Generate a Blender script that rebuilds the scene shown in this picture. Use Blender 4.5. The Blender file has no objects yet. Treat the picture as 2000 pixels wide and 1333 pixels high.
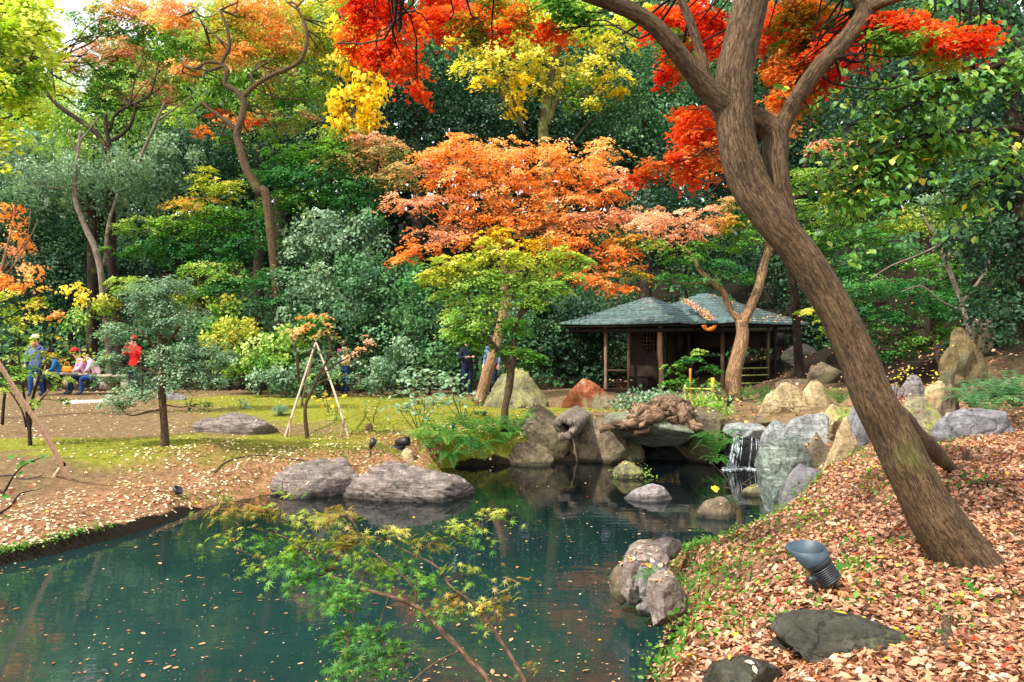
import bpy, math, random
import numpy as np
from mathutils import Matrix, Vector

# ------------------------------------------------------------------ camera, sky, sun, exposure
SC = bpy.context.scene
COL = SC.collection
F = 1555.0                       # focal length in photograph pixels (28 mm on a 36 mm wide frame)
EYE = 2.1                        # eye height above the pond
cam_data = bpy.data.cameras.new("camera")
cam_data.lens = 28.0
cam_data.sensor_width = 36.0
cam_data.clip_end = 400.0
cam = bpy.data.objects.new("camera", cam_data)
cam.location = (0, 0, EYE)
cam.rotation_euler = (math.radians(90), 0, 0)
COL.objects.link(cam)
SC.camera = cam

SUN_EL = math.radians(52)
SUN_DIR = Vector((-0.78, -0.62, 0)).normalized() * math.cos(SUN_EL) + Vector((0, 0, math.sin(SUN_EL)))
world = bpy.data.worlds.new("World")
SC.world = world
world.use_nodes = True
wn = world.node_tree.nodes
bg = wn["Background"]
sky = wn.new("ShaderNodeTexSky")
sky.sky_type = 'NISHITA'
sky.sun_disc = False
sky.sun_elevation = SUN_EL
sky.sun_rotation = math.atan2(SUN_DIR.x, SUN_DIR.y)
sky.air_density = 1.0
sky.dust_density = 3.0
# thin bright cloud over the whole sky
wtc = wn.new("ShaderNodeTexCoord")
wno = wn.new("ShaderNodeTexNoise")
wno.inputs["Scale"].default_value = 2.2
wno.inputs["Detail"].default_value = 6.0
wmr = wn.new("ShaderNodeMapRange")
wmr.inputs[1].default_value = 0.30
wmr.inputs[2].default_value = 0.62
wmr.inputs[3].default_value = 0.35
wmr.inputs[4].default_value = 0.92
wmx = wn.new("ShaderNodeMix")
wmx.data_type = 'RGBA'
wmx.inputs[7].default_value = (7.4, 7.5, 7.6, 1)
for a_, b_ in ((wtc.outputs["Generated"], wno.inputs["Vector"]), (wno.outputs["Fac"], wmr.inputs[0]), (wmr.outputs[0], wmx.inputs[0]), (sky.outputs[0], wmx.inputs[6]), (wmx.outputs[2], bg.inputs[0])):
    world.node_tree.links.new(a_, b_)
bg.inputs[1].default_value = 0.15

sun_data = bpy.data.lights.new("sun", 'SUN')
sun_data.energy = 3.4
sun_data.angle = math.radians(1.2)
sun_data.color = (1.0, 0.95, 0.87)
sun = bpy.data.objects.new("sun", sun_data)
sun.rotation_euler = (-SUN_DIR).to_track_quat('-Z', 'Y').to_euler()
COL.objects.link(sun)

SC.view_settings.view_transform = 'Standard'
SC.view_settings.look = 'None'
SC.view_settings.exposure = 1.08
SC.view_settings.gamma = 1.0
SC.view_settings.use_curve_mapping = False
SC.render.engine = 'CYCLES'
SC.cycles.use_denoising = True
SC.cycles.max_bounces = 6
SC.cycles.diffuse_bounces = 3
SC.cycles.transmission_bounces = 4
SC.cycles.transparent_max_bounces = 6
SC.cycles.caustics_reflective = False
SC.cycles.caustics_refractive = False

# ------------------------------------------------------------------ helpers
rng = np.random.default_rng(7)
random.seed(7)


def P(px, py, d):
    """the point that the photograph shows at (px, py), d metres in front of the camera"""
    return np.array([(px - 1000.0) * d / F, d, EYE - (py - 666.5) * d / F])


def G(px, py, z=0.0):
    d = F * (EYE - z) / (py - 666.5)
    return P(px, py, d)


def lin(c):
    c = np.asarray(c, float) / 255.0
    return np.where(c <= 0.04045, c / 12.92, ((c + 0.055) / 1.055) ** 2.4)


def _hash(ix, iy, iz, seed):
    n = (ix * 374761393 + iy * 668265263 + iz * 2147483647 + seed * 1274126177) & 0xFFFFFFFF
    n = ((n ^ (n >> 13)) * 1274126177) & 0xFFFFFFFF
    n = n ^ (n >> 16)
    return (n & 0xFFFF) / 65535.0


def vnoise(p, seed=0):
    p = np.asarray(p, float)
    i = np.floor(p).astype(np.int64)
    f = p - i
    f = f * f * (3 - 2 * f)
    out = 0
    for dx in (0, 1):
        for dy in (0, 1):
            for dz in (0, 1):
                w = (f[:, 0] if dx else 1 - f[:, 0]) * (f[:, 1] if dy else 1 - f[:, 1]) * (f[:, 2] if dz else 1 - f[:, 2])
                out = out + w * _hash(i[:, 0] + dx, i[:, 1] + dy, i[:, 2] + dz, seed)
    return out * 2 - 1


def fbm(p, octaves=4, seed=0, gain=0.5):
    p = np.asarray(p, float)
    a, s, out = 1.0, 1.0, 0
    for k in range(octaves):
        out = out + a * vnoise(p * s + 17.3 * k, seed + k)
        a *= gain
        s *= 2.03
    return out


def norm(v):
    v = np.asarray(v, float)
    return v / np.maximum(np.linalg.norm(v, axis=-1, keepdims=True), 1e-9)


class MB:
    """collects geometry for ONE mesh"""

    def __init__(self):
        self.V, self.F, self.C, self.T, self.n = [], [], [], [], 0

    def add(self, V, Fs, col=None, tc=None):
        V = np.asarray(V, float)
        self.V.append(V)
        for f in Fs:
            f = np.asarray(f, np.int64)
            if len(f):
                self.F.append(f + self.n)
        self.C.append(np.broadcast_to(np.asarray((1, 1, 1) if col is None else col, float), V.shape))
        self.T.append(V if tc is None else np.asarray(tc, float))
        self.n += len(V)
        return self

    def mesh(self, name, mat, origin=(0, 0, 0), smooth=False, tc=False, col=False):
        V = np.concatenate(self.V) - np.asarray(origin, float)
        me = bpy.data.meshes.new(name)
        sizes = np.concatenate([np.full(len(f), f.shape[1], np.int32) for f in self.F])
        loops = np.concatenate([f.reshape(-1) for f in self.F]).astype(np.int32)
        me.vertices.add(len(V))
        me.vertices.foreach_set("co", V.astype(np.float32).reshape(-1))
        me.loops.add(len(loops))
        me.loops.foreach_set("vertex_index", loops)
        me.polygons.add(len(sizes))
        st = np.concatenate([[0], np.cumsum(sizes)[:-1]]).astype(np.int32)
        me.polygons.foreach_set("loop_start", st)
        try:
            me.polygons.foreach_set("loop_total", sizes)
        except Exception:
            pass
        if smooth:
            me.polygons.foreach_set("use_smooth", np.ones(len(sizes), bool))
        me.update(calc_edges=True)
        if col:
            a = me.attributes.new("col", 'FLOAT_COLOR', 'POINT')
            c = np.concatenate(self.C)
            a.data.foreach_set("color", np.concatenate([c, np.ones((len(c), 1))], 1).astype(np.float32).reshape(-1))
        if tc:
            a = me.attributes.new("tubec", 'FLOAT_VECTOR', 'POINT')
            a.data.foreach_set("vector", np.concatenate(self.T).astype(np.float32).reshape(-1))
        for m in (mat if isinstance(mat, (list, tuple)) else [mat]):
            me.materials.append(m)
        return me


def link(name, data):
    o = bpy.data.objects.new(name, data)
    COL.objects.link(o)
    return o


def tag(o, label=None, cat=None, group=None, kind=None):
    if label: o["label"] = label
    if cat: o["category"] = cat
    if group: o["group"] = group
    if kind: o["kind"] = kind
    return o


class Thing:
    """an Empty at the thing's base with its parts"""

    def __init__(self, name, label, cat, loc, group=None):
        self.o = link(name, None)
        self.loc = np.asarray(loc, float)
        self.o.location = Vector(self.loc)
        self.o.empty_display_size = 0.1
        tag(self.o, label, cat, group)

    def part(self, name, mb, mat, parent=None, kind=None, label=None, **kw):
        if not mb.n:
            return None
        o = link(name, mb.mesh(name, mat, self.loc, **kw))
        o.parent = parent or self.o
        tag(o, label, kind=kind)
        return o


def single(name, label, cat, mb, mat, loc, group=None, **kw):
    o = link(name, mb.mesh(name, mat, loc, **kw))
    o.location = Vector(np.asarray(loc, float))
    return tag(o, label, cat, group)


def kids(o):
    return [c for c in bpy.data.objects if c.parent is o]


def copy_tree(o, parent=None, kidmap=None):
    c = o.copy()
    COL.objects.link(c)
    c.parent = parent
    for ch in (kidmap or {}).get(o.name, []):
        copy_tree(ch, c, kidmap)
    return c


def catmull(pts, m):
    pts = np.asarray(pts, float)
    if len(pts) == 2:
        t = np.linspace(0, 1, m)[:, None]
        return pts[0] * (1 - t) + pts[1] * t
    q = np.vstack([2 * pts[0] - pts[1], pts, 2 * pts[-1] - pts[-2]])
    n = len(pts) - 1
    u = np.linspace(0, n, m)
    i = np.minimum(u.astype(int), n - 1)
    t = (u - i)[:, None]
    a, b, c, d = q[i], q[i + 1], q[i + 2], q[i + 3]
    return 0.5 * (2 * b + (c - a) * t + (2 * a - 5 * b + 4 * c - d) * t ** 2 + (3 * b - a - 3 * c + d) * t ** 3)


def tube(mb, pts, rad, sides=7, m=None, bump=0.0, bscale=6.0, seed=0, col=None, flare=None):
    """a smooth tapering limb along pts (n,3) with radii rad (n)"""
    pts = np.asarray(pts, float)
    rad = np.broadcast_to(np.asarray(rad, float), (len(pts),))
    m = m or max(2, (len(pts) - 1) * 4 + 1)
    C = catmull(np.concatenate([pts, rad[:, None]], 1), m)
    R = np.maximum(C[:, 3], 1e-4)
    C = C[:, :3]
    T = norm(np.gradient(C, axis=0))
    n0 = np.cross(T[0], [0.31, 0.87, 0.39])
    n0 = n0 / np.linalg.norm(n0)
    N = np.zeros_like(C)
    for k in range(m):
        n0 = n0 - T[k] * np.dot(n0, T[k])
        n0 = n0 / max(np.linalg.norm(n0), 1e-9)
        N[k] = n0
    B = np.cross(T, N)
    a = np.linspace(0, 2 * np.pi, sides, endpoint=False)
    ca, sa = np.cos(a), np.sin(a)
    D = N[:, None, :] * ca[None, :, None] + B[:, None, :] * sa[None, :, None]
    L = np.concatenate([[0], np.cumsum(np.linalg.norm(np.diff(C, axis=0), axis=1))])
    rr = np.broadcast_to(R[:, None], (m, sides)).copy()
    tc = np.stack([ca[None, :] * R[:, None], sa[None, :] * R[:, None], np.broadcast_to(L[:, None], (m, sides))], -1)
    if bump:
        q = (C[:, None, :] + D * R[:, None, None]).reshape(-1, 3)
        rr = rr * (1 + bump * fbm(q * bscale, 3, seed).reshape(m, sides))
        rr = rr * (1 + bump * 0.9 * fbm(np.stack([tc[..., 0] * 40, tc[..., 1] * 40, tc[..., 2] * 5], -1).reshape(-1, 3), 2, seed + 9).reshape(m, sides) * 0.10)
    V = (C[:, None, :] + D * rr[..., None]).reshape(-1, 3)
    i = np.arange(m - 1)[:, None] * sides
    j = np.arange(sides)[None, :]
    jn = (j + 1) % sides
    Q = np.stack([i + j, i + jn, i + sides + jn, i + sides + j], -1).reshape(-1, 4)
    caps_t = m * sides
    V = np.vstack([V, C[0], C[-1]])
    e = np.arange(sides)
    e2 = (e + 1) % sides
    cap = np.vstack([np.stack([np.full(sides, caps_t), e2, e], 1),
                     np.stack([np.full(sides, caps_t + 1), (m - 1) * sides + e, (m - 1) * sides + e2], 1)])
    tcs = np.vstack([tc.reshape(-1, 3), [[0, 0, 0]], [[0, 0, L[-1]]]])
    mb.add(V, [Q, cap], col, tcs)
    return C, R


def box(mb, c, s, rot=None, col=None):
    """box centred at c with full size s, rot = 3x3 matrix"""
    s = np.asarray(s, float) / 2
    V = np.array([[x, y, z] for x in (-1, 1) for y in (-1, 1) for z in (-1, 1)], float) * s
    if rot is not None:
        V = V @ np.asarray(rot, float).T
    V = V + np.asarray(c, float)
    mb.add(V, [[(0, 1, 3, 2), (4, 6, 7, 5), (0, 4, 5, 1), (2, 3, 7, 6), (0, 2, 6, 4), (1, 5, 7, 3)]], col)


def rotz(a):
    c, s = math.cos(a), math.sin(a)
    return np.array([[c, -s, 0], [s, c, 0], [0, 0, 1.0]])


def lathe(mb, prof, axis_o, axis_d, sides=24, col=None):
    """profile of (r, t) swept round the axis"""
    o, d = np.asarray(axis_o, float), norm(np.asarray(axis_d, float))
    a0 = norm(np.cross(d, [0.2, 0.9, 0.37]))
    b0 = np.cross(d, a0)
    a = np.linspace(0, 2 * np.pi, sides, endpoint=False)
    V = []
    for r, t in prof:
        V.append(o + d * t + r * (np.cos(a)[:, None] * a0 + np.sin(a)[:, None] * b0))
    m = len(prof)
    i = np.arange(m - 1)[:, None] * sides
    j = np.arange(sides)[None, :]
    jn = (j + 1) % sides
    Q = np.stack([i + j, i + jn, i + sides + jn, i + sides + j], -1).reshape(-1, 4)
    mb.add(np.concatenate(V), [Q], col)


# ------------------------------------------------------------------ materials
def new_mat(name):
    m = bpy.data.materials.new(name)
    m.use_nodes = True
    nt = m.node_tree
    for n in list(nt.nodes):
        nt.nodes.remove(n)
    return m, nt, nt.nodes, nt.links


def nd(nodes, t, **kw):
    n = nodes.new(t)
    for k, v in kw.items():
        if k.startswith("i_"):
            n.inputs[k[2:].replace("_", " ")].default_value = v
        else:
            setattr(n, k, v)
    return n


def foliage_mat(name, trans=0.42, gloss=0.05, rough=0.4, tint=(1.15, 1.1, 0.7)):
    m, nt, N, L = new_mat(name)
    at = nd(N, "ShaderNodeAttribute", attribute_name="col")
    dif = nd(N, "ShaderNodeBsdfDiffuse")
    tr = nd(N, "ShaderNodeBsdfTranslucent")
    mul = nd(N, "ShaderNodeMix", data_type='RGBA', blend_type='MULTIPLY')
    mul.inputs[0].default_value = 1.0
    mul.inputs[7].default_value = (*tint, 1)
    L.new(at.outputs["Color"], mul.inputs[6])
    L.new(at.outputs["Color"], dif.inputs["Color"])
    L.new(mul.outputs[2], tr.inputs["Color"])
    mx = nd(N, "ShaderNodeMixShader")
    mx.inputs[0].default_value = trans
    L.new(dif.outputs[0], mx.inputs[1])
    L.new(tr.outputs[0], mx.inputs[2])
    gl = nd(N, "ShaderNodeBsdfGlossy")
    gl.inputs["Roughness"].default_value = rough
    gl.inputs["Color"].default_value = (1, 1, 1, 1)
    mg = nd(N, "ShaderNodeMixShader")
    mg.inputs[0].default_value = gloss
    L.new(mx.outputs[0], mg.inputs[1])
    L.new(gl.outputs[0], mg.inputs[2])
    out = nd(N, "ShaderNodeOutputMaterial")
    L.new(mg.outputs[0], out.inputs[0])
    return m


def ramp_node(N, stops):
    r = nd(N, "ShaderNodeValToRGB")
    while len(r.color_ramp.elements) < len(stops):
        r.color_ramp.elements.new(0.5)
    for e, (p, c) in zip(r.color_ramp.elements, stops):
        e.position = p
        e.color = (*lin(c), 1)
    return r


def bark_mat(name, dark, mid, light, moss=0.0, scale=1.0, bump=0.6):
    m, nt, N, L = new_mat(name)
    at = nd(N, "ShaderNodeAttribute", attribute_name="tubec")
    mp = nd(N, "ShaderNodeMapping")
    mp.inputs["Scale"].default_value = (50 * scale, 50 * scale, 22 * scale)
    L.new(at.outputs["Vector"], mp.inputs[0])
    n1 = nd(N, "ShaderNodeTexNoise", i_Scale=1.0, i_Detail=8.0, i_Roughness=0.65)
    L.new(mp.outputs[0], n1.inputs["Vector"])
    vo = nd(N, "ShaderNodeTexNoise", i_Scale=0.16, i_Detail=4.0)
    L.new(mp.outputs[0], vo.inputs["Vector"])
    mp2 = nd(N, "ShaderNodeMapping")
    mp2.inputs["Scale"].default_value = (46 * scale, 46 * scale, 5 * scale)
    L.new(at.outputs["Vector"], mp2.inputs[0])
    cr = nd(N, "ShaderNodeTexNoise", i_Scale=0.8, i_Detail=5.0, i_Roughness=0.6, i_Distortion=0.4)
    L.new(mp2.outputs[0], cr.inputs["Vector"])
    ab = nd(N, "ShaderNodeMath", operation='SUBTRACT')
    ab.inputs[1].default_value = 0.5
    L.new(cr.outputs["Fac"], ab.inputs[0])
    ab2 = nd(N, "ShaderNodeMath", operation='ABSOLUTE')
    L.new(ab.outputs[0], ab2.inputs[0])
    crk = nd(N, "ShaderNodeMapRange")
    crk.inputs[1].default_value = 0.0
    crk.inputs[2].default_value = 0.05
    L.new(ab2.outputs[0], crk.inputs[0])
    r = ramp_node(N, [(0.28, dark), (0.5, mid), (0.74, light)])
    L.new(n1.outputs["Fac"], r.inputs[0])
    r2 = nd(N, "ShaderNodeMix", data_type='RGBA', blend_type='MULTIPLY')
    r2.inputs[0].default_value = 0.75
    rr = ramp_node(N, [(0.3, (170, 160, 150)), (0.7, (255, 250, 240))])
    L.new(vo.outputs["Fac"], rr.inputs[0])
    L.new(r.outputs[0], r2.inputs[6])
    L.new(rr.outputs[0], r2.inputs[7])
    r3 = nd(N, "ShaderNodeMix", data_type='RGBA', blend_type='MULTIPLY')
    r3.inputs[0].default_value = 0.6
    L.new(r2.outputs[2], r3.inputs[6])
    L.new(crk.outputs[0], r3.inputs[7])
    last = r3.outputs[2]
    if moss:
        mo = nd(N, "ShaderNodeTexNoise", i_Scale=2.3, i_Detail=5.0)
        tc = nd(N, "ShaderNodeTexCoord")
        L.new(tc.outputs["Object"], mo.inputs["Vector"])
        mr = nd(N, "ShaderNodeMapRange")
        mr.inputs[1].default_value = 0.62 - moss * 0.25
        mr.inputs[2].default_value = 0.78 - moss * 0.2
        L.new(mo.outputs["Fac"], mr.inputs[0])
        mm = nd(N, "ShaderNodeMix", data_type='RGBA')
        L.new(mr.outputs[0], mm.inputs[0])
        L.new(last, mm.inputs[6])
        mm.inputs[7].default_value = (*lin((98, 104, 48)), 1)
        last = mm.outputs[2]
    bs = nd(N, "ShaderNodeBsdfPrincipled", i_Roughness=0.9)
    bs.inputs["Specular IOR Level"].default_value = 0.2
    L.new(last, bs.inputs["Base Color"])
    add = nd(N, "ShaderNodeMath", operation='ADD')
    L.new(n1.outputs["Fac"], add.inputs[0])
    L.new(crk.outputs[0], add.inputs[1])
    bp = nd(N, "ShaderNodeBump", i_Strength=bump, i_Distance=0.012)
    L.new(add.outputs[0], bp.inputs["Height"])
    L.new(bp.outputs[0], bs.inputs["Normal"])
    out = nd(N, "ShaderNodeOutputMaterial")
    L.new(bs.outputs[0], out.inputs[0])
    return m


def rock_mat(name, dark, mid, light, moss=0.0, mosscol=(110, 118, 50), strata=0.0, scale=1.0, patch=None, rough=0.85):
    m, nt, N, L = new_mat(name)
    tc = nd(N, "ShaderNodeTexCoord")
    n1 = nd(N, "ShaderNodeTexNoise", i_Scale=3.2 * scale, i_Detail=9.0, i_Roughness=0.68)
    L.new(tc.outputs["Object"], n1.inputs["Vector"])
    n2 = nd(N, "ShaderNodeTexNoise", i_Scale=22.0 * scale, i_Detail=6.0, i_Roughness=0.7)
    L.new(tc.outputs["Object"], n2.inputs["Vector"])
    mp = nd(N, "ShaderNodeMapping")
    mp.inputs["Rotation"].default_value = (0.35, 0.25, 0.3)
    mp.inputs["Scale"].default_value = (1.2, 1.2, 13)
    L.new(tc.outputs["Object"], mp.inputs[0])
    n3 = nd(N, "ShaderNodeTexNoise", i_Scale=2.2 * scale, i_Detail=5.0, i_Distortion=0.6)
    L.new(mp.outputs[0], n3.inputs["Vector"])
    mixf = nd(N, "ShaderNodeMix", data_type='FLOAT')
    mixf.inputs[0].default_value = strata
    L.new(n1.outputs["Fac"], mixf.inputs[2])
    L.new(n3.outputs["Fac"], mixf.inputs[3])
    r = ramp_node(N, [(0.3, dark), (0.5, mid), (0.68, light)])
    L.new(mixf.outputs[0], r.inputs[0])
    sp = nd(N, "ShaderNodeMix", data_type='RGBA', blend_type='MULTIPLY')
    sp.inputs[0].default_value = 0.6
    rr = ramp_node(N, [(0.33, (125, 122, 118)), (0.62, (255, 255, 255))])
    L.new(n2.outputs["Fac"], rr.inputs[0])
    L.new(r.outputs[0], sp.inputs[6])
    L.new(rr.outputs[0], sp.inputs[7])
    last = sp.outputs[2]
    # thin dark cracks
    vd = nd(N, "ShaderNodeTexVoronoi", feature='DISTANCE_TO_EDGE', i_Scale=3.4 * scale)
    dis = nd(N, "ShaderNodeMix", data_type='RGBA', blend_type='ADD')
    dis.inputs[0].default_value = 0.5
    L.new(tc.outputs["Object"], dis.inputs[6])
    L.new(n1.outputs["Color"], dis.inputs[7])
    L.new(dis.outputs[2], vd.inputs["Vector"])
    ck = nd(N, "ShaderNodeMapRange")
    ck.inputs[1].default_value = 0.0
    ck.inputs[2].default_value = 0.035
    ck.inputs[3].default_value = 0.35
    ck.inputs[4].default_value = 1.0
    L.new(vd.outputs["Distance"], ck.inputs[0])
    cm = nd(N, "ShaderNodeMix", data_type='RGBA', blend_type='MULTIPLY')
    cm.inputs[0].default_value = 0.45
    L.new(last, cm.inputs[6])
    L.new(ck.outputs[0], cm.inputs[7])
    last = cm.outputs[2]
    if patch:
        pn = nd(N, "ShaderNodeTexNoise", i_Scale=1.7, i_Detail=4.0)
        L.new(tc.outputs["Object"], pn.inputs["Vector"])
        pr = nd(N, "ShaderNodeMapRange")
        pr.inputs[1].default_value = 0.47
        pr.inputs[2].default_value = 0.6
        L.new(pn.outputs["Fac"], pr.inputs[0])
        pm = nd(N, "ShaderNodeMix", data_type='RGBA')
        L.new(pr.outputs[0], pm.inputs[0])
        L.new(last, pm.inputs[6])
        pm.inputs[7].default_value = (*lin(patch), 1)
        last = pm.outputs[2]
    if moss:
        ge = nd(N, "ShaderNodeNewGeometry")
        sx = nd(N, "ShaderNodeSeparateXYZ")
        L.new(ge.outputs["Normal"], sx.inputs[0])
        mn = nd(N, "ShaderNodeTexNoise", i_Scale=4.0, i_Detail=6.0, i_Roughness=0.7)
        L.new(tc.outputs["Object"], mn.inputs["Vector"])
        ad = nd(N, "ShaderNodeMath", operation='MULTIPLY_ADD')
        L.new(sx.outputs["Z"], ad.inputs[0])
        ad.inputs[1].default_value = 0.28
        L.new(mn.outputs["Fac"], ad.inputs[2])
        mr = nd(N, "ShaderNodeMapRange")
        mr.inputs[1].default_value = 0.86 - 0.4 * moss
        mr.inputs[2].default_value = 1.0 - 0.4 * moss
        L.new(ad.outputs[0], mr.inputs[0])
        mm = nd(N, "ShaderNodeMix", data_type='RGBA')
        L.new(mr.outputs[0], mm.inputs[0])
        L.new(last, mm.inputs[6])
        mm.inputs[7].default_value = (*lin(mosscol), 1)
        last = mm.outputs[2]
    # lichen spots
    ln = nd(N, "ShaderNodeTexVoronoi", i_Scale=9.0 * scale)
    L.new(dis.outputs[2], ln.inputs["Vector"])
    lr = nd(N, "ShaderNodeMapRange")
    lr.inputs[1].default_value = 0.20
    lr.inputs[2].default_value = 0.12
    L.new(ln.outputs["Distance"], lr.inputs[0])
    lm2 = nd(N, "ShaderNodeMath", operation='MULTIPLY')
    L.new(lr.outputs[0], lm2.inputs[0])
    lm2.inputs[1].default_value = 0.35
    lx = nd(N, "ShaderNodeMix", data_type='RGBA')
    L.new(lm2.outputs[0], lx.inputs[0])
    L.new(last, lx.inputs[6])
    lx.inputs[7].default_value = (*lin(np.clip(np.array(light) * 1.05, 0, 235)), 1)
    last = lx.outputs[2]
    # the wet band just above the pond
    ge2 = nd(N, "ShaderNodeNewGeometry")
    sz = nd(N, "ShaderNodeSeparateXYZ")
    L.new(ge2.outputs["Position"], sz.inputs[0])
    wv = nd(N, "ShaderNodeMath", operation='MULTIPLY_ADD')
    L.new(n1.outputs["Fac"], wv.inputs[0])
    wv.inputs[1].default_value = -0.10
    L.new(sz.outputs["Z"], wv.inputs[2])
    wr = nd(N, "ShaderNodeMapRange")
    wr.inputs[1].default_value = -0.01
    wr.inputs[2].default_value = 0.03
    wr.inputs[3].default_value = 0.30
    wr.inputs[4].default_value = 1.0
    L.new(wv.outputs[0], wr.inputs[0])
    wm = nd(N, "ShaderNodeMix", data_type='RGBA', blend_type='MULTIPLY')
    wm.inputs[0].default_value = 1.0
    L.new(last, wm.inputs[6])
    L.new(wr.outputs[0], wm.inputs[7])
    last = wm.outputs[2]
    bs = nd(N, "ShaderNodeBsdfPrincipled", i_Roughness=rough)
    bs.inputs["Specular IOR Level"].default_value = 0.3
    L.new(last, bs.inputs["Base Color"])
    h = nd(N, "ShaderNodeMath", operation='MULTIPLY_ADD')
    L.new(n2.outputs["Fac"], h.inputs[0])
    h.inputs[1].default_value = 0.5
    L.new(mixf.outputs[0], h.inputs[2])
    h2 = nd(N, "ShaderNodeMath", operation='MULTIPLY_ADD')
    L.new(ck.outputs[0], h2.inputs[0])
    h2.inputs[1].default_value = 0.35
    L.new(h.outputs[0], h2.inputs[2])
    bp = nd(N, "ShaderNodeBump", i_Strength=0.75, i_Distance=0.05)
    L.new(h2.outputs[0], bp.inputs["Height"])
    L.new(bp.outputs[0], bs.inputs["Normal"])
    out = nd(N, "ShaderNodeOutputMaterial")
    L.new(bs.outputs[0], out.inputs[0])
    return m


def plain_mat(name, c, rough=0.7, var=0.15, nscale=30.0, spec=0.3, bump=0.15, metal=0.0, stretch=None, usecol=False):
    m, nt, N, L = new_mat(name)
    tc = nd(N, "ShaderNodeTexCoord")
    n1 = nd(N, "ShaderNodeTexNoise", i_Scale=nscale, i_Detail=6.0)
    if stretch:
        mp = nd(N, "ShaderNodeMapping")
        mp.inputs["Scale"].default_value = stretch
        L.new(tc.outputs["Object"], mp.inputs[0])
        L.new(mp.outputs[0], n1.inputs["Vector"])
    else:
        L.new(tc.outputs["Object"], n1.inputs["Vector"])
    c0 = np.clip(np.asarray(c, float) * (1 - var), 0, 255)
    c1 = np.clip(np.asarray(c, float) * (1 + var), 0, 255)
    r = ramp_node(N, [(0.3, c0), (0.7, c1)])
    L.new(n1.outputs["Fac"], r.inputs[0])
    bs = nd(N, "ShaderNodeBsdfPrincipled", i_Roughness=rough)
    bs.inputs["Specular IOR Level"].default_value = spec
    bs.inputs["Metallic"].default_value = metal
    if usecol:
        at = nd(N, "ShaderNodeAttribute", attribute_name="col")
        mu = nd(N, "ShaderNodeMix", data_type='RGBA', blend_type='MULTIPLY')
        mu.inputs[0].default_value = 1.0
        L.new(at.outputs["Color"], mu.inputs[6])
        L.new(r.outputs[0], mu.inputs[7])
        L.new(mu.outputs[2], bs.inputs["Base Color"])
    else:
        L.new(r.outputs[0], bs.inputs["Base Color"])
    bp = nd(N, "ShaderNodeBump", i_Strength=bump, i_Distance=0.01)
    L.new(n1.outputs["Fac"], bp.inputs["Height"])
    L.new(bp.outputs[0], bs.inputs["Normal"])
    out = nd(N, "ShaderNodeOutputMaterial")
    L.new(bs.outputs[0], out.inputs[0])
    return m


M = {}
M['leaf'] = foliage_mat("leaf_matte", trans=0.5, gloss=0.012, rough=0.55)
M['gloss'] = foliage_mat("leaf_glossy", trans=0.34, gloss=0.02, rough=0.55)
M['dry'] = foliage_mat("leaf_dry", trans=0.12, gloss=0.03, rough=0.5, tint=(1.1, 0.95, 0.7))
M['bark'] = bark_mat("bark_brown", (64, 51, 38), (100, 82, 61), (132, 111, 85), 0.10, 1.7)
M['bark_moss'] = bark_mat("bark_mossy", (50, 40, 30), (92, 76, 58), (130, 112, 88), 0.75, 0.6)
M['bark_grey'] = bark_mat("bark_grey", (92, 82, 74), (140, 128, 116), (180, 168, 155), 0.1, 0.8)
M['bark_tan'] = bark_mat("bark_tan", (120, 92, 68), (165, 132, 100), (200, 168, 134), 0.1, 0.8)
M['bark_dark'] = bark_mat("bark_dark", (38, 30, 26), (62, 50, 42), (92, 78, 66), 0.2, 0.8)
M['twig'] = bark_mat("twig_bark", (70, 54, 44), (110, 88, 70), (150, 124, 100), 0.0, 1.5)
# ------------------------------------------------------------------ the setting: ground, water
pond_px = [(-420, 1215), (-150, 1140), (0, 1105), (100, 1085), (180, 1063), (260, 1043), (330, 1020), (372, 1004), (430, 985), (520, 968), (660, 966),
           (800, 978), (895, 972), (880, 935), (860, 915), (985, 908), (1090, 903), (1225, 896), (1300, 894), (1400, 897), (1420, 906), (1495, 906),
           (1502, 950), (1506, 1000), (1430, 1040), (1345, 1062), (1215, 1110), (1205, 1150), (1300, 1205), (1285, 1265), (1250, 1333)]
pond = [G(x, y, 0)[:2] for x, y in pond_px] + [np.array(q, float) for q in
        [(0.62, 4.2), (0.35, 3.4), (-0.2, 2.6), (-1.2, 1.8), (-3.0, 0.4), (-5, -4), (-14, -4), (-14, 4)]]
pond = np.array(pond)


def pond_sd(x, y):
    """signed distance to the shore: positive on land"""
    p = np.stack([x, y], -1)
    best = np.full(x.shape, 1e9)
    inside = np.zeros(x.shape, bool)
    n = len(pond)
    for k in range(n):
        a, b = pond[k], pond[(k + 1) % n]
        ab = b - a
        t = np.clip(((p - a) @ ab) / (ab @ ab), 0, 1)
        d = np.linalg.norm(p - a - t[..., None] * ab, axis=-1)
        best = np.minimum(best, d)
        c = ((a[1] > y) != (b[1] > y)) & (x < (b[0] - a[0]) * (y - a[1]) / (b[1] - a[1] + 1e-12) + a[0])
        inside ^= c
    return np.where(inside, -best, best)


ctrl = []


def cp(px, py, d):
    ctrl.append(P(px, py, d))


def cw(x, y, z):
    ctrl.append(np.array([x, y, z], float))


# left shore and lawn
for (px, py), z in [((0, 1085), .12), ((100, 1066), .11), ((180, 1043), .10), ((260, 1024), .08), ((330, 1003), .06), ((372, 988), .05), ((440, 968), .08), ((100, 1000), .28), ((300, 950), .3), ((480, 930), .3), ((560, 900), .40),
                    ((0, 900), .48), ((320, 868), .54), ((700, 880), .50), ((840, 860), .46), ((150, 800), .56), ((500, 790), .56), ((720, 780), .56),
                    ((985, 840), .54), ((1005, 797), .56), ((1160, 797), .58), ((100, 765), .56), ((600, 765), .56), ((-300, 850), .54), ((-500, 1000), .4),
                    ((900, 895), .36), ((1000, 880), .42)]:
    ctrl.append(G(px, py, z))
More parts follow.
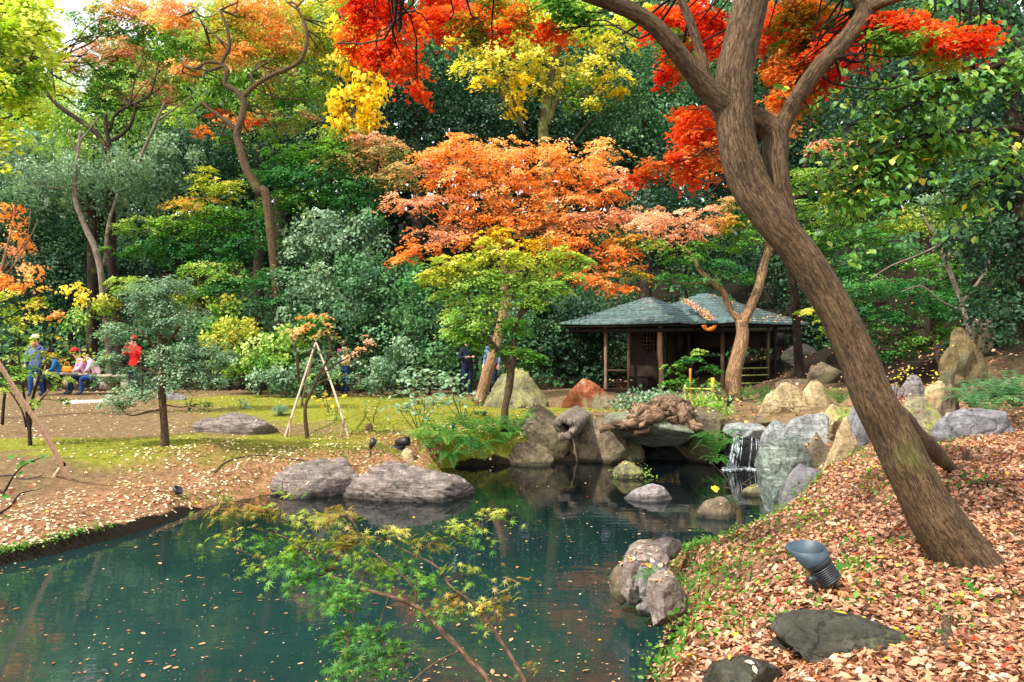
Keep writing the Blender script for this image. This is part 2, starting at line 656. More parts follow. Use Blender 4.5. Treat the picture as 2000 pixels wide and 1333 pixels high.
# behind the pond and round the pavilion
for px, py, d in [(1130, 815, 15.6), (1300, 805, 15.8), (1290, 768, 21.2), (1180, 764, 22), (1420, 766, 21), (1430, 783, 17.5), (1520, 768, 21), (1455, 838, 13.6), (1540, 812, 14),
                  (1600, 800, 14)]:
    cp(px, py, d)
# the bank on the other side
for px, py, d in [(1870, 1105, 3.9), (1590, 1165, 3.6), (2000, 1333, 2.45), (1750, 1333, 2.6), (1400, 1333, 3.05), (1480, 1230, 3.6), (2100, 1050, 4.4), (1560, 1010, 6.4), (1700, 1000, 5.6),
                  (1650, 900, 8.4), (1855, 915, 5.7), (2000, 880, 6.8), (1990, 850, 8.0), (1740, 850, 9.0), (1820, 850, 9.2), (1560, 1060, 5.4), (1420, 1090, 5.9), (1340, 1150, 5.4), (1330, 1240, 4.6), (1290, 1320, 4.4),
                  (1800, 775, 11.8), (1880, 755, 12.5), (2000, 740, 12.5), (1700, 760, 14), (1600, 740, 18), (2000, 690, 15)]:
    cp(px, py, d)
for q in [(1.5, 0, 1.0), (0.4, 0.5, .55), (0.3, 2.2, .45), (4, 0, 1.3), (9, 4, 2.0), (-0.5, -2, .5), (6, -6, 1.2), (12, 10, 2.4), (11, 16, 2.9), (8, 20, 2.0), (15, 22, 5.0), (20, 8, 4.0),
          (-12, 14, .56), (-12, 20, .56), (-10, 24, .56), (-5, 24.5, .56), (0, 25, .56), (4, 26, .75), (-18, 16, .7), (-16, 8, .4), (9, 24, 1.6), (6, 27, 1.2),
          (-20, 25, 1.2), (-16, 29, 1.6), (-8, 29, 1.6), (0, 30, 1.8), (8, 31, 2.6), (16, 31, 5.5), (24, 24, 7)]:
    cw(*q)
ctrl = np.array(ctrl)


def ground_z(x, y):
    x, y = np.atleast_1d(np.asarray(x, float)), np.atleast_1d(np.asarray(y, float))
    w = np.zeros(x.shape)
    acc = np.zeros(x.shape)
    for c in ctrl:
        r = 0.12 + 0.035 * max(c[1], 0)
        k = 1.0 / ((x - c[0]) ** 2 + (y - c[1]) ** 2 + r * r) ** 2.2
        w += k
        acc += k * c[2]
    H = acc / w
    hill = np.clip(y - 29, 0, 40)
    H = H + 0.30 * hill * (1 - np.exp(-hill / 4)) + np.clip(y - 69, 0, 1e3) * 0.1
    s = pond_sd(x, y)
    # the near bank falls away towards the water
    dd = np.maximum(y, .5)
    ax = 1000 + F * x / dd
    ys = np.interp(ax, [1290, 1345, 1430, 1510, 1545, 1580, 1620, 1700, 1760, 1830, 2000], [1225, 1075, 1045, 1008, 988, 958, 914, 874, 866, 858, 848])
    cap = EYE - (ys - 666.5) * dd / F - .03
    k = np.clip((ax - 1255) / 60, 0, 1) * np.clip((y - 2.8) / .8, 0, 1) * np.clip((11 - y) / 1.5, 0, 1)
    H = H - k * np.maximum(H - cap, 0)
    k2 = np.clip((ax - 1440) / 40, 0, 1) * np.clip((1720 - ax) / 40, 0, 1) * np.clip((y - 9.2) / .6, 0, 1) * np.clip((14 - y) / 1.0, 0, 1)
    H = H - k2 * np.maximum(H - (EYE - (872 - 666.5) * dd / F), 0)
    left = x < -1.4
    wd = np.where(left, np.interp(ax, [300, 420, 520], [.06, .45, 1.1]), 0.45)
    t = np.clip(s / wd, 0, 1)
    t = t * t * (3 - 2 * t)
    near = np.clip(1 - np.abs(s) / 2.0, 0, 1)
    rough = 0.03 * fbm(np.stack([x * 1.1, y * 1.1, x * 0], -1).reshape(-1, 3), 4, 3).reshape(x.shape)
    land = np.maximum(H + rough, 0.06) * t + 0.004
    bed = -0.05 - 0.55 * np.clip(-s / 0.9, 0, 1)
    return np.where(s > 0, land, bed)


def gz(x, y):
    return float(ground_z(np.array([x]), np.array([y]))[0])


def on_ground(px, py, d0=2.0, d1=60.0):
    """where the photograph's ray through (px, py) meets the ground"""
    d = np.geomspace(d0, d1, 400)
    x = (px - 1000) * d / F
    z = EYE - (py - 666.5) * d / F
    h = np.maximum(ground_z(x, d), 0)
    hit = np.nonzero(z <= h)[0]
    k = hit[0] if len(hit) else len(d) - 1
    a = d[max(k - 1, 0)]
    b = d[k]
    for _ in range(12):
        m = 0.5 * (a + b)
        if EYE - (py - 666.5) * m / F <= max(gz((px - 1000) * m / F, m), 0):
            b = m
        else:
            a = m
    return P(px, py, b)


def terrain():
    u = np.linspace(-1, 1, 360)
    xs = np.sinh(u * 3.1) / np.sinh(3.1) * 75
    ys = np.concatenate([np.linspace(-10, 2, 14)[:-1], np.geomspace(2, 28, 270), np.geomspace(28.6, 95, 50)])
    X, Y = np.meshgrid(xs, ys)
    # finer columns where the view is: pull columns towards the shore band
    Z = ground_z(X.ravel(), Y.ravel()).reshape(X.shape)
    V = np.stack([X, Y, Z], -1).reshape(-1, 3)
    ny, nx = X.shape
    i = np.arange(ny - 1)[:, None] * nx
    j = np.arange(nx - 1)[None, :]
    Q = np.stack([i + j, i + j + 1, i + nx + j + 1, i + nx + j], -1).reshape(-1, 4)
    # what lies where: r moss, g tan leaf litter, b dark soil, canopy shade put into its forest tone
    x, y = V[:, 0], V[:, 1]
    s = pond_sd(x, y)

    def blob(px, py, rx, ry, z=0.54):
        c = G(px, py, z)
        c2 = G(px, py + ry, z)
        wx = rx * c[1] / F
        wy = abs(c[1] - c2[1])
        return np.exp(-(((x - c[0]) / wx) ** 2 + ((y - c[1]) / wy) ** 2))

    moss = np.zeros(len(V))
    for a in [(850, 825, 230, 40), (700, 795, 260, 24), (620, 860, 190, 22), (480, 785, 140, 12), (260, 866, 170, 22), (60, 860, 150, 14), (400, 905, 130, 24), (500, 870, 120, 18), (770, 850, 200, 30), (690, 878, 160, 20), (600, 885, 110, 14), (560, 850, 100, 20), (1090, 808, 120, 7), (960, 822, 90, 10),
              (780, 870, 120, 14), (560, 880, 60, 14), (1200, 806, 70, 5), (640, 800, 150, 14)]:
        moss = np.maximum(moss, blob(*a))
    for a in [(200, 800, 190, 16), (620, 835, 60, 12)]:
        moss *= 1 - 0.85 * blob(*a)
    litter = np.clip(1.2 - s / 2.6, 0, 1) * (x < -1.2) * (y > 5) * 0.75
    right = np.clip((x - 0.2 - 0.0) * 2, 0, 1) * np.clip((9.5 - y) / 1.5, 0, 1)
    litter = np.maximum(litter, right)
    right2 = np.clip((x - 2.0) / 2, 0, 1) * np.clip((y - 9) / 2, 0, 1) * 0.25
    litter = np.maximum(litter, right2)
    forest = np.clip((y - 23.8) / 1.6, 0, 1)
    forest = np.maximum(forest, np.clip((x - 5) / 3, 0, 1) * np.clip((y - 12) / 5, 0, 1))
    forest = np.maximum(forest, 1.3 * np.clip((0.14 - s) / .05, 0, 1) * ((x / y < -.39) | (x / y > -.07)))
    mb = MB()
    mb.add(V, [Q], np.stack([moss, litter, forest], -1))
    return mb


def ground_mat():
    m, nt, N, L = new_mat("ground_soil")
    tc = nd(N, "ShaderNodeTexCoord")
    at = nd(N, "ShaderNodeAttribute", attribute_name="col")
    sp = nd(N, "ShaderNodeSeparateColor")
    L.new(at.outputs["Color"], sp.inputs[0])
    big = nd(N, "ShaderNodeTexNoise", i_Scale=1.6, i_Detail=8.0, i_Roughness=0.7)
    mid = nd(N, "ShaderNodeTexNoise", i_Scale=9.0, i_Detail=8.0, i_Roughness=0.72)
    fin = nd(N, "ShaderNodeTexNoise", i_Scale=70.0, i_Detail=5.0, i_Roughness=0.7)
    vor = nd(N, "ShaderNodeTexVoronoi", i_Scale=26.0)
    for n in (big, mid, fin, vor):
        L.new(tc.outputs["Object"], n.inputs["Vector"])
    soil = ramp_node(N, [(0.28, (92, 74, 52)), (0.5, (140, 115, 84)), (0.72, (176, 150, 112))])
    L.new(mid.outputs["Fac"], soil.inputs[0])
    mossr = ramp_node(N, [(0.25, (84, 104, 32)), (0.42, (124, 134, 40)), (0.56, (158, 156, 54)), (0.68, (178, 166, 82)), (0.8, (150, 126, 78))])
    L.new(mid.outputs["Fac"], mossr.inputs[0])
    lit = ramp_node(N, [(0.0, (92, 62, 42)), (0.3, (150, 106, 74)), (0.6, (186, 142, 106)), (1.0, (120, 84, 56))])
    L.new(vor.outputs["Color"], lit.inputs[0])
    dark = ramp_node(N, [(0.3, (24, 22, 15)), (0.6, (46, 38, 27)), (0.8, (74, 56, 40))])  # soil colour deepened to carry the shade of the canopy
    L.new(fin.outputs["Fac"], dark.inputs[0])

    def edge(src, lo, hi):
        a = nd(N, "ShaderNodeMath", operation='MULTIPLY_ADD')
        L.new(big.outputs["Fac"], a.inputs[0])
        a.inputs[1].default_value = 0.9
        L.new(src, a.inputs[2])
        b = nd(N, "ShaderNodeMath", operation='MULTIPLY_ADD')
        L.new(fin.outputs["Fac"], b.inputs[0])
        b.inputs[1].default_value = 0.5
        L.new(a.outputs[0], b.inputs[2])
        r = nd(N, "ShaderNodeMapRange")
        r.inputs[1].default_value = lo
        r.inputs[2].default_value = hi
        L.new(b.outputs[0], r.inputs[0])
        return r.outputs[0]

    def mix(f, a, b):
        x = nd(N, "ShaderNodeMix", data_type='RGBA')
        L.new(f, x.inputs[0])
        L.new(a, x.inputs[6])
        L.new(b, x.inputs[7])
        return x.outputs[2]

    c = mix(edge(sp.outputs[0], 0.86, 1.12), soil.outputs[0], mossr.outputs[0])
    c = mix(edge(sp.outputs[1], 1.0, 1.3), c, lit.outputs[0])
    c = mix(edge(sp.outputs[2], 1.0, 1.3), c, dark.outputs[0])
    va = ramp_node(N, [(0.3, (170, 165, 160)), (0.7, (255, 255, 255))])
    L.new(fin.outputs["Fac"], va.inputs[0])
    mu = nd(N, "ShaderNodeMix", data_type='RGBA', blend_type='MULTIPLY')
    mu.inputs[0].default_value = 0.8
    L.new(c, mu.inputs[6])
    L.new(va.outputs[0], mu.inputs[7])
    bs = nd(N, "ShaderNodeBsdfPrincipled", i_Roughness=0.95)
    bs.inputs["Specular IOR Level"].default_value = 0.1
    L.new(mu.outputs[2], bs.inputs["Base Color"])
    h = nd(N, "ShaderNodeMath", operation='ADD')
    L.new(mid.outputs["Fac"], h.inputs[0])
    L.new(fin.outputs["Fac"], h.inputs[1])
    bp = nd(N, "ShaderNodeBump", i_Strength=0.8, i_Distance=0.04)
    L.new(h.outputs[0], bp.inputs["Height"])
    L.new(bp.outputs[0], bs.inputs["Normal"])
    out = nd(N, "ShaderNodeOutputMaterial")
    L.new(bs.outputs[0], out.inputs[0])
    return m


M['ground'] = ground_mat()
ground = link("ground", terrain().mesh("ground", M['ground'], smooth=True, col=True))
tag(ground, "moss lawn, bare soil and leaf covered banks round the pond", kind="structure")


def water_mat():
    m, nt, N, L = new_mat("pond_water")
    tc = nd(N, "ShaderNodeTexCoord")
    n1 = nd(N, "ShaderNodeTexNoise", i_Scale=1.0, i_Detail=4.0, i_Roughness=0.5)
    mp = nd(N, "ShaderNodeMapping")
    mp.inputs["Scale"].default_value = (2.2, 6.0, 1)
    L.new(tc.outputs["Object"], mp.inputs[0])
    L.new(mp.outputs[0], n1.inputs["Vector"])
    mu = nd(N, "ShaderNodeTexNoise", i_Scale=0.45, i_Detail=5.0, i_Roughness=0.6)
    L.new(tc.outputs["Object"], mu.inputs["Vector"])
    # murky teal green at the near end, turning near black at the far rocky end
    sx = nd(N, "ShaderNodeSeparateXYZ")
    L.new(tc.outputs["Object"], sx.inputs[0])
    mr = nd(N, "ShaderNodeMapRange")
    mr.inputs[1].default_value = 6.5
    mr.inputs[2].default_value = 11.0
    L.new(sx.outputs["Y"], mr.inputs[0])
    near = ramp_node(N, [(0.3, (12, 34, 36)), (0.7, (28, 52, 48))])
    L.new(mu.outputs["Fac"], near.inputs[0])
    mx = nd(N, "ShaderNodeMix", data_type='RGBA')
    L.new(mr.outputs[0], mx.inputs[0])
    L.new(near.outputs[0], mx.inputs[6])
    mx.inputs[7].default_value = (*lin((7, 11, 12)), 1)
    bs = nd(N, "ShaderNodeBsdfPrincipled", i_Roughness=0.015, i_IOR=1.33)
    L.new(mx.outputs[2], bs.inputs["Base Color"])
    bs.inputs["Specular IOR Level"].default_value = 0.5
    bp = nd(N, "ShaderNodeBump", i_Strength=0.04, i_Distance=0.05)
    L.new(n1.outputs["Fac"], bp.inputs["Height"])
    L.new(bp.outputs[0], bs.inputs["Normal"])
    out = nd(N, "ShaderNodeOutputMaterial")
    L.new(bs.outputs[0], out.inputs[0])
    return m


M['water'] = water_mat()
mb = MB()
mb.add([(-15, -5, 0), (5.2, -5, 0), (5.2, 15.6, 0), (-15, 15.6, 0)], [[(0, 1, 2, 3)]])
water = link("water", mb.mesh("water", M['water']))
tag(water, "dark teal pond water strewn with fallen leaves", kind="structure")
# ------------------------------------------------------------------ foliage
DEN = 2.7
LEAF = {
    'diamond': ([(0, -.5, 0), (.27, 0, .06), (0, .5, 0), (-.27, 0, .06)], [[(0, 1, 2), (0, 2, 3)]]),
    'broad': ([(0, -.5, 0), (.36, -.05, .07), (0, .5, -.03), (-.36, -.05, .07)], [[(0, 1, 2), (0, 2, 3)]]),
    'oval': ([(0, -.5, 0), (.26, -.22, .07), (.28, .14, .07), (0, .5, -.05), (-.28, .14, .07), (-.26, -.22, .07)], [[(0, 1, 2, 3), (0, 3, 4, 5)]]),
    'heart': ([(0, -.38, 0), (.3, -.5, .04), (.46, -.2, .06), (.26, .2, .03), (0, .55, -.05), (-.26, .2, .03), (-.46, -.2, .06), (-.3, -.5, .04)], [[(0, 1, 2), (0, 2, 3), (0, 3, 4), (0, 4, 5), (0, 5, 6), (0, 6, 7)]]),
    'litter': ([(0, -.5, .02), (.2, -.25, .12), (.24, .12, .10), (0, .5, .10), (-.24, .12, .12), (-.2, -.25, .07)], [[(0, 1, 2, 3), (0, 3, 4, 5)]]),
}


def maple_leaf(lobes, depth=.42, droop=.10):
    V = [(0, -.1, .03)]
    n = lobes
    span = math.radians(250)
    for k in range(n):
        a = -span / 2 + span * k / (n - 1)
        r = .56 * (1 - .42 * abs(2 * k / (n - 1) - 1) ** 1.6)
        V.append((r * math.sin(a), -.1 + r * math.cos(a), -droop * r / .5))
        if k < n - 1:
            a2 = a + span / (n - 1) / 2
            V.append((r * depth * math.sin(a2), -.1 + r * depth * math.cos(a2), 0.02))
    V.append((0, -.17, .03))
    m = len(V)
    Fc = [(0, k, k + 1) for k in range(1, m - 1)] + [(0, m - 1, 1)]
    return V, [Fc]


LEAF['maple'] = maple_leaf(5)
LEAF['maple7'] = maple_leaf(7, .27)

PAL = {
    'dk': [(26, 54, 38), (42, 78, 50), (66, 104, 64)],
    'ev': [(46, 86, 56), (74, 122, 74), (114, 156, 104)],
    'gg': [(80, 114, 84), (118, 152, 116), (158, 184, 148)],
    'gr': [(50, 104, 36), (86, 144, 48), (134, 178, 66)],
    'gb': [(34, 90, 46), (60, 126, 60), (100, 160, 80)],
    'lg': [(104, 152, 54), (150, 186, 76), (196, 214, 120)],
    'yg': [(112, 144, 40), (182, 188, 56), (232, 220, 104)],
    'ye': [(222, 184, 30), (250, 222, 44), (255, 240, 104)],
    'yl': [(190, 184, 54), (234, 222, 80), (248, 240, 146)],
    'lm': [(160, 194, 50), (214, 228, 78), (244, 244, 150)],  # lime with the glow of backlit leaves put into the colour
    'or': [(224, 122, 46), (244, 152, 66), (250, 182, 110)],
    'om': [(226, 132, 54), (245, 162, 76), (250, 192, 122)],
    'ol': [(222, 146, 70), (246, 176, 94), (250, 204, 148)],
    'pk': [(210, 140, 106), (236, 172, 138), (246, 206, 180)],
    'gp': [(106, 136, 66), (190, 164, 104), (236, 184, 144)],
    'go': [(104, 144, 48), (206, 180, 62), (244, 168, 76)],
    'rd': [(188, 30, 14), (224, 56, 18), (240, 94, 32)],
    'ro': [(214, 62, 20), (238, 98, 28), (244, 136, 56)],
    'ogr': [(88, 120, 32), (176, 130, 38), (226, 100, 30)],
    'fn': [(38, 90, 38), (66, 124, 50), (104, 156, 70)],
    'ym': [(96, 140, 44), (152, 172, 62), (206, 200, 96)],
    'yo': [(100, 124, 46), (150, 140, 62), (182, 132, 74)],
    'br': [(130, 80, 54), (172, 112, 74), (206, 148, 106)],
}
PALL = {k: np.array([lin(c) for c in v]) for k, v in PAL.items()}


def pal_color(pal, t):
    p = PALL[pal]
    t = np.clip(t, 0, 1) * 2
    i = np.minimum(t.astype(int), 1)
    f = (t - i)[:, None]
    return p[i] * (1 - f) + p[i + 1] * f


def scatter_leaves(mb, C, Nn, size, cols, leaf, axis=None, seed=0):
    r = np.random.default_rng(seed)
    n = len(C)
    Tm = np.array(LEAF[leaf][0], float)
    Nn = norm(Nn)
    a = r.normal(size=(n, 3)) if axis is None else axis
    b = norm(a - Nn * np.sum(a * Nn, -1, keepdims=True))
    t = np.cross(b, Nn)
    s = np.broadcast_to(np.asarray(size, float), (n,))[:, None, None]
    V = C[:, None, :] + s * (Tm[None, :, 0, None] * t[:, None, :] + Tm[None, :, 1, None] * b[:, None, :] + Tm[None, :, 2, None] * Nn[:, None, :])
    K = len(Tm)
    off = (np.arange(n) * K)[:, None, None]
    Fs = [(np.array(f)[None] + off).reshape(-1, np.array(f).shape[1]) for f in LEAF[leaf][1]]
    mb.add(V.reshape(-1, 3), Fs, np.repeat(cols, K, 0))


def spray_points(cl, leafw, dens, flat, r):
    """cl: list of clumps (centre, radii, palette, t-shift); yields leaf positions, normals, colours"""
    CC, NN, CO = [], [], []
    for c, rad, pal, ts, dn in cl:
        rad = np.asarray(rad)
        area = math.pi * rad[0] * rad[2]
        n = int(max(12, DEN * dens * dn * area / (leafw * leafw * 0.42)))
        per = 34
        m = max(4, n // per)
        d = norm(r.normal(size=(m, 3)))
        q = r.random(m)[:, None] ** (1 / 2.4)
        sc = c + d * q * rad
        rs = (0.34 if m > 10 else 0.5) * (rad.mean()) * r.uniform(.55, 1.35, m)
        rs = np.maximum(np.minimum(rs, leafw * 9), leafw * 1.6)
        sn = norm(np.array([0, 0, 1.0]) * (1.0 if flat < .5 else .35) + d * (0.45 if flat < .5 else 0.8) + r.normal(size=(m, 3)) * (.18 if flat < .5 else .4))
        k = r.integers(0, m, n)
        g = r.normal(size=(n, 3)) * 0.55
        N0 = sn[k]
        off = g - N0 * np.sum(g * N0, -1, keepdims=True) * (1 - flat)
        # sprays arch downwards at their rim
        rim = np.linalg.norm(off, axis=-1)
        pos = sc[k] + off * rs[k][:, None]
        pos[:, 2] -= (rim ** 2) * rs[k] * 0.22
        st = r.normal(size=m) * .30
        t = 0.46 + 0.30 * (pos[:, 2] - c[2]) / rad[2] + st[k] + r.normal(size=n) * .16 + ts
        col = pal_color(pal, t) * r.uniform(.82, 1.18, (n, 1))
        CC.append(pos)
        NN.append(norm(N0 + r.normal(size=(n, 3)) * (.36 if flat < .5 else .42)))
        CO.append(col)
    return np.concatenate(CC), np.concatenate(NN), np.concatenate(CO)


def clump_list(rows, d0):
    out = []
    for row in rows:
        px, py, rx, ry, pal = row[:5]
        dd = row[5] if len(row) > 5 else 0.0
        dn = row[6] if len(row) > 6 else 1.0
        ts = row[7] if len(row) > 7 else 0.0
        d = d0 + dd
        out.append((P(px, py, d), np.array([rx * d / F, min(rx, 1.4 * ry + 30) * d / F * 0.8, ry * d / F]), pal, ts, dn))
    return out


def limbs(mb, nodes, cl, r0, r, twigs=5, curve=.18):
    """a limb from the nearest trunk node to each clump, and thin twigs through the clump"""
    nodes = np.asarray(nodes, float)
    for c, rad, *_ in cl:
        dist = np.linalg.norm(nodes - c, axis=1) + np.maximum(nodes[:, 2] - c[2], 0) * 1.2
        a = nodes[np.argmin(dist)]
        v = c - a
        L = np.linalg.norm(v)
        pts = [a]
        for k in (.3, .62):
            p = a + v * k + r.normal(size=3) * L * curve * .4
            p[2] -= L * curve * .35 * math.sin(k * 3.14)
            pts.append(p)
        pts.append(c)
        rr = max(min(r0, .022 * L + .012), .006)
        tube(mb, pts, [rr, rr * .75, rr * .55, rr * .3], sides=5, m=9)
        for _ in range(twigs):
            e = c + norm(r.normal(size=3)) * rad * r.uniform(.7, 1.0)
            b = pts[2] + (c - pts[2]) * r.uniform(.2, 1)
            mpt = (b + e) / 2 + r.normal(size=3) * .08 * np.linalg.norm(e - b)
            tube(mb, [b, mpt, e], [rr * .32, rr * .2, rr * .08], sides=3, m=5)


def px_path(rows, d0=None):
    """rows of (px, py, d or dd, radius px) -> points and radii"""
    pts, rad = [], []
    for px, py, d, w in rows:
        dd = d if d0 is None else d0 + d
        pts.append(P(px, py, dd))
        rad.append(w * dd / F)
    return np.array(pts), np.array(rad)


SEED = [100]


def tree(name, label, cat, d, clumps, trunks=(), group=None, leaf='diamond', lpx=5.2, dens=1.35, flat=.28, mat='leaf', bark='bark', base=None, twigs=5, auto=True, tsides=9, limb_r=.05):
    """one tree or shrub: trunk and branches traced in depth d, a crown of leaves round the clumps"""
    SEED[0] += 1
    r = np.random.default_rng(SEED[0])
    cl = clump_list(clumps, d)
    paths = [px_path(t, d) for t in trunks]
    if not paths:
        c = np.mean([q[0] for q in cl], 0)
        g = gz(c[0], c[1])
        top = max(c[2], g + .3)
        paths = [(np.array([[c[0], c[1], g - .1], [c[0] + .05, c[1], g + (top - g) * .5], [c[0], c[1], top]]), np.array([.05, .04, .025]) * max(1, (top - g) * .6))]
    b = paths[0][0][0].copy()
    g = gz(b[0], b[1])
    p0, r0 = paths[0]
    if b[2] > g + .05:          # carry the trunk down to the ground
        low = np.array([b[0] + .1 * (b[2] - g), b[1], g - .1])
        paths[0] = (np.vstack([low, p0]), np.concatenate([[r0[0] * 1.25], r0]))
        b = low
    T = Thing(name, label, cat, (b[0], b[1], g), group)
    nodes = []
    for k, (pts, rad) in enumerate(paths):
        mb = MB()
        C, R = tube(mb, pts, rad, sides=tsides if k == 0 else max(6, tsides - 2), m=(len(pts) - 1) * 6 + 1, bump=.12, bscale=3.0, seed=k)
        T.part('trunk' if k == 0 else 'branch', mb, M[bark], smooth=True, tc=True)
        nodes.append(C[len(C) // 3:] if k == 0 else C)
    nodes = np.concatenate(nodes)
    if auto:
        mb = MB()
        limbs(mb, nodes, cl, limb_r, r, twigs)
        T.part('twigs', mb, M[bark], kind='stuff', smooth=True, tc=True)
    w = lpx * 1.10 * d / F
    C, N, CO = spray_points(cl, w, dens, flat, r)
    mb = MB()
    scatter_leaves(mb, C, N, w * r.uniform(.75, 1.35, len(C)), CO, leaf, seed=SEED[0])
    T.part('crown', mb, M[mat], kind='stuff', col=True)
    T.nleaf = len(C)
    return T
# ------------------------------------------------------------------ far woodland and evergreens
def woodland():
    r = np.random.default_rng(55)
    mb = MB()
    n = 60000
    x = r.uniform(-52, 52, n)
    y = r.uniform(44, 62, n)
    g = ground_z(x, y)
    h = 15 + 3.2 * fbm(np.stack([x * .12, y * .12, x * 0], -1), 3, 5) - 8.5 * np.exp(-((x / y * F + 860) / 60.0) ** 2) - 2.5 * np.exp(-((x / y * F + 640) / 130.0) ** 2)
    z = g + h * r.random(n) ** .8
    C = np.stack([x, y, z], -1)
    C += r.normal(size=(n, 3)) * .3
    t = r.normal(size=n) * .3 + .45
    scatter_leaves(mb, C, norm(r.normal(size=(n, 3)) + [0, -.6, .5]), r.uniform(.5, .95, n), pal_color('dk', t), 'broad', seed=3)
    o = link("woodland", mb.mesh("woodland", M['leaf'], col=True))
    tag(o, "dark evergreen wood covering the far slope", "woodland", kind="stuff")


woodland()


def undergrowth():
    r = np.random.default_rng(56)
    mb = MB()
    n = 30000
    y = r.uniform(25.5, 44, n)
    x = r.uniform(-.75, .8, n) * y
    cl = fbm(np.stack([x * .5, y * .5, x * 0], -1), 3, 15)
    keep = (cl > -.35) & ~((y < 27) & (x > 2) & (x < 10))
    x, y, cl = x[keep], y[keep], cl[keep]
    z = ground_z(x, y) + (.25 + .9 * np.clip(cl + .3, 0, 1)) * r.random(len(x))
    t = r.normal(size=len(x)) * .3 + .4
    scatter_leaves(mb, np.stack([x, y, z], -1), norm(r.normal(size=(len(x), 3)) * .7 + [0, -.4, .7]), r.uniform(.12, .26, len(x)), pal_color('ev', t), 'broad', seed=4)
    o = link("undergrowth", mb.mesh("undergrowth", M['leaf'], col=True))
    tag(o, "low dark undergrowth on the slope under the trees", "undergrowth", kind="stuff")


undergrowth()

ev = "tall evergreens on the slope behind the garden"
for label, d, cl in [
    ("dark evergreen behind the bright yellow foliage, with a gap below its bough", 37, [(800, 190, 110, 90, 'dk'), (700, 90, 100, 110, 'dk'), (860, 90, 90, 90, 'ev'), (780, 300, 120, 40, 'dk'), (930, 230, 80, 80, 'dk')]),
    ("dark glossy evergreen between the yellow tree and the orange maple branches", 31, [(1250, 230, 90, 80, 'ev'), (1200, 310, 60, 50, 'dk'), (1290, 140, 60, 70, 'ev'), (1300, 300, 70, 70, 'dk')]),
    ("shadowy evergreen behind the leaning trunk, above the hut", 27, [(1300, 400, 90, 70, 'dk'), (1400, 480, 110, 80, 'dk'), (1230, 470, 80, 60, 'dk'), (1180, 640, 90, 70, 'dk'), (1560, 520, 90, 110, 'dk'), (1100, 620, 70, 80, 'dk'), (1600, 640, 80, 60, 'dk')]),
    ("blackish evergreen in the gap below the forked maple", 34, [(390, 290, 110, 60, 'dk'), (600, 250, 90, 80, 'dk'), (520, 320, 80, 50, 'dk')]),
    ("dark evergreen filling the shade behind the bench", 30, [(60, 420, 110, 90, 'dk'), (110, 520, 110, 90, 'dk'), (40, 620, 110, 80, 'dk'), (200, 620, 80, 70, 'dk'), (250, 500, 70, 60, 'dk'), (170, 700, 80, 40, 'dk')]),
    ("tall evergreen closing the view behind the maples, pale olive green", 39, [(130, 250, 130, 110, 'lg'), (250, 350, 110, 80, 'gg'), (60, 320, 90, 60, 'gg'), (300, 180, 90, 90, 'lg')]),
    ("tall evergreen seen between the two orange and green maples", 40, [(520, 130, 130, 130, 'lg'), (640, 60, 110, 110, 'lg'), (420, 60, 110, 70, 'lg'), (600, 200, 90, 70, 'ev')]),
    ("tall evergreen behind the pale yellow tree crown", 40, [(1000, 90, 140, 110, 'ev'), (1150, 130, 130, 120, 'ev'), (900, 30, 110, 70, 'dk'), (1050, 240, 120, 60, 'dk'), (1180, 20, 130, 70, 'ev')]),
    ("tall evergreen behind the fork of the big leaning maple", 33, [(1400, 90, 140, 130, 'ev'), (1560, 60, 120, 100, 'dk'), (1450, 280, 120, 100, 'dk'), (1600, 230, 110, 110, 'dk')]),
    ("deep green evergreen behind the dogwood branches", 21, [(1760, 120, 140, 130, 'dk'), (1700, 300, 110, 90, 'dk'), (1860, 250, 120, 110, 'dk'), (1800, 370, 100, 60, 'dk'), (1900, 80, 110, 110, 'dk')]),
]:
    tree("evergreen_tree", label, "tree", d, cl, group=ev, leaf='broad', lpx=5.6, dens=1.0, flat=.75, mat='gloss', bark='bark_dark', twigs=3)

tree("evergreen_tree", "dark tree at the edge with bare stems showing against its deep shade", "tree", 12.5,
     [(1960, 120, 90, 110, 'dk'), (1950, 330, 90, 90, 'dk'), (1985, 480, 70, 100, 'dk'), (1960, 600, 80, 60, 'dk'), (1900, 30, 70, 60, 'dk'), (1890, 360, 60, 60, 'ev'), (1900, 470, 60, 60, 'dk')],
     [[(2030, 760, 0, 22), (2015, 560, 0, 20), (1990, 380, 0, 17), (1975, 180, 0, 14), (1965, 0, 0, 11)], [(1990, 380, 0, 8), (1920, 300, 0, 6), (1880, 250, .2, 3)]],
     leaf='broad', lpx=8, dens=1.0, flat=.75, mat='gloss', bark='bark_dark', twigs=4)

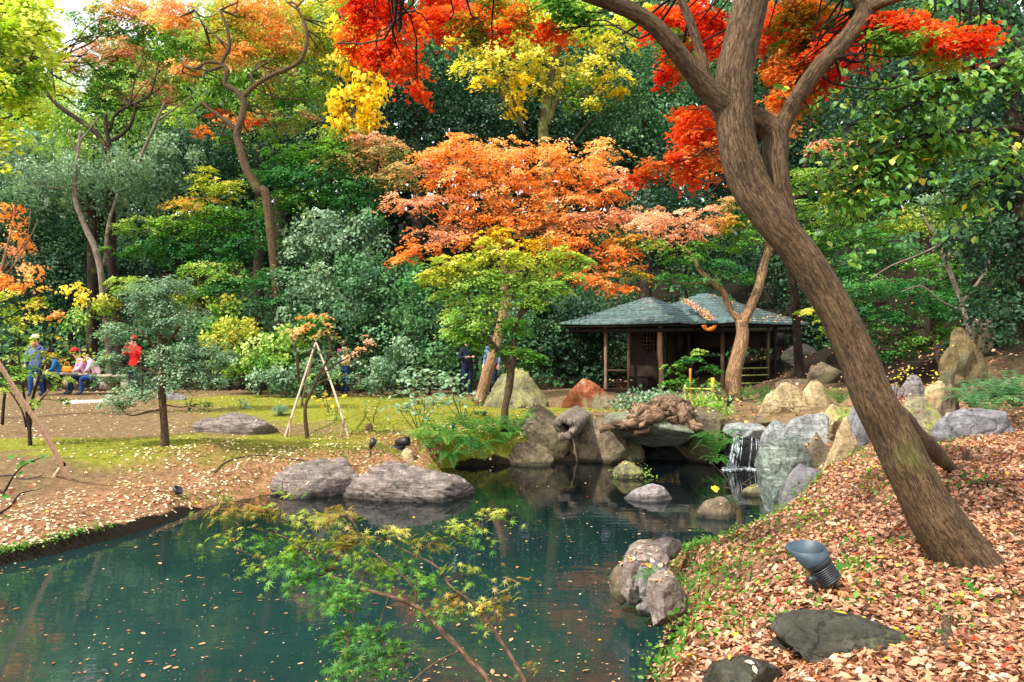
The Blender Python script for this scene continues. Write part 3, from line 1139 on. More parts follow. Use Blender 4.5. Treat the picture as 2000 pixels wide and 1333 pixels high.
# ------------------------------------------------------------------ trees of the middle distance
tree("ginkgo_tree", "tall tree with thin pale yellow crown and forked mossy trunk", "tree", 30,
     [(960, 130, 80, 34, 'yl'), (1010, 90, 70, 34, 'yl'), (1160, 130, 70, 34, 'yl'), (1110, 60, 70, 40, 'yl'), (1200, 80, 50, 44, 'yl'), (1200, 165, 50, 24, 'ye'), (930, 95, 44, 24, 'yl'), (1010, 160, 60, 18, 'ye'),
      (1000, 222, 34, 14, 'ye'), (1120, 205, 40, 14, 'lg'), (1060, 20, 80, 34, 'lm'), (960, 30, 60, 30, 'yl'), (1230, 30, 40, 40, 'lm'), (1130, 165, 40, 22, 'lg'), (1010, 190, 40, 14, 'ye'), (1180, 200, 44, 12, 'yl'), (940, 165, 36, 14, 'ye'),
      (1050, 120, 60, 30, 'yl'), (1100, 150, 50, 24, 'yl'), (1150, 40, 70, 40, 'lm'), (900, 60, 40, 30, 'yl'), (1060, 180, 40, 16, 'yl'), (1000, 50, 60, 30, 'lm')],
     [[(1062, 290, 0, 11), (1066, 230, 0, 10), (1072, 170, 0, 8), (1085, 115, 0, 6), (1100, 70, 0, 4)], [(1068, 245, 0, 7), (1085, 200, 0, 6), (1105, 150, 0, 4), (1110, 100, .2, 3)],
      [(1090, 195, 0, 4), (1130, 190, 0, 3), (1180, 165, .2, 2)], [(1025, 262, 0, 4), (1010, 215, 0, 3.5), (995, 180, 0, 3), (980, 130, 0, 2)], [(1020, 250, 0, 3), (1000, 220, 0, 2.5), (975, 180, 0, 2)],
      [(1118, 280, .5, 2.5), (1150, 240, .5, 2), (1190, 215, .5, 1.5)]],
     lpx=6.0, dens=.78, flat=.45, bark='bark_moss', twigs=6, leaf='broad')

tree("maple_tree", "tall maple with twisted bare limbs and orange over green foliage", "tree", 26,
     [(500, 40, 100, 44, 'ol'), (560, 80, 70, 36, 'ol'), (700, 40, 50, 50, 'yg'), (560, 110, 60, 30, 'yg'), (520, 90, 60, 26, 'go'), (600, 30, 60, 40, 'yg'), (430, 20, 70, 34, 'lg'), (350, 10, 60, 26, 'pk'), (470, 110, 60, 26, 'ol'), (550, 150, 60, 26, 'gp'), (500, 150, 50, 20, 'gr'), (620, 90, 36, 44, 'yg'), (400, 90, 60, 34, 'lg'), (380, 130, 50, 24, 'ol'), (600, 170, 60, 26, 'lg'), (520, 30, 90, 40, 'yg', 1), (440, 100, 70, 30, 'ol', 1), (560, 230, 60, 24, 'gp'), (660, 110, 40, 40, 'lg', 1), (450, 280, 40, 16, 'gr', 1), (540, 260, 50, 20, 'lg', 1), (640, 200, 40, 30, 'lg'), (580, 230, 50, 24, 'lg'), (360, 230, 40, 22, 'lg'), (450, 60, 50, 30, 'yg'), (660, -10, 60, 30, 'yg'), (330, 30, 50, 30, 'ol'),
      (420, 210, 40, 26, 'gr'), (460, 240, 50, 18, 'ol'), (500, 230, 30, 14, 'ro'), (430, 225, 30, 14, 'ro'), (396, 252, 28, 16, 'or'), (400, 150, 44, 24, 'lg'), (440, 170, 44, 22, 'gr'), (340, 90, 60, 30, 'gr'), (360, 50, 50, 26, 'ol'), (560, 190, 60, 22, 'gr'), (520, 190, 44, 18, 'go'),
      (640, 150, 30, 40, 'yg'), (660, 60, 40, 50, 'yg'), (500, -10, 120, 30, 'ol')],
     [[(524, 410, -1.6, 8.8), (505, 372, -1.6, 8.8), (482, 330, -1.6, 8.0), (470, 290, -1.6, 7.6), (463, 262, -1.6, 7.2), (472, 232, -1.6, 6.4), (476, 200, -1.6, 6.4), (462, 178, -1.6, 5.6), (440, 165, -1.6, 4.8), (444, 140, -1.6, 4.8), (434, 122, -1.6, 4.0), (448, 92, -1.6, 3.6), (443, 55, -1.6, 3.2), (430, 20, -1.6, 2.4)],
      [(470, 196, -1.6, 4.8), (495, 170, -1.6, 4.8), (530, 148, -1.6, 4.4), (575, 128, -1.6, 4.0), (594, 105, -1.6, 3.6), (600, 65, -1.6, 3.2), (585, 25, -1.6, 2.4), (560, 5, -1.6, 1.6)], [(462, 255, -1.6, 4.4), (440, 235, -1.6, 4.0), (410, 215, -1.6, 3.6), (394, 198, -1.6, 2.4)],
      [(436, 125, -1.6, 3.2), (405, 122, -1.6, 2.8), (384, 134, -1.6, 2.4), (360, 130, -1.4, 1.6)], [(436, 128, -1.6, 3.2), (410, 138, -1.6, 2.8), (380, 132, -1.6, 1.6)], [(448, 92, -1.6, 2.4), (430, 78, -1.6, 2.0), (400, 50, -1.4, 1.6), (380, 20, -1.3, 1.2)], [(500, 165, -1.6, 3.2), (490, 145, -1.6, 3.2), (510, 130, -1.3, 1.6)]],
     lpx=5.4, dens=.95, flat=.3, bark='bark', twigs=4, limb_r=.03)

tree("maple_tree", "maple with wide low fork and dusky pink and green foliage", "tree", 27.5,
     [(220, 110, 60, 34, 'gp'), (250, 100, 50, 24, 'pk'), (180, 100, 40, 24, 'pk'), (200, 170, 50, 40, 'gr'), (280, 60, 60, 34, 'gr'), (200, 40, 60, 34, 'gr'), (310, 145, 60, 26, 'gp'), (250, 180, 50, 22, 'gp'), (310, 180, 50, 20, 'pk'), (330, 110, 50, 24, 'gr'),
      (360, 190, 30, 24, 'lg'), (260, 140, 50, 20, 'gr'), (190, 210, 40, 20, 'gb'), (240, 30, 70, 30, 'ol'), (150, 70, 36, 24, 'lg'), (180, 140, 50, 26, 'lg'), (270, 110, 60, 30, 'lg', 1), (220, 70, 60, 30, 'lg', 1), (290, 0, 70, 26, 'ol', 1), (160, 110, 44, 22, 'pk', .5), (300, 210, 50, 20, 'lg', 1), (240, 210, 40, 16, 'gr', 1), (360, 130, 40, 26, 'pk', .5), (340, 60, 50, 30, 'lg'), (330, 160, 40, 20, 'lg'), (150, 130, 40, 22, 'gp'), (130, 180, 36, 20, 'yg'), (230, 0, 60, 24, 'go'), (300, 20, 60, 24, 'pk')],
     [[(222, 560, -1.6, 8.8), (218, 480, -1.6, 8.4), (216, 400, -1.6, 8.0), (215, 330, -1.6, 7.2), (214, 290, -1.6, 6.4)], [(212, 300, -1.6, 5.6), (190, 262, -1.6, 5.2), (150, 232, -1.6, 4.8), (112, 205, -1.6, 4.0), (84, 172, -1.6, 3.2)], [(215, 290, -1.6, 4.8), (208, 250, -1.6, 4.0), (206, 222, -1.6, 3.2)],
      [(218, 275, -1.6, 4.0), (240, 262, -1.6, 4.0), (258, 238, -1.6, 3.2), (266, 200, -1.6, 2.4)], [(108, 200, -1.6, 2.4), (106, 170, -1.6, 2.0), (98, 120, -1.6, 1.6)], [(215, 258, -1.5, 3.2), (225, 225, -1.5, 3.2), (255, 205, -1.3, 2.0)]],
     lpx=5.2, dens=.95, flat=.3, bark='bark_dark', twigs=4, limb_r=.03)

tree("bare_tree", "thin grey crooked tree with few leaves behind the shrubs", "tree", 24.5,
     [(160, 330, 90, 40, 'gg', 0, .7), (70, 350, 70, 40, 'gg', 0, .8), (250, 320, 60, 34, 'gg'), (130, 290, 50, 30, 'lg', 0, .5)],
     [[(200, 560, 0, 6), (188, 490, 0, 6), (165, 440, 0, 5.5), (146, 380, 0, 5), (152, 310, 0, 4), (158, 255, 0, 3)], [(205, 520, .3, 4), (212, 440, .3, 3.5), (230, 380, .3, 2.5)], [(152, 300, 0, 2.5), (138, 270, 0, 2), (136, 255, 0, 1.4)],
      [(156, 275, 0, 2.5), (172, 258, 0, 2), (196, 225, 0, 1.5)], [(270, 320, 0, 3), (300, 250, 0, 3), (322, 200, 0, 2)], [(310, 235, 0, 2), (345, 210, 0, 1.5), (372, 190, 0, 1)]],
     lpx=5.2, dens=.9, flat=.5, bark='bark_grey', mat='gloss')

tree("lime_tree", "backlit lime green tree spreading in from the edge", "tree", 15,
     [(30, 60, 80, 70, 'lm'), (60, 10, 70, 50, 'lm'), (20, 170, 70, 60, 'lm'), (80, 110, 46, 36, 'lm'), (10, 260, 50, 34, 'lm'), (60, 215, 40, 26, 'lm'), (-60, 120, 70, 120, 'lm'), (-60, 250, 60, 60, 'yg'), (5, 120, 60, 60, 'lg'), (0, 30, 60, 40, 'lm'), (100, 60, 26, 26, 'lm'), (10, 330, 16, 10, 'lm'), (50, 160, 50, 40, 'lg')],
     [[(-190, 830, 0, 20), (-180, 500, 0, 17), (-150, 250, 0, 14), (-110, 90, 0, 10), (-60, -40, 0, 6)]],
     lpx=9.5, dens=1.15, flat=.45, leaf='broad', twigs=5)

# green maples and shrubs of the second row
for label, d, cl, tr, kw in [
    ("green maple with layered sprays tipped orange, above the pine", 25, [(430, 370, 60, 24, 'yg'), (380, 400, 70, 20, 'go'), (300, 440, 80, 18, 'lg'), (450, 420, 80, 28, 'gr'), (380, 450, 90, 22, 'gr'), (330, 480, 100, 22, 'gb'), (480, 470, 90, 26, 'gb'), (260, 490, 70, 16, 'gr'), (420, 500, 90, 24, 'gb'), (350, 425, 50, 14, 'lg'), (395, 340, 30, 20, 'yg'), (500, 430, 50, 24, 'gb'), (240, 450, 40, 12, 'lg')],
     [[(395, 600, 0, 6), (392, 520, 0, 6), (388, 470, 0, 5), (400, 420, 0, 3)]], {}),
    ("deep green maple standing left of the orange one, orange hem on top", 25.5, [(640, 300, 90, 26, 'gr'), (600, 340, 100, 30, 'gb'), (700, 320, 90, 26, 'gp'), (680, 370, 90, 30, 'gb'), (740, 290, 70, 22, 'gp'), (760, 350, 60, 24, 'gp'), (580, 390, 80, 24, 'gr'), (730, 270, 60, 16, 'pk'), (660, 265, 60, 18, 'lg'), (560, 300, 50, 22, 'gr'), (690, 400, 70, 20, 'gb'), (540, 350, 60, 22, 'gb')],
     [[(688, 560, 0, 6), (688, 470, 0, 5.5), (690, 410, 0, 5), (705, 350, 0, 3.5)], [(690, 410, 0, 4), (670, 370, 0, 3), (650, 330, 0, 2)], [(694, 390, 0, 4), (725, 350, 0, 2.5), (740, 320, 0, 2)]], {}),
    ("dusky grey green maple behind the lawn shrubs", 24.5, [(470, 560, 80, 26, 'gb'), (420, 530, 70, 20, 'lg'), (540, 540, 70, 24, 'gb'), (390, 570, 60, 20, 'gr'), (490, 600, 80, 22, 'ev'), (250, 560, 50, 24, 'lg'), (560, 590, 50, 24, 'gb')], [], {}),
]:
    tree("green_maple", label, "tree", d, cl, tr, group="green maples along the far side of the lawn", lpx=5.0, dens=1.35, flat=.22, bark='bark_dark', twigs=4, limb_r=.03, **kw)

for label, d, cl in [
    ("pale grey green camellia bush, rounded and dense, below the yellow sprays", 24.8, [(640, 440, 70, 34, 'gg'), (690, 470, 70, 40, 'gg'), (600, 480, 60, 34, 'gg'), (720, 430, 40, 24, 'ev'), (650, 500, 80, 30, 'ev')]),
    ("broad blue green camellia bush, largest behind the lawn", 24, [(620, 560, 90, 44, 'gg'), (720, 540, 80, 50, 'ev'), (760, 600, 60, 50, 'ev'), (660, 620, 90, 44, 'ev'), (740, 670, 80, 50, 'ev'), (600, 610, 60, 30, 'gg'), (790, 540, 40, 40, 'ev'), (700, 600, 70, 40, 'gg')]),
    ("dark camellia bush behind the green maple stem", 22.5, [(830, 620, 60, 60, 'ev'), (850, 690, 60, 44, 'ev'), (800, 700, 50, 50, 'gg'), (900, 640, 60, 60, 'ev'), (890, 720, 50, 34, 'ev'), (760, 730, 40, 34, 'ev'), (830, 550, 50, 40, 'gb')]),
    ("black green bush hugging the left end of the hut", 23.5, [(1110, 600, 70, 50, 'dk'), (1080, 680, 60, 60, 'dk'), (1130, 720, 60, 50, 'dk'), (1040, 640, 50, 70, 'ev'), (1160, 660, 40, 50, 'dk')]),
    ("olive grey holly bush on the slope behind the bench trees", 25.8, [(60, 300, 80, 40, 'gg'), (120, 370, 90, 40, 'gg'), (220, 370, 90, 40, 'gg'), (300, 340, 70, 40, 'gg'), (330, 300, 60, 34, 'gg'), (40, 400, 70, 40, 'ev')]),
    ("yellow green leafy shrub behind the tripod poles", 22.8, [(560, 660, 60, 26, 'lg'), (500, 690, 60, 34, 'lg'), (470, 640, 50, 26, 'yg'), (540, 710, 60, 30, 'gr'), (450, 700, 40, 30, 'lg'), (600, 640, 50, 24, 'gr'), (430, 660, 36, 26, 'yg')]),
    ("grey leafed shrub spreading between the poles and the person in jeans", 21.8, [(560, 740, 50, 26, 'gg'), (620, 720, 50, 26, 'gg'), (520, 740, 36, 20, 'gg'), (700, 720, 40, 20, 'gg', .8), (720, 745, 50, 14, 'gg'), (600, 755, 40, 14, 'ev'), (760, 720, 40, 22, 'gg')]),
    ("fine leaved shrub with yellow leaves behind the pine crown", 24.2, [(200, 590, 40, 22, 'yg', 0, .6), (170, 620, 40, 26, 'lg', 0, .6), (400, 620, 60, 26, 'gr'), (380, 590, 50, 20, 'yg', 0, .6), (440, 590, 50, 16, 'yg', 0, .5), (420, 650, 40, 30, 'gr'), (150, 580, 40, 24, 'ye', 0, .3)]),
]:
    tree("garden_shrub", label, "shrub", d, cl, group="shrubs along the back of the lawn", leaf='broad', lpx=6.5, dens=1.3, flat=.65, mat='gloss', bark='bark_dark', twigs=4, limb_r=.03)

# the orange maple in the centre, on the pale leaning trunk beside the olive boulder
tree("orange_maple", "broad flaming orange maple on a pale leaning trunk beside the olive boulder", "tree", 19.2,
     [(860, 300, 70, 26, 'om'), (930, 290, 70, 30, 'ol'), (960, 330, 90, 30, 'ol'), (1000, 300, 70, 30, 'ol'), (1090, 300, 70, 30, 'ol'), (1140, 330, 70, 26, 'ol'), (1180, 300, 44, 30, 'ol', .6), (1080, 350, 80, 24, 'om'), (900, 350, 80, 26, 'om'), (980, 380, 110, 26, 'ol'),
      (1100, 390, 90, 24, 'ol'), (1180, 380, 60, 24, 'om'), (860, 400, 70, 22, 'pk'), (800, 395, 60, 18, 'pk'), (920, 420, 80, 20, 'om'), (1060, 430, 90, 24, 'ol'), (1160, 430, 90, 20, 'pk'), (1250, 420, 70, 20, 'pk'), (860, 455, 80, 20, 'pk'), (820, 485, 60, 20, 'or'),
      (790, 505, 36, 12, 'or'), (920, 470, 60, 20, 'ol'), (1130, 470, 90, 22, 'om'), (1200, 500, 60, 26, 'or'), (1050, 480, 60, 20, 'ye'), (980, 460, 60, 20, 'ye'), (1180, 550, 50, 22, 'ol'), (1130, 540, 50, 20, 'om'), (1215, 565, 34, 16, 'or'), (1240, 470, 60, 18, 'go'),
      (1200, 350, 50, 24, 'pk'), (840, 330, 50, 24, 'pk'), (790, 330, 40, 22, 'gp'), (1300, 430, 60, 16, 'pk'), (1000, 430, 60, 16, 'om'), (1010, 350, 60, 20, 'ol'), (890, 275, 40, 16, 'om'), (1240, 530, 40, 20, 'go')],
     [[(936, 790, 0, 13), (950, 735, 0, 11), (964, 690, 0, 10), (985, 600, .3, 9), (984, 540, .4, 8), (985, 490, .4, 7), (994, 440, .4, 6), (996, 405, .3, 5), (975, 375, .2, 4), (935, 345, 0, 3), (890, 322, 0, 1.5)],
      [(996, 410, .4, 4), (1015, 385, .4, 3), (1040, 372, .4, 2)], [(985, 500, .4, 5), (960, 480, .2, 4), (930, 460, 0, 2.5), (880, 440, -.2, 1.5)], [(990, 470, .4, 5), (1040, 450, .3, 4), (1120, 425, .2, 2.5), (1200, 410, .2, 1.5)],
      [(984, 540, .4, 5), (1060, 510, .3, 4), (1150, 500, .2, 2.5)]],
     lpx=5.6, dens=1.12, flat=.2, bark='bark_tan', twigs=5, limb_r=.025)

tree("yellow_green_maple", "young maple with yellow top and green skirts at the edge of the lawn", "tree", 13.9,
     [(900, 520, 70, 22, 'yg'), (960, 500, 70, 20, 'yg'), (1030, 510, 70, 22, 'yg'), (1090, 500, 50, 20, 'yg'), (860, 540, 50, 22, 'yg'), (930, 550, 70, 22, 'lg'), (1020, 560, 70, 24, 'lg'), (1100, 540, 50, 22, 'lg'), (1130, 510, 36, 18, 'lg'), (880, 570, 50, 18, 'lg'),
      (950, 590, 60, 22, 'lg'), (1040, 590, 50, 20, 'lg'), (940, 630, 60, 24, 'lg'), (900, 610, 50, 22, 'lg'), (1000, 640, 50, 24, 'gr'), (930, 670, 50, 24, 'gr'), (1000, 690, 44, 20, 'gr'), (900, 650, 44, 20, 'lg'), (1036, 700, 26, 24, 'gr'), (960, 475, 50, 12, 'yg'), (830, 540, 26, 16, 'yg'), (1000, 540, 60, 18, 'lg'), (1075, 565, 44, 16, 'lg'), (870, 510, 40, 14, 'yg')],
     [[(984, 842, 0, 8), (986, 800, 0, 7.5), (994, 760, 0, 7.5), (998, 720, 0, 7), (1004, 670, 0, 6), (1010, 625, 0, 5), (1030, 590, 0, 4), (1035, 550, 0, 3), (1028, 520, 0, 2)],
      [(996, 725, 0, 5), (976, 690, 0, 4.5), (955, 660, 0, 4), (945, 630, 0, 3.5), (960, 580, 0, 3), (968, 535, 0, 2)], [(1010, 625, 0, 3.5), (1050, 585, 0, 2.5), (1085, 550, 0, 1.6)], [(955, 655, 0, 2.5), (925, 600, 0, 2), (905, 560, 0, 1.4)]],
     lpx=6.0, dens=1.5, flat=.22, bark='bark', twigs=5, limb_r=.014)

tree("forked_maple", "slender smooth trunked maple forking in front of the hut, pink and green crown", "tree", 17.2,
     [(1300, 430, 60, 20, 'pk', 1), (1380, 420, 60, 20, 'pk'), (1430, 400, 50, 18, 'gp'), (1340, 455, 70, 18, 'pk'), (1420, 440, 50, 20, 'go'), (1330, 500, 60, 18, 'gr'), (1400, 520, 60, 18, 'gb'), (1450, 470, 50, 26, 'gr'), (1310, 550, 44, 18, 'gb'), (1370, 550, 44, 16, 'gb'), (1440, 540, 40, 16, 'gb'), (1290, 480, 44, 16, 'lg'), (1470, 430, 40, 24, 'gr'), (1250, 440, 50, 16, 'pk'), (1390, 480, 50, 16, 'gr')],
     [[(1434, 784, 0, 17), (1432, 740, 0, 15), (1440, 700, 0, 14), (1450, 655, 0, 13.5), (1448, 625, 0, 13)], [(1450, 630, 0, 10), (1466, 600, 0, 9.5), (1482, 560, 0, 9), (1492, 515, 0, 8), (1500, 485, 0, 7), (1490, 430, 0, 4)],
      [(1446, 626, 0, 8), (1428, 608, 0, 7), (1420, 590, 0, 6.5), (1412, 570, 0, 6), (1390, 550, 0, 5.5), (1368, 530, 0, 5), (1352, 500, 0, 4), (1320, 475, 0, 3), (1300, 462, 0, 2)], [(1404, 562, 0, 3.5), (1400, 550, 0, 3), (1416, 542, 0, 2.5)], [(1498, 495, 0, 5), (1512, 480, 0, 4), (1530, 440, 0, 2.5)]],
     lpx=5.6, dens=1.1, flat=.2, bark='bark_tan', twigs=4, limb_r=.02)

tree("yellow_leaved_tree", "slim tree hung with large bright yellow leaves", "tree", 25.6,
     [(690, 130, 44, 34, 'ye'), (720, 170, 36, 30, 'ye'), (665, 190, 30, 34, 'ye'), (700, 210, 44, 24, 'ye'), (730, 200, 26, 20, 'ye'), (680, 70, 34, 34, 'ye'), (700, 30, 30, 40, 'yl'), (660, 240, 30, 14, 'ye'), (735, 240, 20, 14, 'ye'), (700, 250, 30, 12, 'ye')],
     [[(700, 560, 0, 3.4), (698, 420, 0, 3.6), (697, 330, 0, 3.6), (694, 250, 0, 3.4), (690, 180, 0, 3.0), (686, 100, 0, 2.6), (690, 0, 0, 2)], [(692, 200, 0, 1.8), (715, 160, 0, 1.4), (728, 110, 0, 1)], [(694, 240, 0, 1.8), (670, 200, 0, 1.3), (660, 150, 0, .9)]],
     lpx=8.2, dens=1.0, flat=.8, leaf='heart', bark='bark', twigs=5, limb_r=.015)

# right hand slope
for label, d, cl, tr in [
    ("bright green maple on the slope beyond the leaning trunk", 17.5, [(1620, 420, 70, 30, 'lg'), (1680, 390, 70, 26, 'gr'), (1590, 470, 60, 30, 'gr'), (1700, 460, 80, 28, 'gr'), (1640, 520, 80, 30, 'gb'), (1780, 430, 70, 26, 'yg'), (1560, 400, 50, 24, 'lg'), (1750, 500, 80, 30, 'gb'), (1580, 340, 50, 24, 'lg'), (1660, 340, 60, 20, 'gp'), (1620, 290, 50, 24, 'pk'), (1640, 380, 50, 20, 'yg')],
     [[(1560, 700, 1, 9), (1550, 560, .6, 8), (1530, 470, .4, 7), (1545, 400, .2, 6), (1590, 370, 0, 5), (1640, 350, 0, 3)], [(1540, 420, .2, 4), (1580, 300, .2, 3), (1592, 262, .2, 2.5), (1570, 240, .2, 2)]]),
    ("green maple with low layered sprays over the standing rocks", 14.5, [(1700, 560, 80, 28, 'gb'), (1780, 560, 80, 30, 'gb'), (1830, 520, 60, 26, 'gr'), (1660, 600, 60, 26, 'gb'), (1740, 620, 80, 26, 'gb'), (1820, 600, 60, 26, 'gb'), (1700, 660, 60, 24, 'gb'), (1780, 670, 60, 24, 'gr'), (1730, 700, 50, 20, 'gb'), (1620, 640, 44, 20, 'lg'), (1590, 610, 36, 14, 'yg'), (1620, 580, 40, 16, 'lg'), (1850, 650, 40, 24, 'gr')],
     [[(1876, 812, -2, 4.5), (1862, 775, -1.5, 4), (1846, 740, -1, 4), (1828, 690, -.5, 3.5), (1822, 630, 0, 3), (1812, 560, 0, 2.5)], [(1825, 660, -.4, 2), (1780, 620, 0, 1.6), (1730, 590, 0, 1.2)]]),
    ("dusky maple filling the shade under the dark tree", 16, [(1880, 430, 60, 40, 'ev'), (1900, 520, 70, 40, 'ev'), (1860, 580, 60, 36, 'gb'), (1930, 600, 70, 40, 'ev'), (1900, 660, 60, 30, 'ev'), (1960, 680, 50, 34, 'ev'), (1840, 400, 60, 30, 'gg'), (1980, 560, 50, 50, 'ev')],
     [[(1930, 760, 0, 11), (1932, 680, 0, 10), (1925, 600, 0, 9), (1900, 540, 0, 6), (1880, 470, 0, 4)], [(1930, 640, 0, 6), (1890, 600, 0, 6), (1876, 590, 0, 4)], [(1935, 620, 0, 3), (1955, 590, 0, 2.5), (1975, 560, 0, 2)]]),
]:
    tree("slope_maple", label, "tree", d, cl, tr, group="maples on the slope beyond the leaning trunk", lpx=5.4, dens=1.25, flat=.22, bark='bark_dark', twigs=5, limb_r=.025)

tree("bare_tree", "tangle of pale bare twisted branches on the slope", "tree", 13.8,
     [(1850, 420, 70, 40, 'lg', 0, .35), (1900, 380, 60, 30, 'gg', 0, .35), (1930, 470, 60, 40, 'gr', 0, .4)],
     [[(1900, 690, 0, 6), (1880, 600, 0, 5), (1850, 520, 0, 4), (1830, 470, 0, 3.5), (1800, 420, 0, 2.5)], [(1850, 510, 0, 3), (1872, 440, 0, 2.6), (1890, 380, 0, 2), (1870, 340, 0, 1.4)], [(1868, 450, 0, 2), (1850, 390, 0, 1.8), (1858, 350, 0, 1.3)],
      [(1880, 590, 0, 3), (1930, 520, 0, 2.6), (1938, 450, 0, 2), (1920, 390, 0, 1.5), (1905, 360, 0, 1)], [(1835, 480, 0, 2.4), (1790, 500, 0, 2), (1740, 520, 0, 1.5), (1700, 545, 0, 1)], [(1885, 610, 0, 2.5), (1840, 590, 0, 2), (1800, 560, 0, 1.6), (1760, 570, 0, 1)],
      [(1872, 430, 0, 1.6), (1910, 410, 0, 1.3), (1950, 380, 0, .9)]],
     lpx=6, dens=.8, flat=.5, bark='bark_grey', twigs=6)

# the lawn's own small trees
tree("holly_osmanthus", "small grey green clipped tree with a bare stem on the lawn", "tree", 11.9,
     [(300, 575, 60, 34, 'gg'), (226, 650, 40, 28, 'gg'), (290, 628, 40, 26, 'gg'), (350, 620, 64, 36, 'gg'), (340, 690, 60, 30, 'gg'), (390, 690, 56, 34, 'gg'), (210, 705, 34, 22, 'gg'), (262, 772, 60, 22, 'gg'), (360, 740, 70, 24, 'gg'), (425, 740, 40, 16, 'gg'), (250, 738, 50, 12, 'gg', 0, .7), (340, 560, 40, 24, 'gg'), (390, 790, 30, 12, 'ev', 0, .5), (230, 790, 36, 10, 'gg'), (300, 590, 50, 24, 'gg'), (440, 700, 26, 16, 'gg'), (200, 740, 24, 12, 'gg'), (262, 722, 34, 12, 'gg', 0, .8), (250, 690, 26, 12, 'gg', 0, .45)],
     [[(322, 872, 0, 9), (322, 840, 0, 7.5), (318, 790, 0, 7), (316, 740, 0, 6.5), (316, 700, 0, 5), (312, 650, 0, 4), (300, 590, 0, 2.5)], [(318, 735, 0, 4.5), (345, 732, 0, 4), (380, 745, 0, 3), (410, 760, 0, 2)], [(316, 735, 0, 3.5), (290, 722, 0, 3), (250, 715, 0, 2)], [(317, 800, 0, 2.5), (290, 805, 0, 2), (255, 812, 0, 1.2), (235, 798, 0, .8)], [(314, 690, 0, 3), (350, 640, 0, 2), (372, 600, 0, 1.4)], [(312, 690, 0, 3), (270, 640, 0, 2), (250, 600, 0, 1.4)]],
     lpx=5.0, dens=1.5, flat=.4, mat='gloss', bark='bark', twigs=10, limb_r=.012)

tree("shrub_maple", "bushy yellow and orange tinted maple in front of the standing man", "tree", 12.3,
     [(30, 590, 40, 26, 'yg'), (80, 580, 36, 22, 'go'), (60, 630, 44, 22, 'yg'), (110, 620, 26, 18, 'ol'), (20, 650, 36, 22, 'lg'), (90, 660, 40, 16, 'yg', 0, .7), (40, 690, 36, 18, 'lg', 0, .7), (110, 700, 34, 14, 'go', 0, .5), (20, 730, 36, 18, 'gr'), (70, 735, 44, 16, 'lg', 0, 1.2), (110, 745, 40, 14, 'lg', 0, 1.0), (56, 708, 34, 16, 'lg', 0, 1), (180, 700, 30, 10, 'yg', 0, .8), (150, 690, 26, 10, 'yg', 0, .7), (95, 690, 30, 14, 'yg', 0, .9), (30, 770, 36, 16, 'lg'), (80, 790, 40, 10, 'lg', 0, .8), (120, 780, 30, 10, 'gr', 0, .6), (0, 560, 36, 24, 'or'), (45, 550, 30, 16, 'ol')],
     [[(58, 845, 0, 3.6), (60, 800, 0, 3.2), (75, 740, 0, 2.8), (95, 690, 0, 2), (110, 640, 0, 1.2)], [(56, 840, 0, 2.6), (50, 790, 0, 2.2), (40, 720, 0, 1.6), (30, 640, 0, 1)], [(60, 835, 0, 2), (66, 800, 0, 1.8), (90, 770, 0, 1.2)], [(5, 830, .2, 3), (10, 770, .2, 2.6), (25, 700, .2, 2), (55, 600, .1, 1.2)], [(52, 836, 0, 2), (42, 800, 0, 1.6), (10, 750, 0, 1)]],
     lpx=7.5, dens=.62, flat=.35, bark='bark_dark', twigs=5, limb_r=.008)

tree("rusty_shrub", "rusty orange shrub with pinkish bare twigs", "shrub", 15.5,
     [(20, 420, 34, 30, 'or', 0, .7), (40, 460, 36, 30, 'ol', 0, .7), (10, 500, 36, 34, 'pk', 0, .8), (50, 520, 30, 26, 'ol', 0, .7), (10, 550, 30, 30, 'or', 0, .8)],
     [[(-30, 800, 0, 5), (-20, 650, 0, 4), (0, 540, 0, 3), (20, 460, 0, 2), (30, 400, 0, 1.2)], [(0, 550, 0, 1.8), (40, 500, 0, 1.4), (75, 430, 0, .8)], [(5, 530, 0, 1.6), (50, 470, 0, 1.2), (60, 410, 0, .7)]],
     lpx=7, dens=.7, flat=.5, bark='bark_tan', twigs=8, limb_r=.01)

tree("staked_maple", "young spreading maple with thin orange leaves held by the tripod", "tree", 13.6,
     [(600, 640, 44, 16, 'ol', 0, .7), (650, 655, 44, 14, 'gp', 0, .7), (570, 655, 36, 14, 'gp', 0, .6), (620, 622, 40, 12, 'or', 0, .6), (690, 690, 36, 10, 'gp', 0, .6), (660, 690, 40, 12, 'gg', 0, .8), (610, 690, 40, 12, 'gg', 0, .6), (690, 735, 44, 10, 'gg', 0, .8), (640, 735, 40, 10, 'lg', 0, .6), (560, 700, 30, 10, 'lg', 0, .5), (715, 665, 26, 10, 'pk', 0, .5)],
     [[(596, 800, 0, 3.4), (606, 770, 0, 3.2), (625, 730, 0, 2.8), (645, 690, 0, 2.2), (640, 650, 0, 1.5)], [(624, 735, 0, 2), (660, 710, 0, 1.5), (700, 690, 0, 1)], [(618, 750, 0, 1.8), (660, 735, 0, 1.2), (710, 735, 0, .8)], [(640, 700, 0, 1.6), (600, 670, 0, 1.2), (570, 650, 0, .8)], [(572, 655, .3, 3), (580, 700, .3, 3.2), (584, 745, .3, 3)]],
     lpx=6, dens=.75, flat=.22, bark='bark', twigs=7, limb_r=.006)

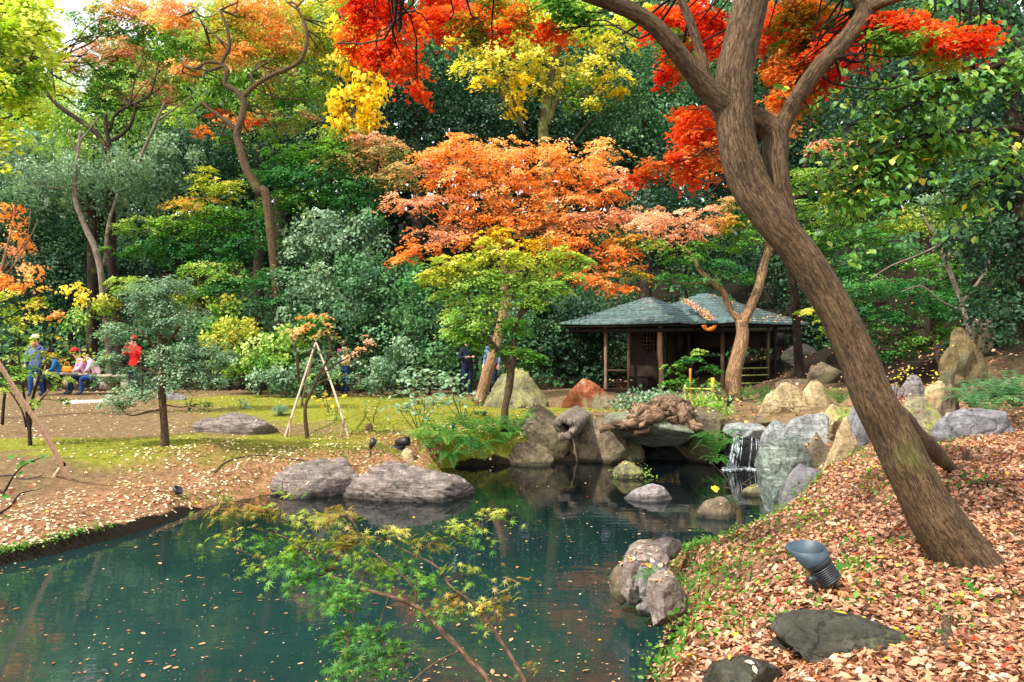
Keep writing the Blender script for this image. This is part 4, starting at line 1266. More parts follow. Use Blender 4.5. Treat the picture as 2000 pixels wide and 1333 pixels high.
tree("hut_maple", "little green layered maple beside the bamboo rail before the hut", "tree", 16.8,
     [(1350, 705, 34, 12, 'gb'), (1320, 720, 30, 12, 'gr'), (1390, 720, 30, 12, 'gb'), (1340, 740, 40, 12, 'gr'), (1390, 745, 26, 10, 'lg'), (1310, 750, 26, 8, 'gr'), (1360, 765, 30, 8, 'lg'), (1370, 690, 24, 8, 'lg'), (1355, 780, 26, 8, 'gr')],
     [[(1356, 800, 0, 2.6), (1354, 770, 0, 2.4), (1350, 740, 0, 2), (1352, 710, 0, 1.4)]],
     lpx=5.2, dens=1.0, flat=.22, bark='bark_dark', twigs=4, limb_r=.01)
# ------------------------------------------------------------------ rocks
M['r_grey'] = rock_mat("rock_grey", (86, 80, 78), (138, 130, 126), (184, 176, 170), strata=.55)
M['r_pale'] = rock_mat("rock_pale", (92, 96, 95), (144, 147, 143), (198, 198, 190), strata=.35)
M['r_green'] = rock_mat("rock_greenish", (62, 70, 62), (104, 114, 100), (152, 160, 142), moss=.35, strata=.3)
M['r_palegreen'] = rock_mat("rock_pale_green", (72, 82, 75), (122, 134, 123), (178, 188, 174), moss=.1, strata=.35)
M['r_olive'] = rock_mat("rock_olive", (76, 74, 54), (122, 118, 84), (158, 152, 110), moss=.55, mosscol=(128, 126, 66))
M['r_red'] = rock_mat("rock_rusty", (92, 46, 28), (148, 82, 50), (176, 128, 88), moss=.15, patch=(150, 138, 112))
M['r_brown'] = rock_mat("rock_brown", (70, 58, 46), (116, 100, 80), (156, 138, 112), moss=.2, patch=(104, 96, 70))
M['r_tan'] = rock_mat("rock_tan", (126, 106, 76), (180, 158, 118), (214, 194, 150), moss=.15, strata=.3)
M['r_dark'] = rock_mat("rock_dark", (38, 37, 31), (64, 61, 51), (92, 88, 75), moss=.1, strata=.3)
M['r_slate'] = rock_mat("rock_slate", (84, 84, 88), (122, 120, 122), (152, 148, 148), strata=.3, scale=.7)
M['r_moss'] = rock_mat("rock_mossy", (90, 84, 66), (136, 126, 98), (176, 166, 132), moss=.6, mosscol=(132, 134, 52))
M['r_pink'] = rock_mat("rock_pinkish", (88, 76, 70), (138, 122, 112), (182, 166, 154), strata=.3)
M['r_slab'] = rock_mat("rock_slab", (66, 68, 56), (108, 112, 94), (154, 158, 138), moss=.25, strata=.3)
M['r_mauve'] = rock_mat("rock_mauve", (72, 63, 57), (124, 111, 102), (170, 155, 144), strata=.6, scale=1.3)
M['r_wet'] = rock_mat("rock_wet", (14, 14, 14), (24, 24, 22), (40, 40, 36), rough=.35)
M['r_stat'] = rock_mat("rock_standing", (74, 64, 38), (118, 100, 62), (150, 124, 80), moss=.3, mosscol=(98, 98, 48), patch=(100, 96, 72))


def ico(level):
    t = (1 + 5 ** .5) / 2
    V = [(-1, t, 0), (1, t, 0), (-1, -t, 0), (1, -t, 0), (0, -1, t), (0, 1, t), (0, -1, -t), (0, 1, -t), (t, 0, -1), (t, 0, 1), (-t, 0, -1), (-t, 0, 1)]
    V = [norm(np.array(v, float)) for v in V]
    Fc = [(0, 11, 5), (0, 5, 1), (0, 1, 7), (0, 7, 10), (0, 10, 11), (1, 5, 9), (5, 11, 4), (11, 10, 2), (10, 7, 6), (7, 1, 8), (3, 9, 4), (3, 4, 2), (3, 2, 6), (3, 6, 8), (3, 8, 9), (4, 9, 5), (2, 4, 11), (6, 2, 10), (8, 6, 7), (9, 8, 1)]
    for _ in range(level):
        mid = {}
        NF = []

        def m(a, b):
            k = (min(a, b), max(a, b))
            if k not in mid:
                V.append(norm(V[a] + V[b]))
                mid[k] = len(V) - 1
            return mid[k]
        for a, b, c in Fc:
            x, y, z = m(a, b), m(b, c), m(c, a)
            NF += [(a, x, z), (b, y, x), (c, z, y), (x, y, z)]
        Fc = NF
    return np.array(V), np.array(Fc)


ICO = {k: ico(k) for k in (2, 3, 4, 5)}


def rock_shape(half, seed, facets=9, rough=.16, level=4, cut=.62, strata=0.0, groove=0.0, tilt=(0, 0)):
    r = np.random.default_rng(seed)
    V, Fc = ICO[level]
    v = V * (1 + rough * .8 * fbm(V * 1.1 + seed * 3.7, 2, seed)[:, None])
    for _ in range(facets + 5):
        n = norm(r.normal(size=3) * [1, 1, .9])
        dd = r.uniform(cut, .9)
        over = np.maximum(v @ n - dd, 0)
        v = v - over[:, None] * n * .94
    v = v * np.asarray(half)
    sc = max(half)
    mn = (half[0] * half[1] * half[2]) ** (1 / 3)
    nn = norm(v / np.asarray(half) ** 1.5)
    v = v + nn * (mn * .055 * fbm(v / sc * 2.2 + seed, 3, seed + 5, .5)[:, None])
    v = v + nn * (mn * .016 * fbm(v / sc * 9.0 + seed, 3, seed + 8, .6)[:, None])
    rid = np.abs(vnoise(v / sc * 2.4 + seed, seed + 3))
    v = v - nn * (mn * .05 * np.clip(.05 - rid, 0, 1) / .05)[:, None]
    if strata:
        ax = norm(np.array([tilt[0], tilt[1], 1.0]))
        h = v @ ax + sc * .10 * fbm(v / sc * 1.3, 2, seed + 2)
        st = np.abs(np.mod(h / (mn * .30), 1.0) - .5) * 2
        v = v - nn * (mn * strata * .05 * (1 - np.clip(st * 5, 0, 1)))[:, None]
    return v, Fc


def rock(label, px, py, w, h, mat, d=None, seed=1, dr=.75, yaw=0.0, lean=0.0, cut=.62, facets=9, rough=.16, strata=0.0, level=4, tilt=(.2, .1), group=None, name="boulder", taper=0.0, sink=.44, kind=None, dz=0.0, slope=0.0):
    """a boulder whose visible base stands at (px, py); w and h as they look in the photograph"""
    c = P(px, py, d) if d else on_ground(px, py)
    d = c[1]
    if level == 4 and max(w, h) < 75:
        level = 3
    W, H = w * d / F, h * d / F
    hz = H / (2 - 2 * sink)
    half = np.array([W / 2, W / 2 * dr, hz]) * 1.08
    v, Fc = rock_shape(half, seed, facets, rough, level, cut, strata, tilt=tilt)
    v = v @ rotz(yaw).T if yaw else v
    top = v[:, 2].max()
    v[:, 2] += H - top
    wd = (v[:, 0].max() - v[:, 0].min())
    v[:, 0] *= W / wd
    if slope:
        v[:, 2] *= 1 - slope * np.clip(v[:, 0] / (W / 2), -1, 1) * (v[:, 2] > 0)
    if taper:
        k = np.clip(v[:, 2] / max(H, .01), 0, 1)
        v[:, :2] *= (1 - taper * k)[:, None]
    v[:, 0] += lean * v[:, 2]
    base = c + np.array([0, half[1] * .55, 0])
    v[:, 2] += dz
    mb = MB()
    mb.add(v + base, [Fc])
    return single(name, label, "rock", mb, M[mat], base, group, smooth=False)


R = rock
R("flat grey layered stone lying on the bare soil of the lawn", 447, 845, 168, 38, 'r_mauve', seed=142, dr=.6, strata=.6, cut=.66, facets=4, sink=.5)
R("smaller of the two long grey boulders in the pond edge, behind the near leaves", 612, 973, 200, 72, 'r_mauve', d=10.9, seed=3, dr=.8, strata=1, tilt=(-.5, .1), slope=-.25, cut=.6, sink=.48)
R("largest grey boulder, long and furrowed, lying in the pond", 780, 981, 276, 70, 'r_mauve', d=10.55, seed=141, dr=.6, strata=1, tilt=(.45, .1), level=5, slope=.22, cut=.66, facets=6, sink=.48)
R("small smooth tan stone behind the long pond boulder", 796, 903, 30, 26, 'r_tan', seed=9, cut=.8)
R("big olive pyramid boulder at the back of the lawn", 1005, 797, 138, 78, 'r_olive', seed=22, dr=.8, taper=.35, cut=.5, facets=12)
R("rust red boulder in front of the hut", 1160, 798, 128, 58, 'r_red', seed=13, dr=.6, facets=12, cut=.5, rough=.3)
R("brown layered boulder beside the hollow stump", 1060, 874, 116, 82, 'r_brown', d=14.0, seed=14, dr=.7, strata=1, tilt=(.2, 0))
R("low tan boulder under the ferns, dipping into the pond", 1038, 912, 104, 48, 'r_brown', d=13.4, seed=15, dr=.7, cut=.55)
R("broad brown boulder standing in the water under the driftwood", 1190, 910, 150, 94, 'r_brown', d=13.9, seed=16, dr=.7, cut=.6)
R("overhanging grey green slab roofing the dark hollow", 1288, 870, 196, 58, 'r_slab', d=13.3, seed=27, dr=1.1, cut=.5, facets=9, rough=.25, sink=.02, slope=.15)
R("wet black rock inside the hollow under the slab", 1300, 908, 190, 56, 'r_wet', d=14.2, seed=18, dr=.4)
R("rounded tan rock face holding up the overhanging slab", 1205, 905, 80, 56, 'r_brown', d=13.7, seed=88, dr=.7)
R("knobbly brown rock at the end of the overhanging slab", 1374, 866, 84, 70, 'r_brown', d=13.7, seed=19, cut=.5, rough=.25)
R("mossy islet stone fringed with grass in the pond", 1230, 936, 76, 34, 'r_olive', d=12.2, seed=20, taper=.3, lean=-.2, cut=.55)
R("low pointed stone barely breaking the pond", 1276, 982, 106, 32, 'r_grey', d=10.5, seed=41, dr=.7, taper=.5, strata=.5)
R("lumpy round stone in the pond below the waterfall", 1404, 1022, 80, 48, 'r_brown', d=9.4, seed=22, cut=.6, strata=.6)
R("half hidden tan stone at the foot of the tall pale rock", 1482, 972, 56, 24, 'r_moss', d=10.8, seed=23)
R("pale capstone over the lip of the waterfall", 1456, 856, 84, 28, 'r_pale', d=13.5, seed=24, dr=.8, cut=.6, sink=.3)
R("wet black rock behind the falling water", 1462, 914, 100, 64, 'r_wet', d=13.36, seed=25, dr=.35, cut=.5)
R("white grey boulder just past the waterfall", 1532, 872, 74, 50, 'r_pale', d=12.4, seed=26, dr=.8, cut=.55)
R("white grey boulder sloping toward the trunk", 1580, 872, 120, 62, 'r_pale', d=11.6, seed=37, dr=.8, cut=.5, facets=13, lean=.2)
R("tall pale green rock slab leaning over the water", 1536, 1003, 94, 154, 'r_palegreen', d=9.3, seed=152, dr=.9, cut=.5, facets=8, lean=.06, taper=-.45, strata=.4, tilt=(-.6, .2), level=5, slope=.12, yaw=.5)
R("slate rock wedged against the tall pale rock", 1562, 1000, 92, 92, 'r_slate', d=8.6, seed=29, dr=.7, lean=.35, cut=.5)
R("brown pointed rock behind the tall pale rock", 1606, 908, 66, 62, 'r_brown', d=9.9, seed=30, cut=.5, taper=.3)
R("upright tan rock touching the leaning trunk", 1646, 908, 70, 94, 'r_tan', d=9.5, seed=31, dr=.7, taper=.4, lean=.12, cut=.5)
R("dark upright rock just behind the leaning trunk", 1683, 880, 44, 104, 'r_slate', d=9.9, seed=32, dr=.7)
R("cracked sandstone boulder with deep split", 1536, 812, 108, 64, 'r_tan', d=14.2, seed=33, dr=.7, cut=.5, facets=14, rough=.25, level=5)
R("smooth rounded sandstone beside the cracked boulder", 1606, 806, 60, 62, 'r_tan', d=14.2, seed=34, lean=-.2, cut=.75)
R("small sandstone lump below the rounded sandstone", 1630, 826, 46, 36, 'r_tan', d=13.0, seed=35)
R("moss streaked grey boulder beyond the leaning trunk", 1800, 848, 108, 76, 'r_moss', d=8.8, seed=36, dr=.7, cut=.55, level=5)
R("broad flat slate slab at the edge of the leaf covered bank", 1925, 862, 184, 64, 'r_slate', d=8.0, seed=47, dr=.5, cut=.45, facets=12, level=5)
R("pointed grey boulder beyond the moss streaked one", 1785, 784, 58, 52, 'r_grey', d=11.6, seed=48, cut=.55)
R("squared tan boulder under the standing rocks", 1828, 796, 46, 52, 'r_tan', d=10.8, seed=39, cut=.55)
R("dark tan boulder behind the thin bent stem", 1860, 812, 44, 66, 'r_brown', d=10.4, seed=40)
R("low dark squared block behind the leaning trunk", 1756, 784, 40, 34, 'r_slate', d=11.9, seed=61, cut=.45)
R("broad mossy standing rock, body of the stacked group", 1884, 756, 84, 86, 'r_stat', d=12.3, seed=42, dr=.6, taper=.25, cut=.5)
R("rounded rock perched atop the stacked group, head shaped", 1880, 704, 52, 56, 'r_stat', d=12.2, seed=43, taper=.2, cut=.55, dz=.06)
R("slim rock leaning at the side of the stacked group", 1856, 726, 34, 56, 'r_stat', d=11.9, seed=44, lean=.2, cut=.55)
R("second slim rock shouldering the stacked group in the shade", 1912, 726, 40, 58, 'r_stat', d=12.6, seed=45, lean=-.2)
R("dim rounded rock in the shade at the corner of the hut", 1576, 706, 84, 34, 'r_dark', d=21, seed=46)  # dark stone colour carries the shade of the hut corner
R("long dim ledge rock past the hut corner", 1560, 764, 96, 24, 'r_brown', d=17.5, seed=57, dr=.5, cut=.5)
R("dark rock under the green maple sprays", 1612, 742, 66, 34, 'r_brown', d=17, seed=58)
R("low rock at the foot of the dark edge tree", 1950, 770, 70, 30, 'r_brown', d=11.2, seed=59)
R("buried rock seen pale through branches on the slope", 1920, 660, 50, 40, 'r_brown', d=14.5, seed=60)
R("wide grey stone at the edge of the path behind the pine", 330, 782, 60, 14, 'r_grey', seed=62, dr=.5)
for k, (x, y, w, h, d) in enumerate([(1400, 800, 40, 22, 15.6), (1376, 812, 36, 18, 15.0), (1418, 818, 44, 20, 14.8), (1450, 816, 34, 14, 14.9), (1482, 812, 36, 16, 15), (1398, 778, 36, 14, 17), (1495, 826, 60, 12, 14.0), (1440, 838, 40, 18, 14.0), (1400, 838, 40, 26, 14.1), (1420, 858, 34, 30, 13.8)]):
    R(["small stone left of the spotlight post", "small stone under the bamboo rail fern", "round stone in front of the spotlight post", "flat stone right of the spotlight post", "small stone touching the cracked sandstone", "small stone at the foot of the yellow post", "long low stone above the pale boulders", "flat step stone above the waterfall lip", "squat stone below the spotlight post", "wedge stone beside the waterfall fern"][k] + ", brown", x, y, w, h, 'r_brown', d=d, seed=70 + k, group="small stones by the slender maple", level=3)
# the little rockery at the water's edge below the spotlight
for k, (lb, x, y, w, h, d, mt) in enumerate([
    ("flat pale stone on top of the waterside rockery", 1290, 1086, 110, 30, 6.5, 'r_pink'), ("upper ledge stone of the waterside rockery", 1270, 1108, 90, 36, 6.2, 'r_pink'), ("squat stone at the tip of the waterside rockery", 1214, 1150, 48, 46, 6.1, 'r_brown'),
    ("ribbed stone second from the tip of the waterside rockery", 1240, 1150, 50, 58, 6.0, 'r_pink'), ("stone with fern in the middle of the waterside rockery", 1268, 1166, 56, 60, 5.8, 'r_grey'), ("largest rounded stone of the waterside rockery", 1304, 1198, 84, 72, 5.4, 'r_pink'), ("small wedge stone in the waterside rockery", 1286, 1140, 54, 44, 5.9, 'r_grey'), ("low wet stone at the foot of the rockery", 1246, 1172, 36, 22, 5.8, 'r_dark')]):
    R(lb, x, y, w, h, mt, d=d, seed=90 + k, strata=.4, group="stones of the waterside rockery", facets=10, cut=.55)
# dark flat stones half buried in the leaf litter
R("long dark stone half buried in the leaves in front", 1690, 1302, 250, 74, 'r_dark', d=2.95, seed=126, dr=1.0, yaw=.5, cut=.5, strata=.5, level=5, sink=.5)
R("dark wedge of stone just above the long dark stone", 1575, 1266, 150, 40, 'r_dark', d=3.25, seed=102, dr=.6, yaw=.35, cut=.5, sink=.45)
R("dark stone cut by the lower edge of the view", 1450, 1352, 170, 56, 'r_dark', d=2.9, seed=103, dr=.8, cut=.55, sink=.45)
R("small squared dark stone above the buried stones", 1513, 1232, 42, 22, 'r_dark', d=3.5, seed=104, cut=.45, yaw=.3)
# ------------------------------------------------------------------ garden hut with two hipped roofs
M['shingle'] = plain_mat("shingle", (68, 86, 84), .85, .3, 9, .3, .4, usecol=True)
M['wood'] = plain_mat("old_wood", (84, 64, 48), .85, .3, 12, .2, .4, stretch=(6, 6, .6))
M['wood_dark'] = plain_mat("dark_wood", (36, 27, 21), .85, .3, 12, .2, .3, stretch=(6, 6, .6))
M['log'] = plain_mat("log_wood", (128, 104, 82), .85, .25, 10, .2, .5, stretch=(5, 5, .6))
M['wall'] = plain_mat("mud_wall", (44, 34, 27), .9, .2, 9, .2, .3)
M['paper'] = plain_mat("paper_light", (140, 128, 104), .9, .1, 9, .2, .1)
M['bamboo'] = plain_mat("bamboo_green", (150, 158, 70), .5, .2, 8, .4, .1)
M['bamboo_y'] = plain_mat("bamboo_yellow", (206, 160, 48), .5, .15, 8, .4, .1)
M['pole'] = plain_mat("pale_pole", (196, 160, 130), .75, .16, 14, .3, .2, stretch=(4, 4, .7))
M['pole_grey'] = plain_mat("weathered_pole", (158, 138, 116), .75, .22, 14, .3, .2, stretch=(4, 4, .7))
M['orange'] = plain_mat("orange_board", (226, 120, 30), .6, .08, 12, .3, .05)

zg = .72
A1, B1, C1 = P(1095, 637, 22.9), P(1326, 631, 20.9), P(1414, 633, 24.0)
D1 = A1 + C1 - B1
K1 = P(1268, 581, 23.4)
B2, C2 = P(1436, 632, 21.2), P(1580, 633, 24.0)
A2 = np.array([B2[0] - (C2[1] - B2[1]) * 1.05, B2[1] + (C2[0] - B2[0]) * 1.0, B2[2]])
D2 = A2 + C2 - B2
K2 = P(1376, 573, 24.2)
hut = Thing("garden_hut", "dark open garden hut under two joined hipped roofs of blue grey shingles", "hut", (K1[0] + .8, K1[1], zg))


def roof(corners, peak, seed, n=11):
    r = np.random.default_rng(seed)
    cs = [np.array(c, float) for c in corners]
    ez = np.mean([c[2] for c in cs])
    for c in cs:
        c[2] = ez
    rf = MB()                         # boarding under the shingles
    dn = np.array([0, 0, -.075])
    Vv = [c + dn for c in cs] + [peak + dn]
    rf.add(np.array(Vv), [[(0, 1, 4), (1, 2, 4), (2, 3, 4), (3, 0, 4)], [(3, 2, 1, 0)]])
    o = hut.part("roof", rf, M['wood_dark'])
    o["label"] = "hipped roof standing over the round window" if seed == 1 else "hipped roof standing taller behind the slender maple"

    def at(k, t, s):
        """side k, t from eave to peak, s along the side"""
        a, b = cs[k], cs[(k + 1) % 4]
        e = a + (b - a) * s
        q = e + (peak - e) * t
        up = .025 * (abs(2 * s - 1) ** 3) * (1 - t) ** 3
        q = q.copy()
        q[2] += up - .01 * math.sin(math.pi * t)
        return q
    S = 10
    for j in range(n):
        t0, t1 = j / n, min((j + 1.3) / n, .995)
        mb = MB()
        ring = []
        for lev, (t, dz) in enumerate([(t0, -.02), (t0, .045), (t1, .004)]):
            for k in range(4):
                for s in range(S):
                    q = at(k, t, s / S)
                    out = q - peak
                    out[2] = 0
                    out = out / max(np.linalg.norm(out), 1e-6)
                    jit = r.normal() * .004
                    ring.append(q + np.array([0, 0, dz + jit]) + out * (.012 if lev < 2 else 0))
        m = 4 * S
        i = np.arange(2)[:, None] * m
        jj = np.arange(m)[None, :]
        jn = (jj + 1) % m
        Q = np.stack([i + jj, i + jn, i + m + jn, i + m + jj], -1).reshape(-1, 4)
        col = np.repeat(r.uniform(.82, 1.15), len(ring))[:, None] * np.array([1, 1, 1]) * r.uniform(.93, 1.07, (len(ring), 1))
        mb.add(np.array(ring), [Q], col)
        hut.part("shingle_course", mb, M['shingle'], parent=o, col=True)
    mb = MB()
    lathe(mb, [(.001, .035), (.05, .03), (.09, .0), (.10, -.03), (.001, -.04)], peak, (0, 0, 1), 10)
    hut.part("ridge_cap", mb, M['shingle'], parent=o)


roof([A1, B1, C1, D1], K1, 1)
roof([A2, B2, C2, D2], K2, 2, 12)


def post(px, d, w, mat, top=634, crook=0.0):
    x = P(px, 700, d)
    mb = MB()
    a = np.array([x[0], d, zg - .1])
    z1 = EYE - (top - 666.5) * d / F
    r = w * d / F / 2
    k = np.array([crook, 0, 0])
    tube(mb, [a, [x[0] + crook, d, zg + .5], [x[0] - crook, d, zg + 1.1], [x[0], d, z1]], [r * 1.1, r * .9, r, r * .95], sides=9, m=15, bump=.08)
    return hut.part("post", mb, M[mat], smooth=True, tc=True)


post(1183, 22.6, 7, 'log')
post(1228, 22.3, 7, 'wood')
post(1290, 21.5, 10, 'log', crook=.02)
post(1345, 22.4, 7, 'wood_dark')
post(1411, 22.2, 8, 'wood')
post(1500, 22.8, 7, 'wood')
post(1514, 22.9, 8, 'wood_dark')
post(1350, 24.6, 8, 'wood_dark')
# beams just under the eaves
mb = MB()
for a, b in ((A1, B1), (B1, C1), (A2, B2), (B2, C2)):
    ca = a + (K1 - a) * .10 if a is A1 or a is B1 else a + (K2 - a) * .10
    cb = b + ((K1 if b is B1 or b is C1 else K2) - b) * .10
    v = cb - ca
    L = np.linalg.norm(v[:2])
    bm = MB()
    box(bm, ((ca + cb) / 2)[:2].tolist() + [A1[2] - .14], (L, .10, .10), rotz(math.atan2(v[1], v[0])))
    hut.part("beam", bm, M['wood_dark'])


def wall(px0, d0, px1, d1, z0, z1, mat='wall', name="wall", hole=None):
    a, b = P(px0, 700, d0), P(px1, 700, d1)
    v = b - a
    L = np.linalg.norm(v[:2])
    th = math.atan2(v[1], v[0])
    mb = MB()
    if hole is None:
        box(mb, ((a + b) / 2)[:2].tolist() + [(z0 + z1) / 2], (L, .06, z1 - z0), rotz(th))
        return hut.part(name, mb, M[mat]), None
    u, zc, r = hole                           # a round opening
    ux = v / L
    nrm = np.array([-ux[1], ux[0], 0])
    n = 28
    ring, rect = [], []
    for k in range(n):
        an = 2 * math.pi * k / n
        c, s = math.cos(an), math.sin(an)
        ring.append((u + r * c, zc + r * s))
        tt = min((L - u) / c if c > 1e-6 else 1e9, -u / c if c < -1e-6 else 1e9, (z1 - zc) / s if s > 1e-6 else 1e9, (z0 - zc) / s if s < -1e-6 else 1e9)
        rect.append((u + tt * c, zc + tt * s))
    V = []
    for off in (-.03, .03):
        for q in ring + rect:
            V.append(np.array([a[0], a[1], 0]) + np.array([ux[0], ux[1], 0]) * q[0] + np.array([0, 0, q[1]]) + nrm * off)
    Q = []
    for k in range(n):
        kn = (k + 1) % n
        Q += [(k, kn, n + kn, n + k), (2 * n + k, 2 * n + n + k, 2 * n + n + kn, 2 * n + kn), (k, 2 * n + k, 2 * n + kn, kn)]
    mb.add(np.array(V), [Q])
    w = hut.part(name, mb, M[mat])
    win = MB()
    for k in range(-3, 4):
        xx = k * r / 3.6
        hh = math.sqrt(max(r * r - xx * xx, 0))
        c = np.array([a[0], a[1], 0]) + np.array([ux[0], ux[1], 0]) * (u + xx) + np.array([0, 0, zc])
        box(win, c, (.018, .02, 2 * hh), rotz(th))
        c = np.array([a[0], a[1], 0]) + np.array([ux[0], ux[1], 0]) * u + np.array([0, 0, zc + xx])
        box(win, c + nrm * .012, (2 * hh, .016, .018), rotz(th))
    hut.part("window_lattice", win, M['wood'], parent=w)
    return w, (a, ux, nrm, u, zc, r, th)


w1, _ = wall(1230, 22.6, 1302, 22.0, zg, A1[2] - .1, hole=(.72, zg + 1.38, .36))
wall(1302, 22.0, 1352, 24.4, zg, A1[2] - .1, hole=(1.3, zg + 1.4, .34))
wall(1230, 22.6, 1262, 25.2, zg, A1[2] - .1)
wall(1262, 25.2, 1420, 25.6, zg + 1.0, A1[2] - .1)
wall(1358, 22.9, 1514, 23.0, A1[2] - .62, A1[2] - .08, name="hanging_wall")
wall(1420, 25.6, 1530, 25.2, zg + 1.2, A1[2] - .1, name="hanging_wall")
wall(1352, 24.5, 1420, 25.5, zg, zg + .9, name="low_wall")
# bench board inside, floor slab
mb = MB()
c = P(1246, 745, 22.0)
box(mb, (c[0] + .1, 22.0, zg + .38), (.62, .3, .05))
box(mb, (c[0] + .35, 22.0, zg + .18), (.05, .22, .36))
box(mb, (c[0] - .16, 22.0, zg + .18), (.05, .22, .36))
hut.part("bench", mb, M['wood_dark'])
mb = MB()
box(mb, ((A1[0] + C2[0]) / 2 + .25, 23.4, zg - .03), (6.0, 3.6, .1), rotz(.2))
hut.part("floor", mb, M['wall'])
# rail at the open end
for z in (.42, .62, .20):
    mb = MB()
    a, b = P(1425, 700, 21.9), P(1500, 700, 22.6)
    a[2] = b[2] = zg + z
    tube(mb, [a, (a + b) / 2, b], .02, 6)
    hut.part("rail", mb, M['bamboo'], smooth=True, tc=True)
for px, d in ((1184, 22.6),):
    mb = MB()
    a, b = P(1186, 700, 22.6), P(1228, 700, 22.4)
    a[2] = b[2] = zg + .55
    tube(mb, [a, b], .02, 6)
    hut.part("rail", mb, M['wood'], smooth=True, tc=True)
for px in (1440, 1462, 1484):
    mb = MB()
    a = P(px, 700, 22.2)
    box(mb, (a[0], 22.2 + (px - 1425) * .009, zg + .33), (.05, .05, .66))
    hut.part("rail_post", mb, M['wood_dark'])
# orange crescent under the eave: lower half of a ring, a finger deep
mb = MB()
c = P(1385, 637, 21.55)
n = 16
V = []
for off in (-.02, .02):
    for rr in (.085, .20):
        for k in range(n + 1):
            an = math.pi * (1 + k / n)
            ro = rr if rr > .1 else rr * (1.0 + .25 * math.cos(3 * an))
            V.append(c + np.array([ro * math.cos(an), off, .02 + ro * .82 * math.sin(an)]))
m = n + 1
Q = []
for k in range(n):
    Q += [(k, k + 1, m + k + 1, m + k), (2 * m + k, 3 * m + k, 3 * m + k + 1, 2 * m + k + 1), (m + k, m + k + 1, 3 * m + k + 1, 3 * m + k), (k, 2 * m + k, 2 * m + k + 1, k + 1)]
Q += [(0, m, 3 * m, 2 * m), (n, 2 * m + n, 3 * m + n, m + n)]
mb.add(np.array(V), [Q])
single("hanging_ornament", "orange crescent hanging under the hut eave at the roof valley", "ornament", mb, M['orange'], c)

# small bamboo rail on posts before the hut
t = Thing("bamboo_rail", "low bamboo rail on short posts before the hut, one post yellow", "rail", G(1365, 800, .75))
for px, top, bot, mt, w in ((1392, 738, 798, 'bamboo_y', 7), (1338, 752, 800, 'pole', 5), (1348, 720, 795, 'orange', 4)):
    mb = MB()
    a, b = P(px, bot, 16.6), P(px, top, 16.6)
    tube(mb, [a - [0, 0, .1], (a + b) / 2, b], w / 2 * 16.6 / F, 8)
    t.part("post", mb, M[mt], smooth=True, tc=True)
mb = MB()
tube(mb, [P(1334, 759, 16.55), P(1394, 761, 16.55)], .022, 8, m=6)
t.part("rail", mb, M['bamboo'], smooth=True, tc=True)
# ------------------------------------------------------------------ garden things
M['black'] = plain_mat("black_metal", (26, 28, 32), .45, .2, 30, .5, .05)
M['lamp'] = plain_mat("lamp_grey_metal", (48, 64, 74), .5, .10, 40, .5, .04)
M['lamp_d'] = plain_mat("lamp_dark_metal", (34, 40, 45), .45, .10, 40, .5, .04)
M['cable'] = plain_mat("cable", (34, 40, 56), .5, .2, 30, .4, .05)
M['stone'] = plain_mat("bench_stone", (150, 138, 122), .85, .2, 12, .2, .4)
M['pave'] = plain_mat("paving_stone", (214, 202, 184), .85, .1, 10, .2, .3)
M['deadwood'] = bark_mat("dead_wood", (98, 76, 60), (150, 122, 98), (188, 160, 136), .05, .6, 1.0)


def pole(t, name, rows, mat, d=None, sides=8):
    mb = MB()
    p, r = px_path(rows, d)
    tube(mb, p, r, sides, bump=.06)
    return t.part(name, mb, M[mat], smooth=True, tc=True)


# tripod of poles on the lawn
g0 = G(617, 845, .52)
t = Thing("support_tripod", "tripod of pale bamboo poles lashed round the young maple", "plant support", g0)
b1, b2, b3 = G(556, 848, .50), G(682, 848, .50), G(586, 795, .54)
ap = P(617, 668, (b1[1] + b3[1]) / 2 + .3)
for b, ov in ((b1, .10), (b2, .10), (b3, .08)):
    mb = MB()
    e = ap + (ap - b) * ov * .35
    tube(mb, [b - [0, 0, .08], b + (ap - b) * .5 + [.01, 0, 0], e], [.024, .021, .017], 8, m=9, bump=.05)
    t.part("pole", mb, M['pole_grey'], smooth=True, tc=True)
for b, o in ((b1, (.10, -.02)), (b2, (-.14, -.06)), (b3, (.08, .03))):
    mb = MB()
    s = b + np.array([o[0], o[1], -.08])
    tube(mb, [s, b + (ap - b) * .14], .02, 6, m=4)
    t.part("peg", mb, M['log'], smooth=True, tc=True)
mb = MB()
lathe(mb, [(.03, -.04), (.045, -.02), (.045, .03), (.03, .05)], ap, (0, 0, 1), 10)
t.part("lashing", mb, M['wood_dark'])

# the lone pole nearer the shore
a, b = G(140, 938, .30), P(-30, 665, 9.2)
t = Thing("support_pole", "long pinkish pole slanting over the bare bank, pegged at its foot", "plant support", a)
mb = MB()
tube(mb, [a - [0, 0, .06], a + (b - a) * .33 + [.02, 0, 0], a + (b - a) * .66, b], [.032, .03, .027, .024], 9, m=14, bump=.06)
t.part("pole", mb, M['pole'], smooth=True, tc=True)
q = a + (b - a) * .12
mb = MB()
tube(mb, [G(96, 936, .32) - [0, 0, .08], q], .024, 7, m=4)
t.part("peg", mb, M['pole'], smooth=True, tc=True)
mb = MB()
lathe(mb, [(.035, -.03), (.045, 0), (.035, .03)], q, b - a, 10)
t.part("lashing", mb, M['wood_dark'])
mb = MB()
c = G(94, 928, .33)
pts = []
for k in range(70):
    an = k * .62
    rr = .10 + .02 * math.sin(k * .7)
    pts.append(c + np.array([rr * math.cos(an), rr * .8 * math.sin(an), .02 + .05 * k / 70 + .015 * math.sin(k * 1.3)]))
tube(mb, pts, .007, 5, m=210)
single("cable_coil", "loose coil of dark blue cable beside the slanting pole", "cable", mb, M['cable'], c, smooth=True, tc=True)
mb = MB()
